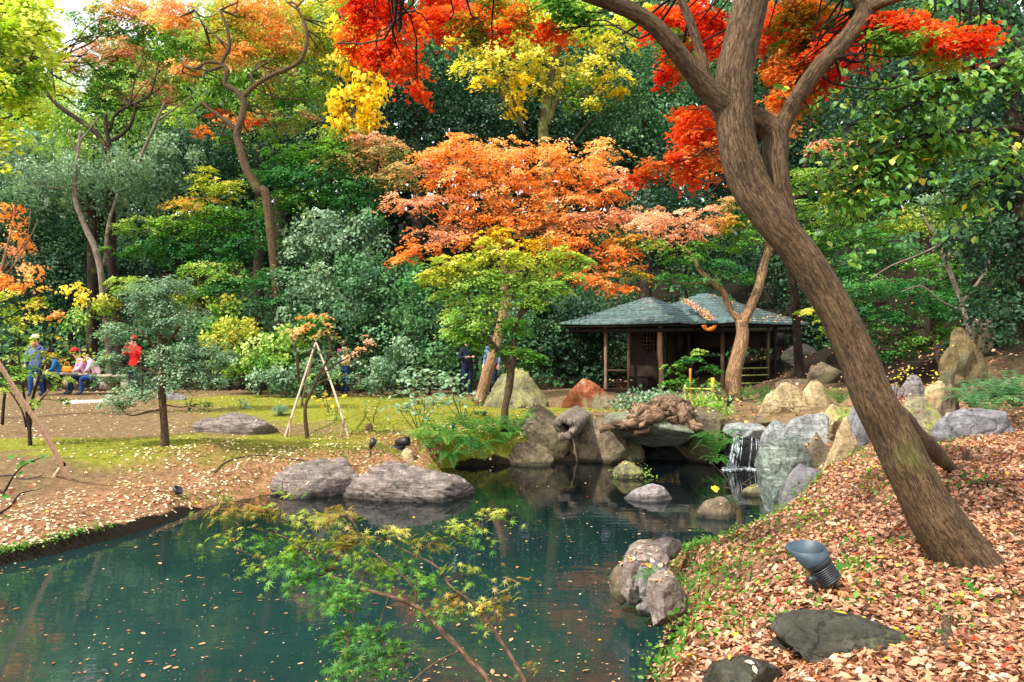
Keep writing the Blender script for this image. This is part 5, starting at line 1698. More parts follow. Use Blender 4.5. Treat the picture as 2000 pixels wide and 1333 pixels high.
pp = [on_ground(x, y) + [0, 0, .012] for x, y in ((85, 930), (50, 938), (20, 930), (-20, 936))]
tube(mb, pp, .006, 5)
single("cable", "thin cable trailing away from the coil along the bank", "cable", mb, M['cable'], pp[0], smooth=True, tc=True)
mb = MB()
pp = [on_ground(x, y) + [0, 0, .012] for x, y in ((420, 925), (440, 905), (480, 893), (520, 891), (560, 897), (600, 902))]
tube(mb, pp, .011, 5)
single("twig", "long thin fallen stick arching over the lawn edge", "stick", mb, M['twig'], pp[0], smooth=True, tc=True)
mb = MB()
pp = [on_ground(x, y) + [0, 0, .05] for x, y in ((655, 771), (720, 768), (780, 764), (850, 760), (930, 769), (1000, 772))]
tube(mb, pp, .014, 5)
single("edging_pole", "thin dark edging pole laid along the back of the moss", "edging", mb, M['wood'], pp[0], smooth=True, tc=True)


def spot(px, py, h, label, tiltx=.35, w=9, d=None, group="small black garden spotlights"):
    g = on_ground(px, py) if d is None else P(px, py, d)
    s = g[1] / F
    t = Thing("garden_spotlight", label, "garden light", g, group)
    mb = MB()
    H = h * s
    tube(mb, [g - [0, 0, .1], g + [0, 0, H * .55]], [.009, .009], 6, m=3)
    t.part("stake", mb, M['black'])
    mb = MB()
    ax = norm(np.array([tiltx, -.15, 1.0]))
    R0 = w * s / 2
    o = g + np.array([0, 0, H * .5])
    L = H * .55
    lathe(mb, [(.001, 0), (R0 * .7, .002), (R0 * .8, L * .25), (R0, L * .35), (R0, L), (R0 * .86, L), (R0 * .8, L * .5), (.001, L * .5)], o, ax, 14)
    t.part("head", mb, M['black'], smooth=True)
    mb = MB()
    box(mb, g + [0, 0, H * .5], (.03, .02, .05))
    t.part("bracket", mb, M['black'])
    return t


spot(724, 890, 32, "little black spotlight on the yellow moss near the long boulder", .5, 12)
spot(885, 852, 24, "little black spotlight standing above the ferns", .1, 8)
spot(1421, 818, 46, "dark slim spotlight post in front of the slender forked maple", .3, 11, d=14.9)
spot(345, 968, 14, "low dark spotlight at the shore among pale leaves", .9, 20)
t = Thing("lantern_post", "thin black post with a small white globe by the olive boulder", "garden light", on_ground(992, 824))
g = t.loc
mb = MB()
tube(mb, [g - [0, 0, .1], g + [0, 0, .42]], .012, 7)
t.part("stake", mb, M['black'])
mb = MB()
lathe(mb, [(.001, .5), (.035, .49), (.04, .42), (.03, .38), (.001, .38)], g, (0, 0, 1), 12)
t.part("head", mb, M['black'], smooth=True)
mb = MB()
lathe(mb, [(.001, -.04), (.03, -.03), (.042, 0), (.03, .03), (.001, .04)], g + [.055, -.02, .36], (0, 0, 1), 12)
t.part("globe", mb, M['paper'], smooth=True)

# floodlight with its coil of cable
g = on_ground(782, 880)
t = Thing("floodlight", "black floodlight lying by the ferns with cable heaped under it", "garden light", g)
mb = MB()
lathe(mb, [(.001, -.1), (.05, -.1), (.055, 0), (.075, .03), (.075, .13), (.065, .13), (.06, .06), (.001, .05)], g + [.02, 0, .14], (1, -.25, .12), 16)
t.part("head", mb, M['black'], smooth=True)
mb = MB()
tube(mb, [g - [0, 0, .05], g + [0.02, 0, .12]], .02, 7)
t.part("stake", mb, M['black'])
mb = MB()
pts = []
for k in range(60):
    an = k * .66
    pts.append(g + np.array([-.06 + (.13 + .02 * math.sin(k)) * math.cos(an), .1 * math.sin(an) - .03, .02 + .06 * k / 60]))
tube(mb, pts, .009, 5, m=180)
t.part("cable", mb, M['cable'], smooth=True, tc=True)

# the big spotlight in front
g = on_ground(1592, 1168)
d = g[1]
t = Thing("garden_spotlight", "large grey spotlight with slanted hood and ribbed body, nearest on the leaves", "garden light", g)
e0, e1 = P(1624, 1138, d), P(1572, 1058, d - .02)
ax = norm(e1 - e0 + np.array([0, .05, 0]))
s = .88 * d / F
Lr = 104 * s
mb = MB()
prof = [(.001, 0), (21 * s, 0), (23 * s, 3 * s)]
for k in range(8):
    y0 = (5 + k * 4.6) * s
    prof += [(25.5 * s + k * .35 * s, y0), (25.5 * s + k * .35 * s, y0 + 2.6 * s), (22 * s + k * .35 * s, y0 + 2.9 * s), (22 * s + k * .35 * s, y0 + 4.3 * s)]
prof += [(27 * s, 43 * s), (29 * s, 44 * s), (30 * s, 58 * s), (28 * s, 59 * s)]
lathe(mb, prof, e0, ax, 36)
t.part("body", mb, M['lamp_d'], smooth=False)
# the hood: a flared sleeve cut on the slant
n = 40
a0 = norm(np.cross(ax, [0, -1, .1]))
b0 = np.cross(ax, a0)
V = []
for r0, inner in ((0, 0), (1, 0), (1, 1), (0, 1)):
    for k in range(n):
        an = 2 * math.pi * k / n
        dr = math.cos(an) * a0 + math.sin(an) * b0
        side = dr @ norm(np.array([-.85, .5, .0]))
        L = (57 + r0 * (36 + 26 * side)) * s
        rr = (32 + r0 * (5.0 + 3.5 * side) - inner * 1.8) * s
        V.append(e0 + ax * L + dr * rr)
i = np.arange(3)[:, None] * n
j = np.arange(n)[None, :]
jn = (j + 1) % n
mb = MB()
mb.add(np.array(V), [np.stack([i + j, i + jn, i + n + jn, i + n + j], -1).reshape(-1, 4)])
t.part("hood", mb, M['lamp'], smooth=True)
mb = MB()
lathe(mb, [(.001, 0), (29 * s, 0), (29 * s, 1.5 * s), (.001, 1.5 * s)], e0 + ax * 60 * s, ax, 30)
t.part("glass", mb, M['black'], smooth=False)
for (x0, y0), (x1, y1) in (((1584, 1130), (1602, 1170)), ((1624, 1126), (1638, 1158))):
    mb = MB()
    a, b = P(x0, y0, d - .04), P(x1, y1, d + .0)
    v = b - a
    tube(mb, [a, b, b + v * .4], [6.0 * s, 5.0 * s, 3.0 * s], 4, m=5)
    t.part("bracket", mb, M['lamp_d'])
mb = MB()
k = P(1586, 1132, d - .05)
lathe(mb, [(.001, -10 * s), (8 * s, -9 * s), (9 * s, 0), (8 * s, 9 * s), (.001, 10 * s)], k, (1, .35, .2), 14)
t.part("knob", mb, M['black'], smooth=True)

# stone bench with boards, and what stands on it
g = P(180, 757, 22.5)
zb = .56
t = Thing("stone_bench", "long low bench with thick grey seat on stone blocks", "bench", (g[0], 22.5, zb))


def bx(px0, px1, py0, py1, d, dep):
    a, b = P(px0, py1, d), P(px1, py0, d)
    return ((a + b) / 2 + [0, dep / 2, 0]), (b[0] - a[0], dep, b[2] - a[2])


for x0, x1, y0, y1, nm, mt in ((60, 152, 728, 733, 'seat', 'stone'), (184, 262, 732, 738, 'seat', 'stone'), (124, 148, 733.5, 756, 'leg', 'stone'), (66, 80, 733.5, 756, 'leg', 'stone'), (194, 214, 738.5, 760, 'leg', 'stone'), (236, 256, 738.5, 760, 'leg', 'stone'), (152.5, 183.5, 729, 734, 'seat', 'stone')):
    mb = MB()
    c, sz = bx(x0, x1, y0, y1, 22.6 if nm == 'seat' else 22.66, .42 if nm == 'seat' else .32)
    box(mb, c, sz)
    t.part(nm, mb, M[mt])
M['bag'] = plain_mat("orange_bag", (226, 134, 36), .7, .1, 30, .3, .1)
M['white'] = plain_mat("white_plastic", (214, 212, 206), .5, .05, 30, .4, .03)
M['kraft'] = plain_mat("kraft_paper", (214, 178, 130), .8, .06, 20, .2, .05)
c, sz = bx(118, 138, 716, 727.5, 22.65, .16)
t = Thing("handbag", "orange handbag standing on the bench", "bag", (c[0], c[1], c[2] - sz[2] / 2))
mb = MB()
V, Fc = ICO[3]
v = np.sign(V) * np.abs(V) ** .45 * np.array(sz) / 2 * [1, 1, 1]
v[:, 0] *= 1 - .12 * (v[:, 2] / sz[2])
mb.add(v + c, [Fc])
t.part("body", mb, M['bag'], smooth=True)
mb = MB()
tube(mb, [c + [-.07, 0, .06], c + [-.05, 0, .19], c + [.05, 0, .19], c + [.07, 0, .06]], .01, 5)
t.part("handle", mb, M['bag'])
mb = MB()
c = P(151, 727.5, 22.7)
lathe(mb, [(.001, 0), (.042, 0), (.044, .11), (.03, .13), (.022, .14), (.022, .165), (.001, .165)], c, (0, 0, 1), 14)
single("bottle", "white bottle standing on the bench between bag and pair", "bottle", mb, M['white'], c, smooth=True)

# pale kerb of the path
mb = MB()
a, b = on_ground(124, 789), on_ground(232, 786)
v = b - a
box(mb, (a + b) / 2 + [0, 0, .02], (np.linalg.norm(v), .22, .10), rotz(math.atan2(v[1], v[0])))
o = single("path_kerb", "pale stone strip edging the path before the bench", None, mb, M['pave'], (a + b) / 2)
o["kind"] = "structure"

# dark post beside the hut
mb = MB()
g = P(1036, 752, 21.4)
g[2] = gz(g[0], g[1])
tube(mb, [g - [0, 0, .1], g + [0, 0, .6], g + [0, 0, 1.22]], [.055, .05, .05], 8, m=8, bump=.05)
single("wooden_post", "dark wooden post standing alone behind the olive boulder", "post", mb, M['wood_dark'], g, smooth=True, tc=True)

# stumps, stakes and sticks
mb = MB()
g = on_ground(720, 842)
tube(mb, [g - [0, 0, .05], g + [0, 0, .06], g + [-.01, 0, .13]], [.085, .07, .06], 12, bump=.3, m=8)
single("tree_stump", "small rotten stump on the moss with a sprouting shoot", "stump", mb, M['deadwood'], g, smooth=True, tc=True)
mb = MB()
g = on_ground(1886, 908)
tube(mb, [g - [0, 0, .05], g + [0, 0, .06], g + [-.004, 0, .12]], [.03, .03, .026], 9, bump=.1, m=6)
single("wooden_stake", "short dark stake driven into the leaf litter", "stake", mb, M['wood'], g, smooth=True, tc=True)
mb = MB()
a, b = on_ground(1842, 1325), on_ground(1846, 1218)
tube(mb, [a + [0, 0, .01], (a + b) / 2 + [.01, 0, .025], b + [0, 0, .02]], [.024, .022, .018], 9, bump=.12, m=14)
single("stick", "thick short stick lying end on in the near leaves", "stick", mb, M['bark'], a, smooth=True, tc=True)
mb = MB()
pp = [on_ground(x, y) + [0, 0, .025] for x, y in ((1888, 962), (1905, 952), (1925, 949), (1948, 953))]
tube(mb, pp, [.012, .02, .022, .014], 7, bump=.1)
single("stick", "curved stick on the bank beyond the trunk foot", "stick", mb, M['bark'], pp[0], smooth=True, tc=True)

# hollow stump end beside the layered boulder
g = P(1100, 868, 13.4)
t = Thing("hollow_log", "stubby hollow log with its dark hole facing the pond", "log", g)
mb = MB()
n, m = 26, 8
ctr = P(1102, 838, 13.3)
axd = norm(np.array([.35, .9, .12]))
a0 = norm(np.cross(axd, [0, 0, 1]))
b0 = np.cross(a0, axd)
V = []
rows = [(.27, .9), (.30, .40), (.29, .10), (.275, .02), (.25, .0), (.13, -.01), (.10, .06), (.09, .4)]
for rr, tt in rows:
    for k in range(n):
        an = 2 * math.pi * k / n
        q = 1 + .12 * math.sin(3 * an + 1) * (tt > -.005) + .06 * math.sin(5 * an) + .04 * math.sin(9 * an + tt * 6)
        q *= 1 + .10 * float(fbm(np.array([[math.cos(an) * 2, math.sin(an) * 2, tt * 3]]), 3, 5)[0])
        V.append(ctr + axd * (tt + .025 * math.sin(4 * an) + .02 * math.sin(7 * an)) + (a0 * math.cos(an) * .95 + b0 * math.sin(an) * 1.02) * rr * q * .74)
i = np.arange(m - 1)[:, None] * n
j = np.arange(n)[None, :]
jn = (j + 1) % n
mb.add(np.array(V), [np.stack([i + j, i + n + j, i + n + jn, i + jn], -1).reshape(-1, 4)], None, np.array(V))
t.part("shell", mb, M['bark_grey'], smooth=True, tc=True)
mb = MB()
lathe(mb, [(.001, 0), (.08, 0), (.08, .01), (.001, .01)], ctr + axd * .45, axd, 12)
t.part("hollow", mb, M['wood_dark'])  # dark disc closing the bore, its colour stands for the shade inside

# driftwood root on the overhanging slab
t = Thing("driftwood", "gnarled red brown driftwood root sprawling over the slab rocks", "driftwood", P(1285, 822, 13.4))
mb = MB()
V, Fc = ICO[4]
v = V * (1 + .35 * fbm(V * 1.8 + 3, 4, 77)[:, None] + .30 * np.abs(vnoise(V * [7, 7, 2.5], 5))[:, None])
v *= np.array([.40, .32, .24])
mb.add(v + P(1298, 804, 13.6), [Fc], None, v * [1, 1, 3])
t.part("root_ball", mb, M['deadwood'], smooth=True, tc=True)
r = np.random.default_rng(4)
for rows in ([(1290, 805), (1262, 822), (1240, 830), (1205, 836), (1170, 838)], [(1300, 800), (1330, 815), (1352, 832), (1368, 838)], [(1275, 815), (1255, 838), (1235, 846)], [(1280, 800), (1262, 800), (1246, 812), (1225, 818)], [(1310, 812), (1318, 830), (1300, 840)], [(1268, 812), (1225, 830), (1195, 828), (1180, 832)], [(1330, 805), (1345, 818), (1338, 834)]):
    mb = MB()
    p = np.array([P(x, y, 13.2) for x, y in rows]) + r.normal(size=(len(rows), 3)) * .02
    tube(mb, p, np.linspace(.10, .05, len(p)), 9, m=len(p) * 6, bump=.8, bscale=7, seed=int(rows[1][0]))
    t.part("root", mb, M['deadwood'], smooth=True, tc=True)

# waterfall
M['fall'] = plain_mat("white_water", (206, 216, 224), .25, .06, 30, .5, .3)
wf, nt, N, L = new_mat("falling_water")
bs = nd(N, "ShaderNodeBsdfPrincipled", i_Roughness=.15)
bs.inputs["Base Color"].default_value = (.8, .86, .9, 1)
tr = nd(N, "ShaderNodeBsdfTransparent")
tcn = nd(N, "ShaderNodeTexCoord")
mpn = nd(N, "ShaderNodeMapping")
mpn.inputs["Scale"].default_value = (40, 40, 2.5)
nz = nd(N, "ShaderNodeTexNoise", i_Scale=1.0, i_Detail=4.0)
L.new(tcn.outputs["Object"], mpn.inputs[0])
L.new(mpn.outputs[0], nz.inputs["Vector"])
mr = nd(N, "ShaderNodeMapRange")
mr.inputs[1].default_value = .46
mr.inputs[2].default_value = .80
L.new(nz.outputs["Fac"], mr.inputs[0])
mx = nd(N, "ShaderNodeMixShader")
L.new(mr.outputs[0], mx.inputs[0])
L.new(tr.outputs[0], mx.inputs[1])
L.new(bs.outputs[0], mx.inputs[2])
ou = nd(N, "ShaderNodeOutputMaterial")
L.new(mx.outputs[0], ou.inputs[0])
M['wfall'] = wf
mb = MB()
r = np.random.default_rng(12)
top, bot = P(1440, 852, 13.1), P(1430, 912, 13.0)
for k in range(18):
    u = r.random() * .34 if k < 13 else .8 + r.normal() * .09
    x0 = 1434 + u * 52
    x1 = x0 - 12 * (1 - u) + r.normal() * 1.5
    a, b = P(x0, 853 + r.uniform(0, 6), 13.22), P(x1, 911, 13.0)
    c = (a + b) / 2 + [0, -.05, .06]
    w = r.uniform(.004, .011) * (1.6 if u < .2 else .7)
    tube(mb, [a, c, b], [w, w * 1.1, w * 1.5], 5, m=9)
for k in range(90):
    u, v = r.random(2)
    p = P(1412 + u * 26 if k < 60 else 1440 + u * 50, 912 + r.normal() * 1.4, 13.02 + r.normal() * .1)
    p[2] = .01
    V2, F2 = ICO[2]
    mb.add(V2 * [r.uniform(.015, .06), r.uniform(.015, .05), .012] + p, [F2])
o = link("waterfall", mb.mesh("waterfall", M['wfall'], (0, 0, 0)))
tag(o, "thin waterfall dropping over the dark rock into the pond", kind="structure")
# ------------------------------------------------------------------ people
M['skin'] = plain_mat("skin", (206, 160, 132), .6, .05, 20, .3, .03)
M['jeans'] = plain_mat("denim", (36, 66, 112), .85, .2, 18, .1, .6)
M['jeans_d'] = plain_mat("dark_trousers", (30, 36, 58), .85, .2, 18, .1, .6)
M['bluegrey'] = plain_mat("blue_grey_jacket", (104, 126, 162), .8, .12, 16, .2, .6)
M['teal'] = plain_mat("teal_jacket", (36, 96, 140), .8, .12, 16, .2, .6)
M['pinkj'] = plain_mat("pale_pink_jacket", (222, 186, 190), .8, .08, 16, .2, .6)
M['lilac'] = plain_mat("lilac_top", (204, 150, 184), .8, .08, 16, .2, .6)
M['redj'] = plain_mat("red_jacket", (214, 38, 34), .8, .12, 16, .2, .6)
M['navy'] = plain_mat("navy_coat", (28, 34, 54), .85, .15, 16, .2, .6)
M['shoe'] = plain_mat("shoe", (44, 46, 58), .7, .1, 40, .3, .1)
M['hair'] = plain_mat("dark_hair", (30, 24, 22), .6, .3, 80, .4, .3, stretch=(1, 1, .2))
M['cap'] = plain_mat("white_cap", (222, 218, 206), .8, .06, 30, .2, .1)
M['redhat'] = plain_mat("red_hat", (190, 40, 40), .8, .08, 30, .2, .1)
M['magenta'] = plain_mat("magenta_scarf", (206, 30, 110), .8, .08, 30, .2, .1)


def person(label, loc, face, J, top, legs, shoes='shoe', head=None, hair='hair', extra=None, group="visitors on the far side of the lawn"):
    """J: joints in the body's own frame (x to its side, y forward, z up); face: heading"""
    T = Thing("person", label, "person", loc, group)
    Rm = rotz(face)
    W = lambda p: Rm @ np.asarray(p, float) + T.loc
    names = ['pelvis', 'waist', 'chest', 'neck', 'head', 'crown']
    rad = dict(pelvis=.145, waist=.13, chest=.155, neck=.058, head=.085, crown=.075, sh=.075, el=.052, wr=.036, hip=.10, kn=.066, an=.045, toe=.038)
    verts, edges, rr, reg = [], [], [], []

    def V(p, r, k):
        verts.append(W(p))
        rr.append(r)
        reg.append(k)
        return len(verts) - 1
    i = {n: V(J[n], rad[n], 'skin' if n in ('head', 'crown', 'neck') else top) for n in names}
    for a, b in zip(names, names[1:]):
        edges.append((i[a], i[b]))
    ends = []
    for s in (0, 1):
        sh, el, wr = J['arms'][s]
        a, b, c = V(sh, rad['sh'], top), V(el, rad['el'], top), V(wr, rad['wr'], top)
        edges += [(i['chest'], a), (a, b), (b, c)]
        ends.append((W(el), W(wr)))
        hp, kn, an, to = J['legs'][s]
        a, b, c, e = V(hp, rad['hip'], legs), V(kn, rad['kn'], legs), V(an, rad['an'], legs), V(to, rad['toe'], shoes)
        edges += [(i['pelvis'], a), (a, b), (b, c), (c, e)]
    me = bpy.data.meshes.new("body_skeleton")
    me.from_pydata([tuple(v) for v in verts], edges, [])
    tmp = link("body_skeleton", me)
    md = tmp.modifiers.new("skin", 'SKIN')
    md.use_smooth_shade = True
    for v, r in zip(me.skin_vertices[0].data, rr):
        v.radius = (r, r)
    me.skin_vertices[0].data[0].use_root = True
    sub = tmp.modifiers.new("sub", 'SUBSURF')
    sub.levels = sub.render_levels = 2
    dg = bpy.context.evaluated_depsgraph_get()
    em = bpy.data.meshes.new_from_object(tmp.evaluated_get(dg))
    bpy.data.objects.remove(tmp)
    mats = list(dict.fromkeys(['skin', top, legs, shoes]))
    em.materials.clear()
    for m in mats:
        em.materials.append(M[m])
    co = np.empty(len(em.vertices) * 3)
    em.vertices.foreach_get("co", co)
    co = co.reshape(-1, 3)
    pc = np.array([np.mean(co[list(p.vertices)], 0) for p in em.polygons])
    vs = np.array(verts)
    best = np.full(len(pc), 1e9)
    mi = np.zeros(len(pc), np.int32)
    for a, b in edges:
        ab = vs[b] - vs[a]
        t = np.clip(((pc - vs[a]) @ ab) / max(ab @ ab, 1e-9), 0, 1)
        dd = np.linalg.norm(pc - vs[a] - t[:, None] * ab, axis=1) - (rr[a] * (1 - t) + rr[b] * t)
        kk = np.where(t < .45, mats.index(reg[a]), mats.index(reg[b]))
        if reg[b] == shoes:
            kk = np.where(t < .15, mats.index(reg[a]), mats.index(reg[b]))
        m = dd < best
        best[m] = dd[m]
        mi[m] = kk[m]
    em.polygons.foreach_set("material_index", mi)
    em.polygons.foreach_set("use_smooth", np.ones(len(pc), bool))
    co = co - T.loc
    em.vertices.foreach_set("co", co.reshape(-1))
    em.name = "body"
    em.update()
    o = link("body", em)
    o.parent = T.o
    # hands: palm and five bent fingers
    for s, (el, wr) in enumerate(ends):
        mb = MB()
        f = norm(wr - el)
        side = norm(np.cross(f, [0.1, .2, 1.0]))
        up = np.cross(side, f)
        tube(mb, [wr - f * .02, wr + f * .045, wr + f * .09], [.026, .036, .030], 8, m=7)
        for k in range(4):
            b0 = wr + f * .08 + side * (k - 1.5) * .017
            L = (.06, .07, .066, .052)[k]
            tube(mb, [b0, b0 + f * L * .55, b0 + f * L * .9 - up * L * .3], [.0095, .0085, .006], 5, m=5)
        b0 = wr + f * .03 + side * .03
        tube(mb, [b0, b0 + f * .03 + side * .022, b0 + f * .06 + side * .022], [.011, .0095, .007], 5, m=5)
        T.part("hand", mb, M['skin'], smooth=True)
    # head: hair shell, nose, eyes, ears
    hc = W(J['head']) * .4 + W(J['crown']) * .6
    fw = norm(Rm @ np.asarray(J.get('look', (0, 1, 0)), float))
    upv = np.array([0, 0, 1.0])
    sd = np.cross(fw, upv)
    Vi, Fi = ICO[2]
    mb = MB()
    k = (Vi @ np.array([0, 1, 0])) - .35 * Vi[:, 2]
    keep = Vi.copy()
    q = np.where((k > .25)[:, None], keep * .8, keep * 1.06)
    mb.add(hc + (q[:, 0, None] * sd * .094 + q[:, 1, None] * fw * .104 + q[:, 2, None] * upv * .115) + upv * .012, [Fi])
    T.part("hair", mb, M[hair], smooth=True)
    mb = MB()
    for e in (-1, 1):
        mb.add(hc + fw * .088 + sd * e * .032 + upv * .0 + Vi * [.011, .011, .008], [Fi])
    T.part("eyes", mb, M['black'], smooth=True)
    mb = MB()
    mb.add(hc + fw * .096 - upv * .025 + Vi * [.014, .016, .022], [Fi])
    T.part("nose", mb, M['skin'], smooth=True)
    mb = MB()
    mb.add(hc + fw * .085 - upv * .06 + Vi * [.026, .012, .007], [Fi])
    T.part("mouth", mb, M['redhat'], smooth=True)
    if head:
        mb = MB()
        hv = Vi.copy()
        hv = hv[:, 0, None] * sd * .108 + hv[:, 1, None] * fw * .118 + np.maximum(hv[:, 2, None], -.12) * upv * .115
        mb.add(hc + upv * .045 + hv, [Fi])
        if head == 'cap':
            n = 10
            br = [hc + upv * .05 + fw * (.10 + .09 * math.sin(math.pi * k / n)) + sd * .09 * math.cos(math.pi * k / n) for k in range(n + 1)]
            br2 = [b - upv * .014 for b in br]
            Vv = np.array(br + br2)
            Q = [(k, k + 1, n + 2 + k, n + 1 + k) for k in range(n)]
            mb.add(Vv, [Q, [tuple(range(n + 1))], [tuple(range(2 * n + 1, n, -1))]])
        T.part('cap' if head == 'cap' else 'hat', mb, M[head], smooth=True)
    if extra:
        for name, mat, p0, p1, r in extra:
            mb = MB()
            tube(mb, [W(p0), (W(p0) + W(p1)) / 2, W(p1)], [r * .8, r, r * .8], 10, m=7)
            T.part(name, mb, M[mat], smooth=True)
    return T


def standing(h=1.65, arms='down', stride=.0, lean=0.0):
    k = h / 1.72
    J = dict(pelvis=(0, 0, .94), waist=(0, .01 + lean * .3, 1.10), chest=(0, .02 + lean * .6, 1.32), neck=(0, .02 + lean, 1.49), head=(0, .03 + lean, 1.585), crown=(0, .03 + lean, 1.66))
    if arms == 'down':
        ar = [[(s * .17, .02, 1.38), (s * .24, .0, 1.13), (s * .25, .08, .90)] for s in (-1, 1)]
    elif arms == 'camera':
        ar = [[(s * .17, .02, 1.38), (s * .26, .16, 1.20), (s * .08, .30, 1.50)] for s in (-1, 1)]
    else:
        ar = [[(s * .17, .02, 1.38), (s * .25, .06, 1.14), (s * .12, .26, 1.16)] for s in (-1, 1)]
    lg = [[(s * .09, 0, .88), (s * .095, .04 + s * stride * .5, .50), (s * .10, s * stride - (.08 if s * stride < 0 else 0), .09), (s * .11, .15 + s * stride, .04)] for s in (-1, 1)]
    J = {n: tuple(np.array(v) * k) for n, v in J.items()}
    J['arms'] = [[tuple(np.array(p) * k) for p in a] for a in ar]
    J['legs'] = [[tuple(np.array(p) * k) for p in a] for a in lg]
    return J


def sitting(lean=.1, tuck=0.0):
    zs = .44
    J = dict(pelvis=(0, 0, zs + .11), waist=(0, .03, zs + .27), chest=(0, .05 + lean, zs + .47), neck=(0, .07 + lean * 1.5, zs + .63), head=(0, .10 + lean * 1.7, zs + .715), crown=(0, .11 + lean * 1.7, zs + .79))
    J['arms'] = [[(s * .165, .05 + lean, zs + .52), (s * .22, .12 + lean, zs + .30), (s * .06, .34, zs + .26)] for s in (-1, 1)]
    J['legs'] = [[(s * .09, .06, zs + .08), (s * .10, .46, zs + .06), (s * .10, .44 - tuck, .09), (s * .11, .60 - tuck, .045)] for s in (-1, 1)]
    return J


def at_px(px, py, d):
    p = P(px, py, d)
    return np.array([p[0], d, gz(p[0], d)])


person("standing man in white cap, blue grey jacket and red scarf, mid stride", at_px(70, 770, 22.1), math.pi + .25, standing(1.66, 'down', .16), 'bluegrey', 'jeans', head='cap',
       extra=[("scarf", 'redhat', (0, .13, 1.36), (0, .10, 1.46), .05), ("bag_strap", 'navy', (-.16, .09, 1.36), (.17, .15, 1.02), .018)])
person("seated person in teal jacket and dark hood beside the orange bag", at_px(122, 757, 22.82), math.pi / 2 + .5, sitting(.12), 'teal', 'jeans_d', head='hair')
person("seated person in pale pink jacket and blue jeans, leaning forward", at_px(194, 758, 22.82), math.pi / 2 + .45, sitting(.16), 'pinkj', 'jeans', head='hair')
person("seated person with red hat and lilac top, half behind the pink jacket", at_px(172, 757, 22.9), math.pi / 2 + .7, sitting(.14), 'lilac', 'jeans_d', head='redhat')
person("standing person in bright red jacket behind the small grey tree", at_px(263, 768, 22.6), math.pi - .1, standing(1.62, 'camera'), 'redj', 'jeans_d', head='redhat')
person("person in navy coat and jeans with a magenta scarf beside the tripod", at_px(672, 768, 22.4), math.pi + 2.6, standing(1.52, 'fold'), 'navy', 'jeans', shoes='skin',
       extra=[("scarf", 'magenta', (-.20, .02, 1.30), (-.17, .02, 1.12), .06)])
person("person in dark trousers standing half hidden behind green maple leaves", at_px(912, 766, 21.9), math.pi + .4, standing(1.6, 'fold'), 'navy', 'jeans_d')
person("person in grey blue coat between the leaning trunk and the olive boulder", at_px(962, 770, 21.6), math.pi - .5, standing(1.6, 'down'), 'bluegrey', 'jeans_d')
# paper bag held by the person in jeans
c = P(675, 704, 22.1)
t = Thing("paper_bag", "brown paper bag on a yellow cord, carried by the person in jeans", "bag", c - [0, 0, .15])
mb = MB()
box(mb, c, (.22, .13, .30), rotz(.5))
t.part("body", mb, M['kraft'])
mb = MB()
tube(mb, [c + [-.06, -.03, .15], c + [-.02, .02, .30], c + [.05, .03, .15]], .01, 5)
t.part("handle", mb, M['bamboo_y'])
# ------------------------------------------------------------------ near trees
def leaf_parts(T, C, N, W, cols, leaf, mat, axis=None, n_max=300, name="leaf", seed=1):
    """the nearest, largest leaves as parts that share a few meshes; the rest joined into one part"""
    r = np.random.default_rng(seed)
    order = np.argsort(C[:, 1] / W)
    inview = (np.abs(C[:, 0] / C[:, 1]) < 1000 / F) & (np.abs((EYE - C[:, 2]) / C[:, 1]) < 666 / F)
    order = np.concatenate([order[inview[order]], order[~inview[order]]])
    big, rest = order[:n_max], order[n_max:]
    protos = {}
    Tm = np.array(LEAF[leaf][0], float)
    K = 10
    cs = cols[big]
    key = np.argsort(np.argsort(cs[:, 0] - cs[:, 1])) * K // max(len(big), 1)
    for k in range(K):
        sel = cs[key == k]
        if not len(sel):
            continue
        mb = MB()
        mb.add(Tm, LEAF[leaf][1], sel.mean(0))
        protos[k] = mb.mesh(name, mat, col=True)
    for j, kk in zip(big, key):
        n = norm(N[j])
        a = r.normal(size=3) if axis is None else axis[j]
        b = norm(a - n * (a @ n))
        t = np.cross(b, n)
        o = bpy.data.objects.new(name, protos[kk])
        COL.objects.link(o)
        o.parent = T.o
        m = Matrix(((t[0], b[0], n[0], 0), (t[1], b[1], n[1], 0), (t[2], b[2], n[2], 0), (0, 0, 0, 1)))
        o.matrix_basis = Matrix.Translation(Vector(C[j] - T.loc)) @ m @ Matrix.Scale(float(W[j]), 4)
    if len(rest):
        mb = MB()
        scatter_leaves(mb, C[rest], N[rest], W[rest], cols[rest], leaf, axis=None if axis is None else axis[rest], seed=seed)
        T.part("crown", mb, mat, kind="stuff", col=True)


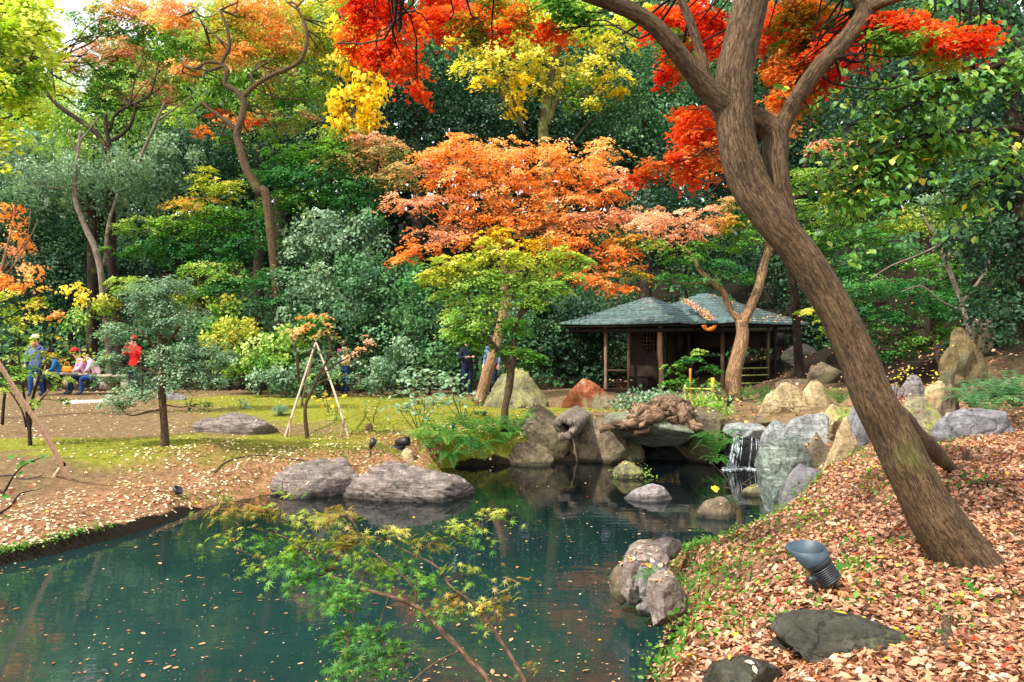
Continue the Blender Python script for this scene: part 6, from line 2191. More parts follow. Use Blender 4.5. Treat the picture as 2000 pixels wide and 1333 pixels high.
# --- the big leaning maple
D0 = 3.9
trunk = [(1925, 1165, 0, 72), (1898, 1112, 0, 58), (1848, 1041, 0, 52), (1802, 971, 0, 46), (1752, 871, 0, 43), (1706, 783, 0, 40), (1680, 713, 0, 36), (1633, 608, 0, 34), (1567, 503, 0, 34), (1508, 430, 0, 36), (1460, 350, .02, 37), (1437, 260, .03, 35), (1432, 165, .05, 36), (1448, 80, .08, 34),
         (1468, 0, .1, 33), (1486, -110, .15, 29), (1480, -230, .25, 22), (1460, -330, .3, 14)]
limbs_px = [
    [(1530, 440, .10, 30), (1520, 380, .12, 27), (1513, 315, .14, 26), (1514, 268, .15, 26), (1498, 247, .15, 24), (1468, 228, .12, 22), (1440, 215, .1, 16)],
    [(1514, 275, .15, 22), (1532, 238, .15, 17), (1558, 190, .14, 16), (1600, 132, .12, 16), (1648, 82, .1, 17), (1682, 40, .1, 18), (1690, 14, .1, 19), (1668, -12, .1, 14), (1640, -50, .1, 12), (1600, -120, .1, 8)],
    [(1430, 210, .02, 24), (1392, 184, 0, 22), (1350, 138, -.05, 19), (1312, 88, -.1, 18), (1270, 45, -.15, 17), (1215, 14, -.2, 16), (1160, -6, -.25, 15), (1060, -40, -.3, 12), (900, -90, -.3, 8), (780, -100, -.3, 5)],
    [(1386, 176, .05, 10), (1372, 120, .05, 10), (1350, 50, .08, 9), (1322, -20, .1, 8), (1300, -90, .1, 5)],
    [(1690, 20, .1, 12), (1740, 0, 0, 9), (1830, -20, -.1, 6), (1920, -30, -.2, 4)],
    [(1752, 815, .15, 26), (1782, 850, .5, 22), (1815, 876, 1.1, 17), (1850, 908, 1.7, 12), (1866, 922, 2.0, 6)],
]
pts, rad = px_path(trunk, D0)
base = np.array([pts[0][0], pts[0][1], gz(pts[0][0], pts[0][1])])
BIG = Thing("leaning_maple", "big smooth barked maple leaning over the pond, red and orange leaves", "tree", base)
mb = MB()
Ct, Rt = tube(mb, pts, rad, sides=72, m=260, bump=.07, bscale=3.5, seed=5)
BIG.part("trunk", mb, M['bark'], smooth=True, tc=True)
bn = [Ct[150:]]
for k, l in enumerate(limbs_px):
    mb = MB()
    p, q = px_path(l, D0)
    c, _ = tube(mb, p, q, sides=28, m=len(p) * 10, bump=.09, bscale=4, seed=20 + k)
    BIG.part("branch" if k < 5 else "root", mb, M['bark'], smooth=True, tc=True)
    if k < 5:
        bn.append(c)
cl = clump_list([
    (1300, 60, 50, 40, 'rd', .5), (1360, 70, 60, 50, 'ro', .6), (1560, 50, 70, 50, 'ro', .6), (1620, 90, 60, 50, 'rd', .5), (1550, 130, 60, 50, 'ogr', .5), (1600, 170, 40, 30, 'ro', .5), (1660, 60, 50, 40, 'ro', .4), (1360, 270, 50, 50, 'ro', .4), (1500, 60, 40, 60, 'ro', .6), (1320, 110, 40, 30, 'ro', .5), (1520, 240, 30, 26, 'ol', .6), (720, 40, 50, 40, 'rd', .3), (770, 80, 60, 40, 'ro', .2), (800, 130, 40, 36, 'ro', .1), (815, 170, 24, 18, 'ro', 0), (740, 110, 40, 34, 'rd', .2), (760, 20, 70, 34, 'rd', .2), (690, 80, 26, 34, 'ro', .4), (840, 50, 40, 40, 'ro', 0), (710, 0, 50, 24, 'rd', .3),
    (880, 40, 50, 30, 'ro', -.1), (940, 40, 50, 32, 'ogr', -.2), (980, 65, 36, 20, 'ro', -.2), (1020, 30, 40, 30, 'ogr', -.2), (1060, 60, 30, 16, 'ro', -.2), (1080, 15, 50, 24, 'gr', -.3), (1120, 25, 44, 22, 'gr', -.3), (1100, 66, 40, 12, 'ro', -.2), (870, 0, 60, 22, 'ro', 0), (960, 0, 60, 22, 'ogr', -.1),
    (1150, 40, 30, 14, 'gr', -.2), (1290, 30, 34, 24, 'ro', .1), (1330, 40, 44, 34, 'rd', .2), (1380, 20, 40, 30, 'rd', .3), (1310, 80, 30, 24, 'gr', .1), (1375, 90, 34, 34, 'rd', .3), (1340, 120, 28, 20, 'gr', .1), (1400, 60, 30, 40, 'ro', .4), (1300, 140, 20, 20, 'rd', .1),
    (1350, 215, 34, 24, 'ro', .2), (1340, 255, 36, 30, 'ro', .2), (1360, 300, 40, 28, 'or', .2), (1320, 310, 36, 20, 'ro', .2), (1280, 330, 36, 16, 'or', .2), (1250, 345, 26, 14, 'ro', .2), (1350, 345, 34, 20, 'ro', .2), (1380, 250, 30, 40, 'ro', .3), (1390, 330, 20, 26, 'or', .3),
    (1540, 30, 44, 36, 'ogr', .3), (1590, 30, 44, 36, 'ogr', .3), (1630, 50, 34, 30, 'ro', .3), (1560, 90, 44, 30, 'ogr', .3), (1600, 100, 40, 30, 'ro', .2), (1640, 110, 34, 26, 'rd', .2), (1530, 140, 30, 36, 'or', .3), (1560, 150, 30, 30, 'ogr', .3), (1570, 195, 26, 26, 'ogr', .3), (1620, 140, 34, 20, 'rd', .2), (1580, 60, 50, 30, 'ro', .4), (1520, 190, 26, 26, 'or', .3), (1540, 210, 30, 20, 'ol', .4),
    (1720, 45, 40, 18, 'rd', -.7), (1770, 42, 46, 20, 'ro', -.8), (1820, 55, 46, 18, 'ro', -.8), (1860, 72, 46, 18, 'rd', -.9), (1900, 78, 44, 18, 'rd', -.9), (1870, 90, 34, 14, 'rd', -.9), (1720, 78, 50, 18, 'gr', -.75), (1780, 84, 56, 18, 'lg', -.8), (1820, 104, 46, 18, 'yg', -.8), (1740, 104, 46, 14, 'gr', -.75), (1850, 128, 30, 10, 'yg', -.8), (1930, 62, 20, 10, 'rd', -.9), (1690, 100, 30, 14, 'ro', .1), (1660, 130, 30, 14, 'rd', .1),
    (1440, -60, 120, 30, 'ro', .2), (1650, -50, 120, 24, 'rd', .1), (800, -50, 110, 24, 'rd', 0)], 4.7)
r = np.random.default_rng(31)
mb = MB()
limbs(mb, np.concatenate(bn), cl, .008, r, twigs=6)
BIG.part("twigs", mb, M['bark_dark'], kind="stuff", smooth=True, tc=True)
w = .040
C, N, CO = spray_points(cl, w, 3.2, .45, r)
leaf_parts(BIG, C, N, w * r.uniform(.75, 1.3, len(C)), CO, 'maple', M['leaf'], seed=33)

# --- dogwood reaching in from beyond the frame
tw = [[(2160, 1050, 0, 40), (2140, 700, 0, 36), (2120, 400, 0, 30), (2100, 150, 0, 24), (2080, -100, 0, 16)],
      [(2110, 160, 0, 14), (2000, 118, 0, 9), (1940, 130, 0, 8), (1880, 150, 0, 6), (1800, 155, 0, 4), (1740, 150, 0, 2.4)], [(2000, 118, 0, 6), (1920, 128, .1, 5), (1860, 142, .1, 4), (1780, 165, .1, 2.4), (1700, 180, .1, 1.4)],
      [(2115, 300, 0, 10), (2000, 255, 0, 6), (1900, 258, 0, 5), (1800, 275, 0, 4), (1720, 300, 0, 2.8), (1640, 330, 0, 1.6)], [(1900, 258, 0, 3.6), (1820, 262, 0, 3), (1740, 275, 0, 2.2), (1640, 290, 0, 1.4)], [(1840, 270, 0, 3), (1760, 310, 0, 2.4), (1700, 350, 0, 1.8), (1650, 380, 0, 1)],
      [(1880, 150, 0, 3), (1820, 190, 0, 2.4), (1740, 220, 0, 1.8), (1660, 245, 0, 1)], [(2010, 255, 0, 4), (1960, 330, .2, 3), (1900, 370, .2, 2), (1860, 400, .2, 1.2)], [(2010, 120, 0, 5), (1960, 60, .2, 3), (1880, 20, .2, 2), (1800, -10, .2, 1.2)]]
DD = 4.3
DOG = Thing("dogwood_tree", "green oval leaved tree whose long boughs reach in from the side", "tree", (P(2170, 1100, DD)[0], DD, gz(P(2170, 1100, DD)[0], DD)))
nodes = []
for k, l in enumerate(tw):
    p, q = px_path(l, DD)
    if k == 0:
        p = np.vstack([[DOG.loc[0], DOG.loc[1], DOG.loc[2] - .1], p])
        q = np.concatenate([[q[0] * 1.3], q])
    mb = MB()
    c, _ = tube(mb, p, q, sides=10, m=len(p) * 7, bump=.1, bscale=8, seed=k)
    DOG.part("trunk" if k == 0 else "branch", mb, M['bark_dark'], smooth=True, tc=True)
    if k:
        nodes.append(c)
r = np.random.default_rng(41)
nd_all = np.concatenate(nodes)
CC, NN, AX, CO = [], [], [], []
tmb = MB()
for k in range(640):
    if k < 520:
        p0 = nd_all[r.integers(len(nd_all))]
    else:
        p0 = P(*[(1600, 330), (1640, 300), (1700, 230), (1760, 200), (1850, 210), (1900, 190), (1960, 90), (1980, 200), (1960, 290), (1930, 340), (1700, 390), (1660, 420), (1780, 340), (1620, 200), (1660, 170), (1580, 310)][k % 16], DD) + r.normal(size=3) * .15
    e = p0 + np.array([r.normal() * .11 - .03, r.normal() * .12, -abs(r.normal()) * .07 - .02])
    tube(tmb, [p0, (p0 + e) / 2 + [0, 0, .02], e], [.0028, .002, .001], 4, m=5)
    for _ in range(r.integers(3, 8)):
        c = p0 + (e - p0) * r.uniform(.3, 1.05) + r.normal(size=3) * .022
        CC.append(c + [0, 0, -.025])
        AX.append(np.array([r.normal() * .5, r.normal() * .5, -1.0]))
        NN.append(np.array([r.normal() * .7, -.5 + r.normal() * .5, .8]))
        t = r.normal() * .3 + .5
        if r.random() < .025:
            CO.append(pal_color('ye', np.array([t]))[0])
        else:
            CO.append(pal_color('gr' if r.random() < .75 else ('gb' if r.random() < .6 else 'lg'), np.array([t]))[0])
DOG.part("twigs", tmb, M['bark_dark'], kind="stuff", smooth=True, tc=True)
CC, NN, AX, CO = map(np.array, (CC, NN, AX, CO))
M['dog'] = foliage_mat("leaf_dogwood", trans=.5, gloss=.03, rough=.45)
leaf_parts(DOG, CC, NN, .052 * r.uniform(.7, 1.25, len(CC)), CO, 'oval', M['dog'], axis=AX, seed=43)

# --- young maple rising from the near bank in front of the water
ND = 2.75
sp = [[(1000, 1420, -.1, 9), (960, 1338, 0, 8), (900, 1270, .1, 8), (850, 1220, .15, 7.5), (812, 1184, .2, 7), (760, 1164, .25, 6), (700, 1150, .3, 5.2), (655, 1130, .35, 4.5), (610, 1090, .4, 3.2), (560, 1052, .45, 2.2), (490, 1030, .5, 1.4)],
      [(1050, 1420, 0, 8), (1028, 1340, .1, 6.5), (990, 1270, .15, 6), (960, 1225, .2, 5.5), (925, 1180, .25, 4.8), (880, 1145, .3, 4), (850, 1105, .35, 3.2), (800, 1080, .4, 2.2), (740, 1050, .45, 1.4)],
      [(812, 1184, .2, 4), (808, 1150, .2, 3), (770, 1110, .25, 2.4), (720, 1070, .3, 1.8), (690, 1020, .35, 1.1)], [(900, 1270, .1, 3.2), (860, 1290, 0, 3), (830, 1310, -.05, 2.4), (800, 1335, -.1, 1.6)], [(655, 1130, .35, 2.4), (600, 1118, .35, 2), (540, 1105, .4, 1.4), (470, 1075, .4, .9)],
      [(795, 1100, .4, 2), (830, 1070, .4, 2), (870, 1050, .45, 1.7), (930, 1020, .5, 1.3), (1010, 1000, .55, .8)], [(540, 1043, .45, 1.6), (548, 1000, .5, 1.3), (552, 940, .5, .8)], [(970, 1240, .2, 2), (970, 1205, .2, 1.6), (962, 1170, .25, 1.2), (1000, 1150, .3, .8)],
      [(610, 1090, .4, 1.6), (560, 1020, .5, 1.3), (480, 985, .55, .9), (410, 985, .6, .6)], [(700, 1150, .3, 2), (690, 1200, .2, 1.6), (680, 1250, .15, 1.1)], [(760, 1164, .25, 2), (740, 1230, .15, 1.5), (760, 1290, .1, 1)]]
YM = Thing("young_maple", "young maple spraying up in front of the water, green below and amber tinted above", "tree", (.03, ND - .1, gz(.03, ND - .1)))
nodes = []
for k, l in enumerate(sp):
    p, q = px_path(l, ND)
    q = q * .74
    if k < 2:
        p = np.vstack([[p[0][0] + .02, p[0][1], min(YM.loc[2], p[0][2] - .3) - .05], p])
        q = np.concatenate([[q[0] * 1.2], q])
    mb = MB()
    c, _ = tube(mb, p, q, sides=9, m=len(p) * 6, bump=.06, bscale=14, seed=k)
    YM.part("trunk" if k < 2 else "branch", mb, M['twig'], smooth=True, tc=True)
    nodes.append(c)
r = np.random.default_rng(51)
cl = clump_list([(450, 1000, 56, 18, 'yo', .5, .8), (520, 1000, 56, 16, 'yo', .5, .8), (560, 960, 26, 20, 'ym', .5, .5), (590, 1010, 56, 18, 'ym', .5), (660, 1005, 56, 20, 'yo', .45), (520, 1050, 60, 18, 'gr', .45), (450, 1050, 44, 14, 'ym', .5, .6), (600, 1060, 60, 20, 'ym', .4), (680, 1060, 60, 24, 'yo', .4, .7), (680, 1070, 60, 24, 'ym', .4, .6), (750, 1050, 50, 20, 'ym', .4),
                 (560, 1100, 60, 20, 'gr', .4), (500, 1110, 40, 14, 'ym', .4, .6), (640, 1110, 56, 24, 'gr', .35), (720, 1110, 56, 24, 'ym', .35), (790, 1110, 44, 20, 'gr', .4), (700, 1170, 60, 30, 'fn', .25), (640, 1180, 50, 26, 'fn', .3), (720, 1230, 60, 34, 'fn', .15), (660, 1240, 44, 30, 'fn', .2), (770, 1270, 50, 34, 'fn', .1), (730, 1300, 60, 30, 'fn', .05), (600, 1130, 40, 16, 'gr', .35),
                 (890, 1030, 50, 16, 'ym', .5), (960, 1005, 50, 12, 'ym', .55, .8), (840, 1060, 36, 16, 'yo', .45), (900, 1060, 30, 14, 'gr', .5, .8), (960, 1060, 30, 10, 'gr', .5, .6), (990, 1170, 40, 18, 'yo', .3, .6), (940, 1190, 50, 14, 'ym', .25), (880, 1170, 44, 16, 'yo', .3), (900, 1120, 44, 14, 'ym', .35), (1000, 1130, 30, 14, 'gp', .3, .5), (850, 1200, 40, 16, 'gr', .2, .7),
                 (1040, 1310, 30, 12, 'yo', .2, .5), (980, 1200, 44, 12, 'yo', .25, .8), (430, 960, 26, 8, 'yo', .6, .5), (820, 1140, 40, 16, 'gr', .3), (680, 1290, 50, 20, 'fn', .1)], ND)
mb = MB()
limbs(mb, np.concatenate(nodes), cl, .003, r, twigs=7, curve=.12)
YM.part("twigs", mb, M['twig'], kind="stuff", smooth=True, tc=True)
w = .046
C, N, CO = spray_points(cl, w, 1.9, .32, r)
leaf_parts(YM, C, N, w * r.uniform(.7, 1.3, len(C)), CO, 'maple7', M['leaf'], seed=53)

# --- a few dark leaves on a twig by the frame's edge
TW = Thing("edge_twig", "thin twig with a few dark green leaves over the near shore", "plant", (P(-10, 1100, 3.2)[0], 3.2, gz(P(-10, 1100, 3.2)[0], 3.2)))
mb = MB()
tube(mb, [TW.loc, P(-30, 1050, 3.2), P(10, 960, 3.2), P(40, 915, 3.2), P(85, 892, 3.2)], [.01, .007, .005, .003, .0015], 7, m=24)
TW.part("stem", mb, M['bark_dark'], smooth=True, tc=True)
mb = MB()
tube(mb, [P(-15, 1010, 3.2), P(20, 990, 3.2), P(40, 965, 3.2), P(80, 955, 3.2)], [.005, .004, .003, .0015], 6, m=14)
TW.part("stem", mb, M['bark_dark'], smooth=True, tc=True)
q = np.array([P(x, y, 3.2) for x, y in ((22, 893), (35, 912), (40, 926), (62, 902), (86, 894), (45, 905), (10, 970), (14, 1010), (30, 985), (2, 1005), (60, 950), (25, 960))])
colr = np.array([pal_color('gr' if k < 8 else 'br', np.array([.4]))[0] for k in range(len(q))])
leaf_parts(TW, q, r.normal(size=q.shape) * .3 + [0, -.6, .6], np.full(len(q), .035), colr, 'oval', M['leaf'], seed=3)
# --- bare red twig over the water below the waterfall
RT = Thing("bare_shrub", "bare reddish twig reaching over the pool below the waterfall", "plant", (P(1500, 985, 10.0)[0], 10.0, 0.0))
b = RT.loc + [-.1, 0, 0]
for k, l in enumerate(([(1440, 1000), (1425, 950), (1415, 930), (1390, 905)], [(1430, 965), (1450, 945), (1480, 925), (1492, 905)], [(1428, 955), (1405, 948), (1380, 930)], [(1450, 945), (1470, 950), (1495, 935)], [(1432, 968), (1395, 975), (1370, 968)])):
    mb = MB()
    p = np.array([P(x, y, 10.0) for x, y in l])
    if k == 0:
        p = np.vstack([b - [.2, 0, .1], p])
    tube(mb, p, np.linspace(.007, .0025, len(p)), 5)
    RT.part("stem", mb, M['deadwood'], smooth=True, tc=True)
mb = MB()
q = P(1395, 955, 10)
scatter_leaves(mb, np.array([q, q + [.02, 0, .0]]), np.array([[0, -1, .4], [.2, -1, .2]]), .085, pal_color('ye', np.array([.6, .8])), 'heart', seed=2)
RT.part("leaf", mb, M['leaf'], col=True)
# ------------------------------------------------------------------ leaf litter, floating leaves, ferns, ground plants
LIT = np.array([lin(c) for c in [(190, 136, 100), (196, 149, 115), (166, 114, 82), (140, 90, 62), (204, 167, 136), (116, 76, 52), (190, 128, 90), (164, 126, 94)]])


def litter_colors(r, n, yellow=.02, red=.01, pale=0.0):
    c = LIT[r.integers(0, len(LIT), n)] * r.uniform(.8, 1.2, (n, 1))
    k = r.random(n)
    c[k > .9] *= .42
    c[k < yellow] = lin((226, 176, 40))
    c[(k > yellow) & (k < yellow + red)] = lin((196, 50, 30))
    if pale:
        m = r.random(n) < pale
        c[m] = lin((236, 214, 170)) * r.uniform(.8, 1.1, (m.sum(), 1))
    return c


def drop(x, y, r, lift=.012, tilt=.45):
    z = ground_z(x, y)
    e = .04
    gx = (ground_z(x + e, y) - z) / e
    gy = (ground_z(x, y + e) - z) / e
    N = norm(np.stack([-np.clip(gx, -1, 1), -np.clip(gy, -1, 1), np.ones_like(x)], -1) + r.normal(size=(len(x), 3)) * tilt)
    return np.stack([x, y, z + lift * r.random(len(x)) + .006], -1), N


r = np.random.default_rng(61)
# the leaf covered bank
n = 135000
y = r.uniform(1.9 ** .5, 11.5 ** .5, n) ** 2
x = r.uniform(-.1, .72, n) * y + .15
s = pond_sd(x, y)
keep = (s > .02) & ~((y > 9.2) & (x < 3.6)) & (r.random(n) < np.clip(s * 2.2 + .35, 0, 1))
thin = fbm(np.stack([x * 1.5, y * 1.5, x * 0], -1), 3, 9)
keep &= (thin > -.55 + .5 * np.clip(.8 - s, 0, 1)) | (r.random(n) < .25)
x, y = x[keep], y[keep]
C, N = drop(x, y, r, .03, .42)
W = r.uniform(.018, .046, len(x))
CO = litter_colors(r, len(x), .018, .008)
LT = type('T', (), {})()
LT.o, LT.loc = ground, np.zeros(3)
order = np.argsort(-(W / C[:, 1]) * ((np.abs(C[:, 0] / C[:, 1]) < .66) & ((EYE - C[:, 2]) / C[:, 1] < .435)))
big = order[:290]
rest = order[290:]
Tm = np.array(LEAF['litter'][0])
pro = []
for k in range(10):
    mb = MB()
    v = Tm.copy()
    v[:, 2] *= [.6, 1, 1.5, 2.0, 1.2, .8, 1.7, 1, 2.2, 1.4][k]
    v[3, 2] += [.1, -.1, .15, 0, .2, 0, .1, -.05, .1, 0][k]
    mb.add(v, LEAF['litter'][1], litter_colors(np.random.default_rng(k + 5), 1, .1, .0)[0])
    pro.append(mb.mesh("fallen_leaf", M['dry'], col=True))
for j in big:
    nn = N[j]
    b = norm(np.cross(nn, r.normal(size=3)))
    t = np.cross(b, nn)
    o = bpy.data.objects.new("fallen_leaf", pro[r.integers(10)])
    COL.objects.link(o)
    o.parent = ground
    o.matrix_basis = Matrix.Translation(Vector(C[j] + [0, 0, .012])) @ Matrix(((t[0], b[0], nn[0], 0), (t[1], b[1], nn[1], 0), (t[2], b[2], nn[2], 0), (0, 0, 0, 1))) @ Matrix.Scale(float(W[j]), 4)
far = rest[C[rest][:, 1] > 4.6]
rest = rest[C[rest][:, 1] <= 4.6]
mb = MB()
scatter_leaves(mb, C[rest], N[rest], W[rest], CO[rest], 'litter', seed=5)
scatter_leaves(mb, C[far], N[far], W[far], CO[far], 'broad', seed=15)
o = link("leaf_litter", mb.mesh("leaf_litter", M['dry'], col=True))
tag(o, "thick carpet of dry pinkish brown leaves on the near bank", "leaf litter", kind="stuff")

# little twigs among the leaves
mb = MB()
for _ in range(170):
    yy = r.uniform(2.2, 7)
    xx = r.uniform(.15, .66) * yy + .1
    if pond_sd(np.array([xx]), np.array([yy]))[0] < .1:
        continue
    an = r.uniform(0, math.pi)
    L_ = r.uniform(.05, .22)
    q0 = np.array([xx, yy, gz(xx, yy) + .028])
    dv = np.array([math.cos(an), math.sin(an), 0]) * L_
    q1 = q0 + dv
    q1[2] = gz(q1[0], q1[1]) + .032
    tube(mb, [q0, (q0 + q1) / 2 + [0, 0, .006], q1], [.0035, .003, .0015], 4, m=4)
o = link("fallen_twigs", mb.mesh("fallen_twigs", M['bark_dark'], tc=True))
tag(o, "thin broken twigs lying among the dry leaves", "twigs", kind="stuff")

# pale leaves over the lawn and far shore
n = 52000
y = r.uniform(7.5, 24, n)
x = r.uniform(-.8, .25, n) * y
s = pond_sd(x, y)
dens = np.clip(1.25 - s / 2.4, .10, 1) * np.where(x / y > -.02, .45, 1)
cl = fbm(np.stack([x * 1.2, y * 1.2, x * 0], -1), 3, 29)
keep = (s > .07) & (r.random(n) < dens * np.clip(.75 + cl, .15, 1.3))
x, y = x[keep], y[keep]
C, N = drop(x, y, r, .015, .22)
mb = MB()
scatter_leaves(mb, C, N, r.uniform(.03, .06, len(x)), litter_colors(r, len(x), .05, .01, .55), 'broad', seed=6)
o = link("leaf_litter", mb.mesh("leaf_litter", M['dry'], col=True))
tag(o, "pale small leaves scattered over the lawn and the far shore", "leaf litter", kind="stuff")

# forest floor and hut surroundings
n = 9000
y = r.uniform(12, 30, n)
x = r.uniform(-.66, .8, n) * y
s = pond_sd(x, y)
keep = (s > .4) & ((y > 24) | (x > 3.0))
x, y = x[keep], y[keep]
C, N = drop(x, y, r, .02, .4)
mb = MB()
scatter_leaves(mb, C, N, r.uniform(.05, .10, len(x)), litter_colors(r, len(x), .05, .01), 'broad', seed=8)
o = link("leaf_litter", mb.mesh("leaf_litter", M['dry'], col=True))
tag(o, "brown leaves on the shaded slope round the hut", "leaf litter", kind="stuff")

# leaves caught in the roof valley and on the shingles
n = 420
u = r.random(n)
a, b = P(1338, 592, 23.0), P(1392, 630, 21.4)
C = a + (b - a) * u[:, None] + np.stack([r.normal(size=n) * .06, r.normal(size=n) * .08, np.full(n, .06) + np.abs(r.normal(size=n)) * .03], -1)
mb = MB()
scatter_leaves(mb, C, norm(r.normal(size=(n, 3)) * .35 + [-.1, -.5, .8]), r.uniform(.05, .08, n), litter_colors(r, n, .08, .02), 'broad', seed=9)
m = 420
k = r.integers(0, 2, m)
u, v = r.random(m), r.random(m) ** 1.5
aa = np.where(k[:, None] == 0, A1, B2)
bb = np.where(k[:, None] == 0, B1, C2)
kk = np.where(k[:, None] == 0, K1, K2)
e = aa + (bb - aa) * u[:, None]
C = e + (kk - e) * v[:, None] * .9
C[:, 2] += .05 - .035 * np.sin(np.pi * v * .9)
scatter_leaves(mb, C, norm(r.normal(size=(m, 3)) * .2 + [0, -.4, .9]), r.uniform(.04, .07, m), litter_colors(r, m, .2, .02), 'broad', seed=10)
o = link("leaf_litter", mb.mesh("leaf_litter", M['dry'], col=True))
tag(o, "tan leaves lying in the valley of the hut roof", "leaf litter", kind="stuff")

# leaves afloat
n = 1500
py = 905 + 440 * r.random(n) ** .8
px = r.uniform(-40, 1520, n)
q = np.array([G(a, b, 0) for a, b in zip(px, py)])
s = pond_sd(q[:, 0], q[:, 1])
cl = fbm(np.stack([q[:, 0] * .8, q[:, 1] * .8, q[:, 0] * 0], -1), 3, 39)
edge = np.exp(-np.maximum(-s, 0) / .5)
keep = (s < -.04) & (r.random(n) < np.clip(.55 + cl * .6 + edge * .6, .1, 1))
q = q[keep]
sz = r.choice([.016, .03, .045, .06], len(q), p=[.60, .27, .10, .03])
CO = litter_colors(r, len(q), .12, .03, .15) * .85
N = norm(r.normal(size=(len(q), 3)) * .10 + [0, 0, 1])
C = q + [0, 0, .005]
order = np.argsort(-sz / q[:, 1])
big, rest = order[:150], order[150:]
pro = []
for k in range(8):
    mb = MB()
    v = np.array(LEAF['litter'][0]) * [1, 1, .6]
    mb.add(v, LEAF['litter'][1], CO[big][k::8].mean(0) if k % 2 else litter_colors(np.random.default_rng(k + 3), 1, .4, .05)[0])
    pro.append(mb.mesh("floating_leaf", M['dry'], col=True))
for j in big:
    nn = N[j]
    b = norm(np.cross(nn, r.normal(size=3)))
    t = np.cross(b, nn)
    o = bpy.data.objects.new("floating_leaf", pro[r.integers(8)])
    COL.objects.link(o)
    o.parent = water
    o.matrix_basis = Matrix.Translation(Vector(C[j])) @ Matrix(((t[0], b[0], nn[0], 0), (t[1], b[1], nn[1], 0), (t[2], b[2], nn[2], 0), (0, 0, 0, 1))) @ Matrix.Scale(float(max(sz[j], .03)), 4)
mb = MB()
scatter_leaves(mb, C[rest], N[rest], sz[rest], CO[rest], 'broad', seed=11)
# specks of drifting scum
n = 3600
py = 930 + 410 * r.random(n)
px = r.uniform(-40, 1500, n)
q = np.array([G(a, b, 0) for a, b in zip(px, py)])
s = pond_sd(q[:, 0], q[:, 1])
cl = fbm(np.stack([q[:, 0] * .5, q[:, 1] * .5, q[:, 0] * 0], -1), 3, 49)
keep = (s < -.03) & (r.random(n) < np.clip(.3 + cl * .6 + .5 * np.exp(s / .4), .05, 1))
q = q[keep]
scatter_leaves(mb, q + [0, 0, .004], np.tile([0, 0, 1.0], (len(q), 1)), r.uniform(.004, .012, len(q)), np.tile(lin((140, 150, 134)), (len(q), 1)), 'broad', seed=12)
o = link("floating_leaves", mb.mesh("floating_leaves", M['dry'], col=True))
tag(o, "small leaves and specks drifting on the pond", "floating leaves", kind="stuff")


# low green weeds
def weeds(name, label, pts, size, pal, per, spread, seed, leaf='broad', mat='leaf', up=.6, hgt=.05):
    r = np.random.default_rng(seed)
    pts = np.asarray(pts)
    k = np.repeat(np.arange(len(pts)), per)
    o = r.normal(size=(len(k), 3)) * spread * [1, 1, 0]
    c = pts[k] + o
    zz = ground_z(c[:, 0], c[:, 1])
    c[:, 2] = np.maximum(zz, pts[k][:, 2] - .25 * spread) + np.abs(r.normal(size=len(k))) * hgt
    mb = MB()
    scatter_leaves(mb, c, norm(r.normal(size=(len(k), 3)) * .7 + [0, -.2, up]), size * r.uniform(.6, 1.4, len(k)), pal_color(pal, r.normal(size=len(k)) * .3 + .5), leaf, seed=seed)
    ob = link(name, mb.mesh(name, M[mat], col=True))
    tag(ob, label, "ground plants", kind="stuff")


# on the near bank: dense by the water, thinning uphill
n = 1500
y = r.uniform(3.3, 10, n)
x = r.uniform(0, .55, n) * y + .2
s = pond_sd(x, y)
keep = (s > .03) & (r.random(n) < np.exp(-s / .6) * 1.2 + .06) & ~((y > 8.6) & (x < 3.2))
weeds("ground_cover", "bright green weeds sprouting through the leaves along the near bank", np.stack([x, y, ground_z(x, y)], -1)[keep], .032, 'gr', 16, .07, 71, hgt=.03)
sp_ = np.array([on_ground(a, b) for a, b in ((1830, 1105), (1850, 1110), (1700, 1120), (1690, 1115), (1790, 1250), (1870, 1290), (1860, 1270), (1800, 1300), (1890, 1240), (1600, 1200), (1650, 1190), (1730, 985), (1740, 980), (1600, 940), (1590, 950), (1740, 930), (1850, 960), (1880, 1180))])
weeds("ground_cover", "small fresh green seedlings on the leaf carpet round the trunk", sp_, .03, 'gr', 9, .05, 72, hgt=.03)
# moss and overhanging weeds along the cut bank of the far shore
px = r.uniform(-20, 520, 150)
py = np.interp(px, [0, 100, 180, 260, 330, 372, 520], [1100, 1080, 1058, 1038, 1014, 998, 962]) - r.uniform(4, 14, 150)
q = np.array([G(a, b + 6, 0) for a, b in zip(px, py)])
for _ in range(14):
    q[:, 1] += np.clip(.11 - pond_sd(q[:, 0], q[:, 1]), -.3, .3) * .8
q[:, 2] = ground_z(q[:, 0], q[:, 1])
q = q[fbm(q * [2.2, 2.2, 0], 3, 77) > -.12]
weeds("ground_cover", "mossy weeds hanging over the cut edge of the far shore", q, .024, 'gr', 12, .06, 73, hgt=.02)
# moss standing up from the lawn in tiny tufts
rm = np.random.default_rng(81)
PB = [(850, 825, 230, 40), (700, 795, 260, 24), (620, 860, 190, 22), (480, 785, 140, 12), (260, 862, 150, 16), (60, 856, 140, 10), (360, 900, 110, 18), (770, 850, 200, 30), (690, 878, 160, 20), (560, 850, 100, 20), (1090, 808, 120, 7)]
pts = []
for a in PB:
    c = G(a[0], a[1], .54)
    k = int(a[2] * a[3] * .55)
    wy = abs(c[1] - G(a[0], a[1] + a[3], .54)[1])
    pts.append(np.stack([c[0] + rm.normal(size=k) * a[2] * c[1] / F * .62, c[1] + rm.normal(size=k) * wy * .62], -1))
pts = np.concatenate(pts)
ok = (pond_sd(pts[:, 0], pts[:, 1]) > .15) & (fbm(np.stack([pts[:, 0] * 1.3, pts[:, 1] * 1.3, pts[:, 0] * 0], -1), 3, 91) > -.35)
pts = pts[ok]
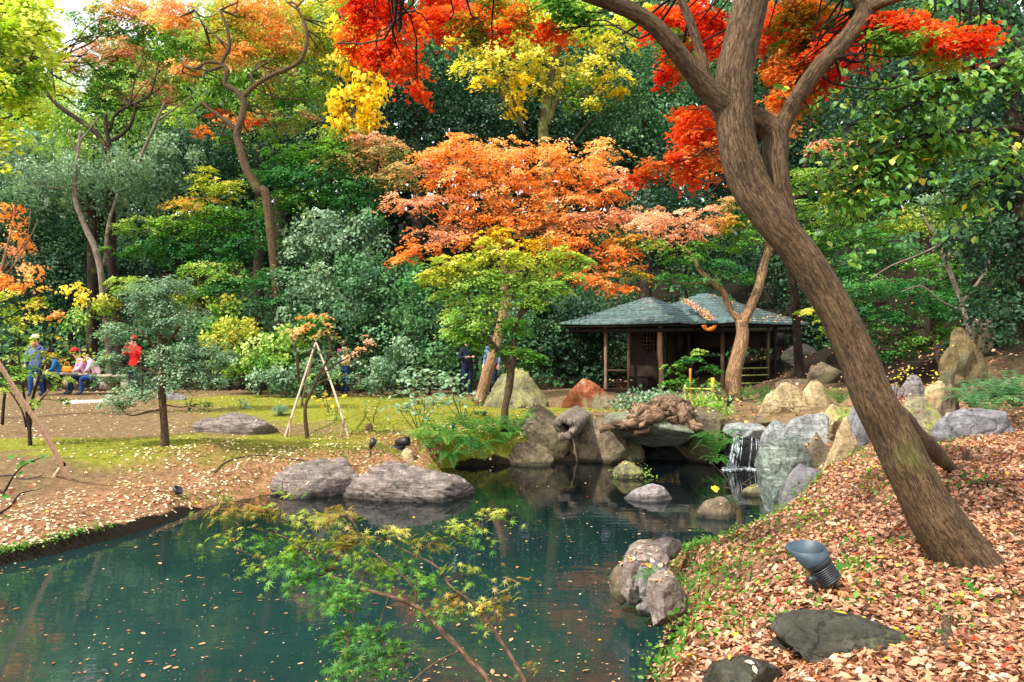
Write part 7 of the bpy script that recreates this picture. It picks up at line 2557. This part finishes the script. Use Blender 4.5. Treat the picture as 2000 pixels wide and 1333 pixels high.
C = np.stack([pts[:, 0], pts[:, 1], ground_z(pts[:, 0], pts[:, 1]) + .008], -1)
mb = MB()
tt = fbm(np.stack([pts[:, 0] * .9, pts[:, 1] * .9, pts[:, 0] * 0], -1), 3, 93) * .5 + .45 + rm.normal(size=len(C)) * .25
PALL['moss'] = np.array([lin(c) for c in [(84, 104, 34), (136, 142, 44), (182, 172, 84)]])
scatter_leaves(mb, C, norm(rm.normal(size=(len(C), 3)) * .6 + [0, -.3, .8]), rm.uniform(.018, .05, len(C)), pal_color('moss', tt), 'diamond', seed=82)
o = link("moss", mb.mesh("moss", M['leaf'], col=True))
tag(o, "low yellow green moss and grass tufts covering the lawn", "moss", kind="stuff")
# a few leaves resting on the bare rocks
C, N = [], []
for ob in list(bpy.data.objects):
    if ob.name.startswith("boulder") and ob.location.y < 19:
        me = ob.data
        pn = len(me.polygons)
        nr = np.empty(pn * 3)
        ce = np.empty(pn * 3)
        me.polygons.foreach_get("normal", nr)
        me.polygons.foreach_get("center", ce)
        nr, ce = nr.reshape(-1, 3), ce.reshape(-1, 3)
        up = np.nonzero((nr[:, 2] > .75) & (ce[:, 2] + ob.location.z > .12))[0]
        if len(up):
            for q in rm.choice(up, min(len(up), int(rm.integers(4, 16)))):
                C.append(ce[q] + np.array(ob.location) + nr[q] * .008)
                N.append(nr[q])
C, N = np.array(C), np.array(N)
mb = MB()
scatter_leaves(mb, C, norm(N + rm.normal(size=N.shape) * .2), rm.uniform(.025, .055, len(C)), litter_colors(rm, len(C), .1, .04, .2), 'litter', seed=83)
o = link("leaf_litter", mb.mesh("leaf_litter", M['dry'], col=True))
tag(o, "single dry leaves resting on the tops of the rocks", "leaf litter", kind="stuff")
# grey green creeping plant above the slab rocks
q = np.array([P(a, b, 14.6) for a, b in zip(r.normal(1290, 42, 60), r.normal(790, 8, 60))])
weeds("ground_cover", "grey green creeping plant over the driftwood rocks", q, .07, 'gg', 26, .16, 74, mat='gloss', hgt=.10)
q = np.array([P(a, b, 14.2) for a, b in zip(r.normal(1370, 22, 40), r.normal(805, 12, 40))])
weeds("ground_cover", "pale tangled plants above the small waterfall", q, .06, 'lg', 22, .14, 75, mat='leaf', hgt=.12)
q = np.array([P(a, b, 12.25) for a, b in ((1200, 930), (1206, 932), (1250, 930), (1262, 930), (1270, 933), (1256, 925), (1240, 934))])
weeds("ground_cover", "yellowish grass tufts round the islet stone", q, .03, 'lg', 20, .06, 76, hgt=.08)


# ferns
def frond(mb, base, dirv, L, r, pal, tt):
    up = np.array([0, 0, 1.0])
    pts = [base, base + dirv * L * .35 + up * L * .34, base + dirv * L * .75 + up * L * .36, base + dirv * L * 1.05 + up * L * .12]
    C = catmull(np.array(pts), 15)
    T = norm(np.gradient(C, axis=0))
    sd = norm(np.cross(T, up))
    n2 = np.cross(sd, T)
    V, Fc, k0 = [], [], 0
    for i in range(1, 15):
        w = L * .24 * math.sin(math.pi * (i / 15) ** .7) + .004
        h = L / 15 * .42
        for s in (-1, 1):
            a = C[i]
            e = a + sd[i] * s * w + T[i] * w * .35 - up * w * .18
            V += [a - T[i] * h, a + (e - a) * .5 + T[i] * h * 1.1, e, a + (e - a) * .5 - T[i] * h * .9]
            Fc.append((k0, k0 + 3, k0 + 2, k0 + 1))
            k0 += 4
    mb.add(np.array(V), [Fc], pal_color(pal, np.array([tt]))[0])


def fern(label, px, py, d, size, nf, seed, pal='gb', k_low=False, group="ferns along the rocky water's edge"):
    r = np.random.default_rng(seed)
    p = P(px, py, d) if d else on_ground(px, py)
    T = Thing("fern", label, "fern", p, group)
    for k in range(nf):
        a = 2 * math.pi * (k + r.random() * .6) / nf
        mb = MB()
        frond(mb, p, np.array([math.cos(a), math.sin(a), r.uniform(-.25, .15) if k_low else r.uniform(.0, .6)]), size * r.uniform(.7, 1.15), r, pal, r.normal() * .25 + .5)
        T.part("frond", mb, M['leaf'], col=True)


for k, (px, py, d, sz, lb) in enumerate([
    (860, 850, 13.4, .34, "fern at the back of the bed under the small black spotlight"), (900, 870, 13.2, .34, "bushy fern in the middle of the bank bed"), (840, 880, 13.0, .32, "fern nearest the floodlight"),
    (930, 880, 13.1, .36, "fern hanging over the dark water"), (880, 900, 12.9, .34, "lowest fern brushing the pond"), (960, 850, 13.6, .32, "fern at the foot of the green maple stem"), (1000, 850, 13.8, .36, "large fern against the layered boulder"),
    (920, 845, 13.7, .30, "small fern above the bank bed"), (870, 872, 13.2, .3, "fern tucked between floodlight and pond"), (985, 870, 13.5, .30, "fern beside the low tan boulder"), (820, 862, 13.2, .26, "pale fern at the end of the bed"),
    (1398, 888, 13.2, .34, "bright fern beside the waterfall, lower one"), (1380, 872, 13.4, .30, "bright fern beside the waterfall, upper one"), (1400, 905, 13.1, .26, "fern dipping into the pool by the waterfall"),
    (1500, 800, 14.6, .26, "fern in front of the cracked sandstone"), (1640, 790, 13.5, .28, "fern between the sandstone and the leaning trunk"), (1650, 826, 12.4, .24, "fern at the small sandstone lump"),
    (1900, 800, 10.2, .40, "fern behind the slate slab, nearest the bent stem"), (1945, 795, 10.2, .42, "broad fern behind the slate slab"), (1985, 800, 10.0, .42, "fern at the edge behind the slate slab"), (1920, 815, 9.6, .36, "low fern touching the slate slab"), (1975, 780, 10.8, .36, "shaded fern at the dark tree foot"),
    (1276, 1142, 5.7, .12, "tiny fern growing in the waterside rockery"), (1345, 1150, 5.3, .10, "tiny fern at the top of the rockery bank"), (1460, 780, 17.0, .3, "fern by the foot of the slender forked maple"), (1490, 778, 17.4, .3, "grassy fern behind the stepping stones"), (1370, 790, 15.8, .26, "fern under the bamboo rail")]):
    fern(lb, px, py, d, sz * (1.45 if k < 12 else 1.2), 13, 300 + k, pal='fn' if k not in (10, 16, 26, 8, 17, 18, 19, 20, 21) else ('lg' if k < 17 or k == 26 else 'ev'), k_low=k in (3, 4, 13))


# tufts, stalks and broad leaved plants on the lawn
def tuft(label, px, py, sz, n, seed, pal='gg'):
    r = np.random.default_rng(seed)
    p = on_ground(px, py)
    mb = MB()
    V, Fc = [], []
    cols = []
    for k in range(n):
        a = r.random() * 2 * math.pi
        d = np.array([math.cos(a), math.sin(a), 0])
        L = sz * r.uniform(.7, 1.1)
        out = r.uniform(.2, 1)
        s = np.cross(d, [0, 0, 1]) * .005
        b = p + d * .03
        m = b + d * L * .4 * out + [0, 0, L * .75]
        e = b + d * L * .95 * out + [0, 0, L * (.8 - .7 * out)]
        k0 = len(V)
        V += [b - s, b + s, m + s, m - s, e]
        Fc.append((k0, k0 + 1, k0 + 2, k0 + 3))
        cols += [pal_color(pal, np.array([r.random()]))[0]] * 5
        Fc2.append((k0 + 3, k0 + 2, k0 + 4))
    mb.add(np.array(V), [Fc, Fc2], np.array(cols))
    return single("grass_tuft", label, "grass tuft", mb, M['leaf'], p, col=True)


Fc2 = []
tuft("round grey green grass tuft on the lawn beside the tripod", 547, 812, .26, 420, 401)
Fc2 = []
tuft("small dark grass tuft on the moss by the green maple", 945, 812, .11, 120, 402, 'ev')
Fc2 = []
tuft("smallest grass tuft, next to the dark one on the moss", 930, 810, .09, 100, 403, 'ev')


def stalky(label, px, py, tops, leafpx, pal, n, seed, name="lawn_shrub", cat="shrub", mat='gloss', leaf='oval', spread=16):
    """thin stems each ending in a rosette of leaves"""
    r = np.random.default_rng(seed)
    p = on_ground(px, py)
    d = p[1]
    T = Thing(name, label, cat, p, "thin shrubs planted in the moss")
    C, N, CO = [], [], []
    for x, y in tops:
        e = P(x, y, d + r.normal() * .15)
        mb = MB()
        tube(mb, [p - [0, 0, .05], p + (e - p) * .5 + r.normal(size=3) * .04, e], [.009, .007, .004], 5, m=9)
        T.part("stem", mb, M['twig'], smooth=True, tc=True)
        for _ in range(n):
            a = r.normal(size=3) * [1, 1, .45] * spread * d / F
            C.append(e + a)
            N.append(np.array([0, -.2, .8]) + r.normal(size=3) * .4)
            CO.append(pal_color(pal, np.array([r.normal() * .3 + .55]))[0])
    mb = MB()
    scatter_leaves(mb, np.array(C), np.array(N), leafpx * d / F * r.uniform(.7, 1.3, len(C)), np.array(CO), leaf, seed=seed)
    T.part("leaves", mb, M[mat], kind="stuff", col=True)


stalky("thin shrub with blue green leaf tufts in the middle of the moss", 822, 850, [(790, 790), (800, 770), (830, 780), (845, 790), (780, 800), (810, 800), (852, 778)], 12, 'gg', 16, 501)
stalky("thin leggy shrub rising behind the little black spotlight", 905, 822, [(880, 765), (895, 750), (915, 770), (870, 780), (930, 780), (900, 785), (885, 735)], 11, 'gg', 14, 502)
stalky("nearly bare shoot growing from the small stump", 728, 826, [(715, 790), (748, 776), (740, 800)], 6, 'ev', 4, 503, spread=8)
stalky("white budded bush behind the moss, left of the leggy shrub", 820, 790, [(800, 735), (825, 730), (850, 735), (790, 750), (840, 750), (870, 745), (815, 750)], 12, 'gg', 22, 504, spread=20)
stalky("upright pale weed at the end of the fern bed", 822, 872, [(815, 835), (830, 830), (822, 850)], 9, 'lg', 12, 505, spread=9)
stalky("big leaved yellow plant under the tripod", 645, 812, [(636, 772), (640, 790), (630, 780)], 15, 'ye', 4, 506, mat='leaf', leaf='maple', spread=12)
stalky("pale green broad leaved plant just outside the tripod", 655, 822, [(648, 806), (660, 800), (670, 814)], 13, 'lg', 4, 507, mat='leaf', leaf='maple', spread=10)
stalky("small pale plant on the lawn between the flat stone and grass tuft", 475, 800, [(470, 786), (482, 790), (476, 794)], 9, 'gg', 8, 508, spread=9)
for k, (x, y) in enumerate(((1752, 760), (1770, 745), (1826, 752))):
    stalky(["tall yellow flowered stem beside the leaning trunk", "second yellow flowered stem among the slope rocks", "yellow flowered stem by the thin bent tree"][k], x, y + 22, [(x - 4, y - 20), (x + 5, y - 26), (x, y - 8)], 6, 'ye', 5, 520 + k, mat='leaf', spread=6, name="flowering_plant", cat="plant")
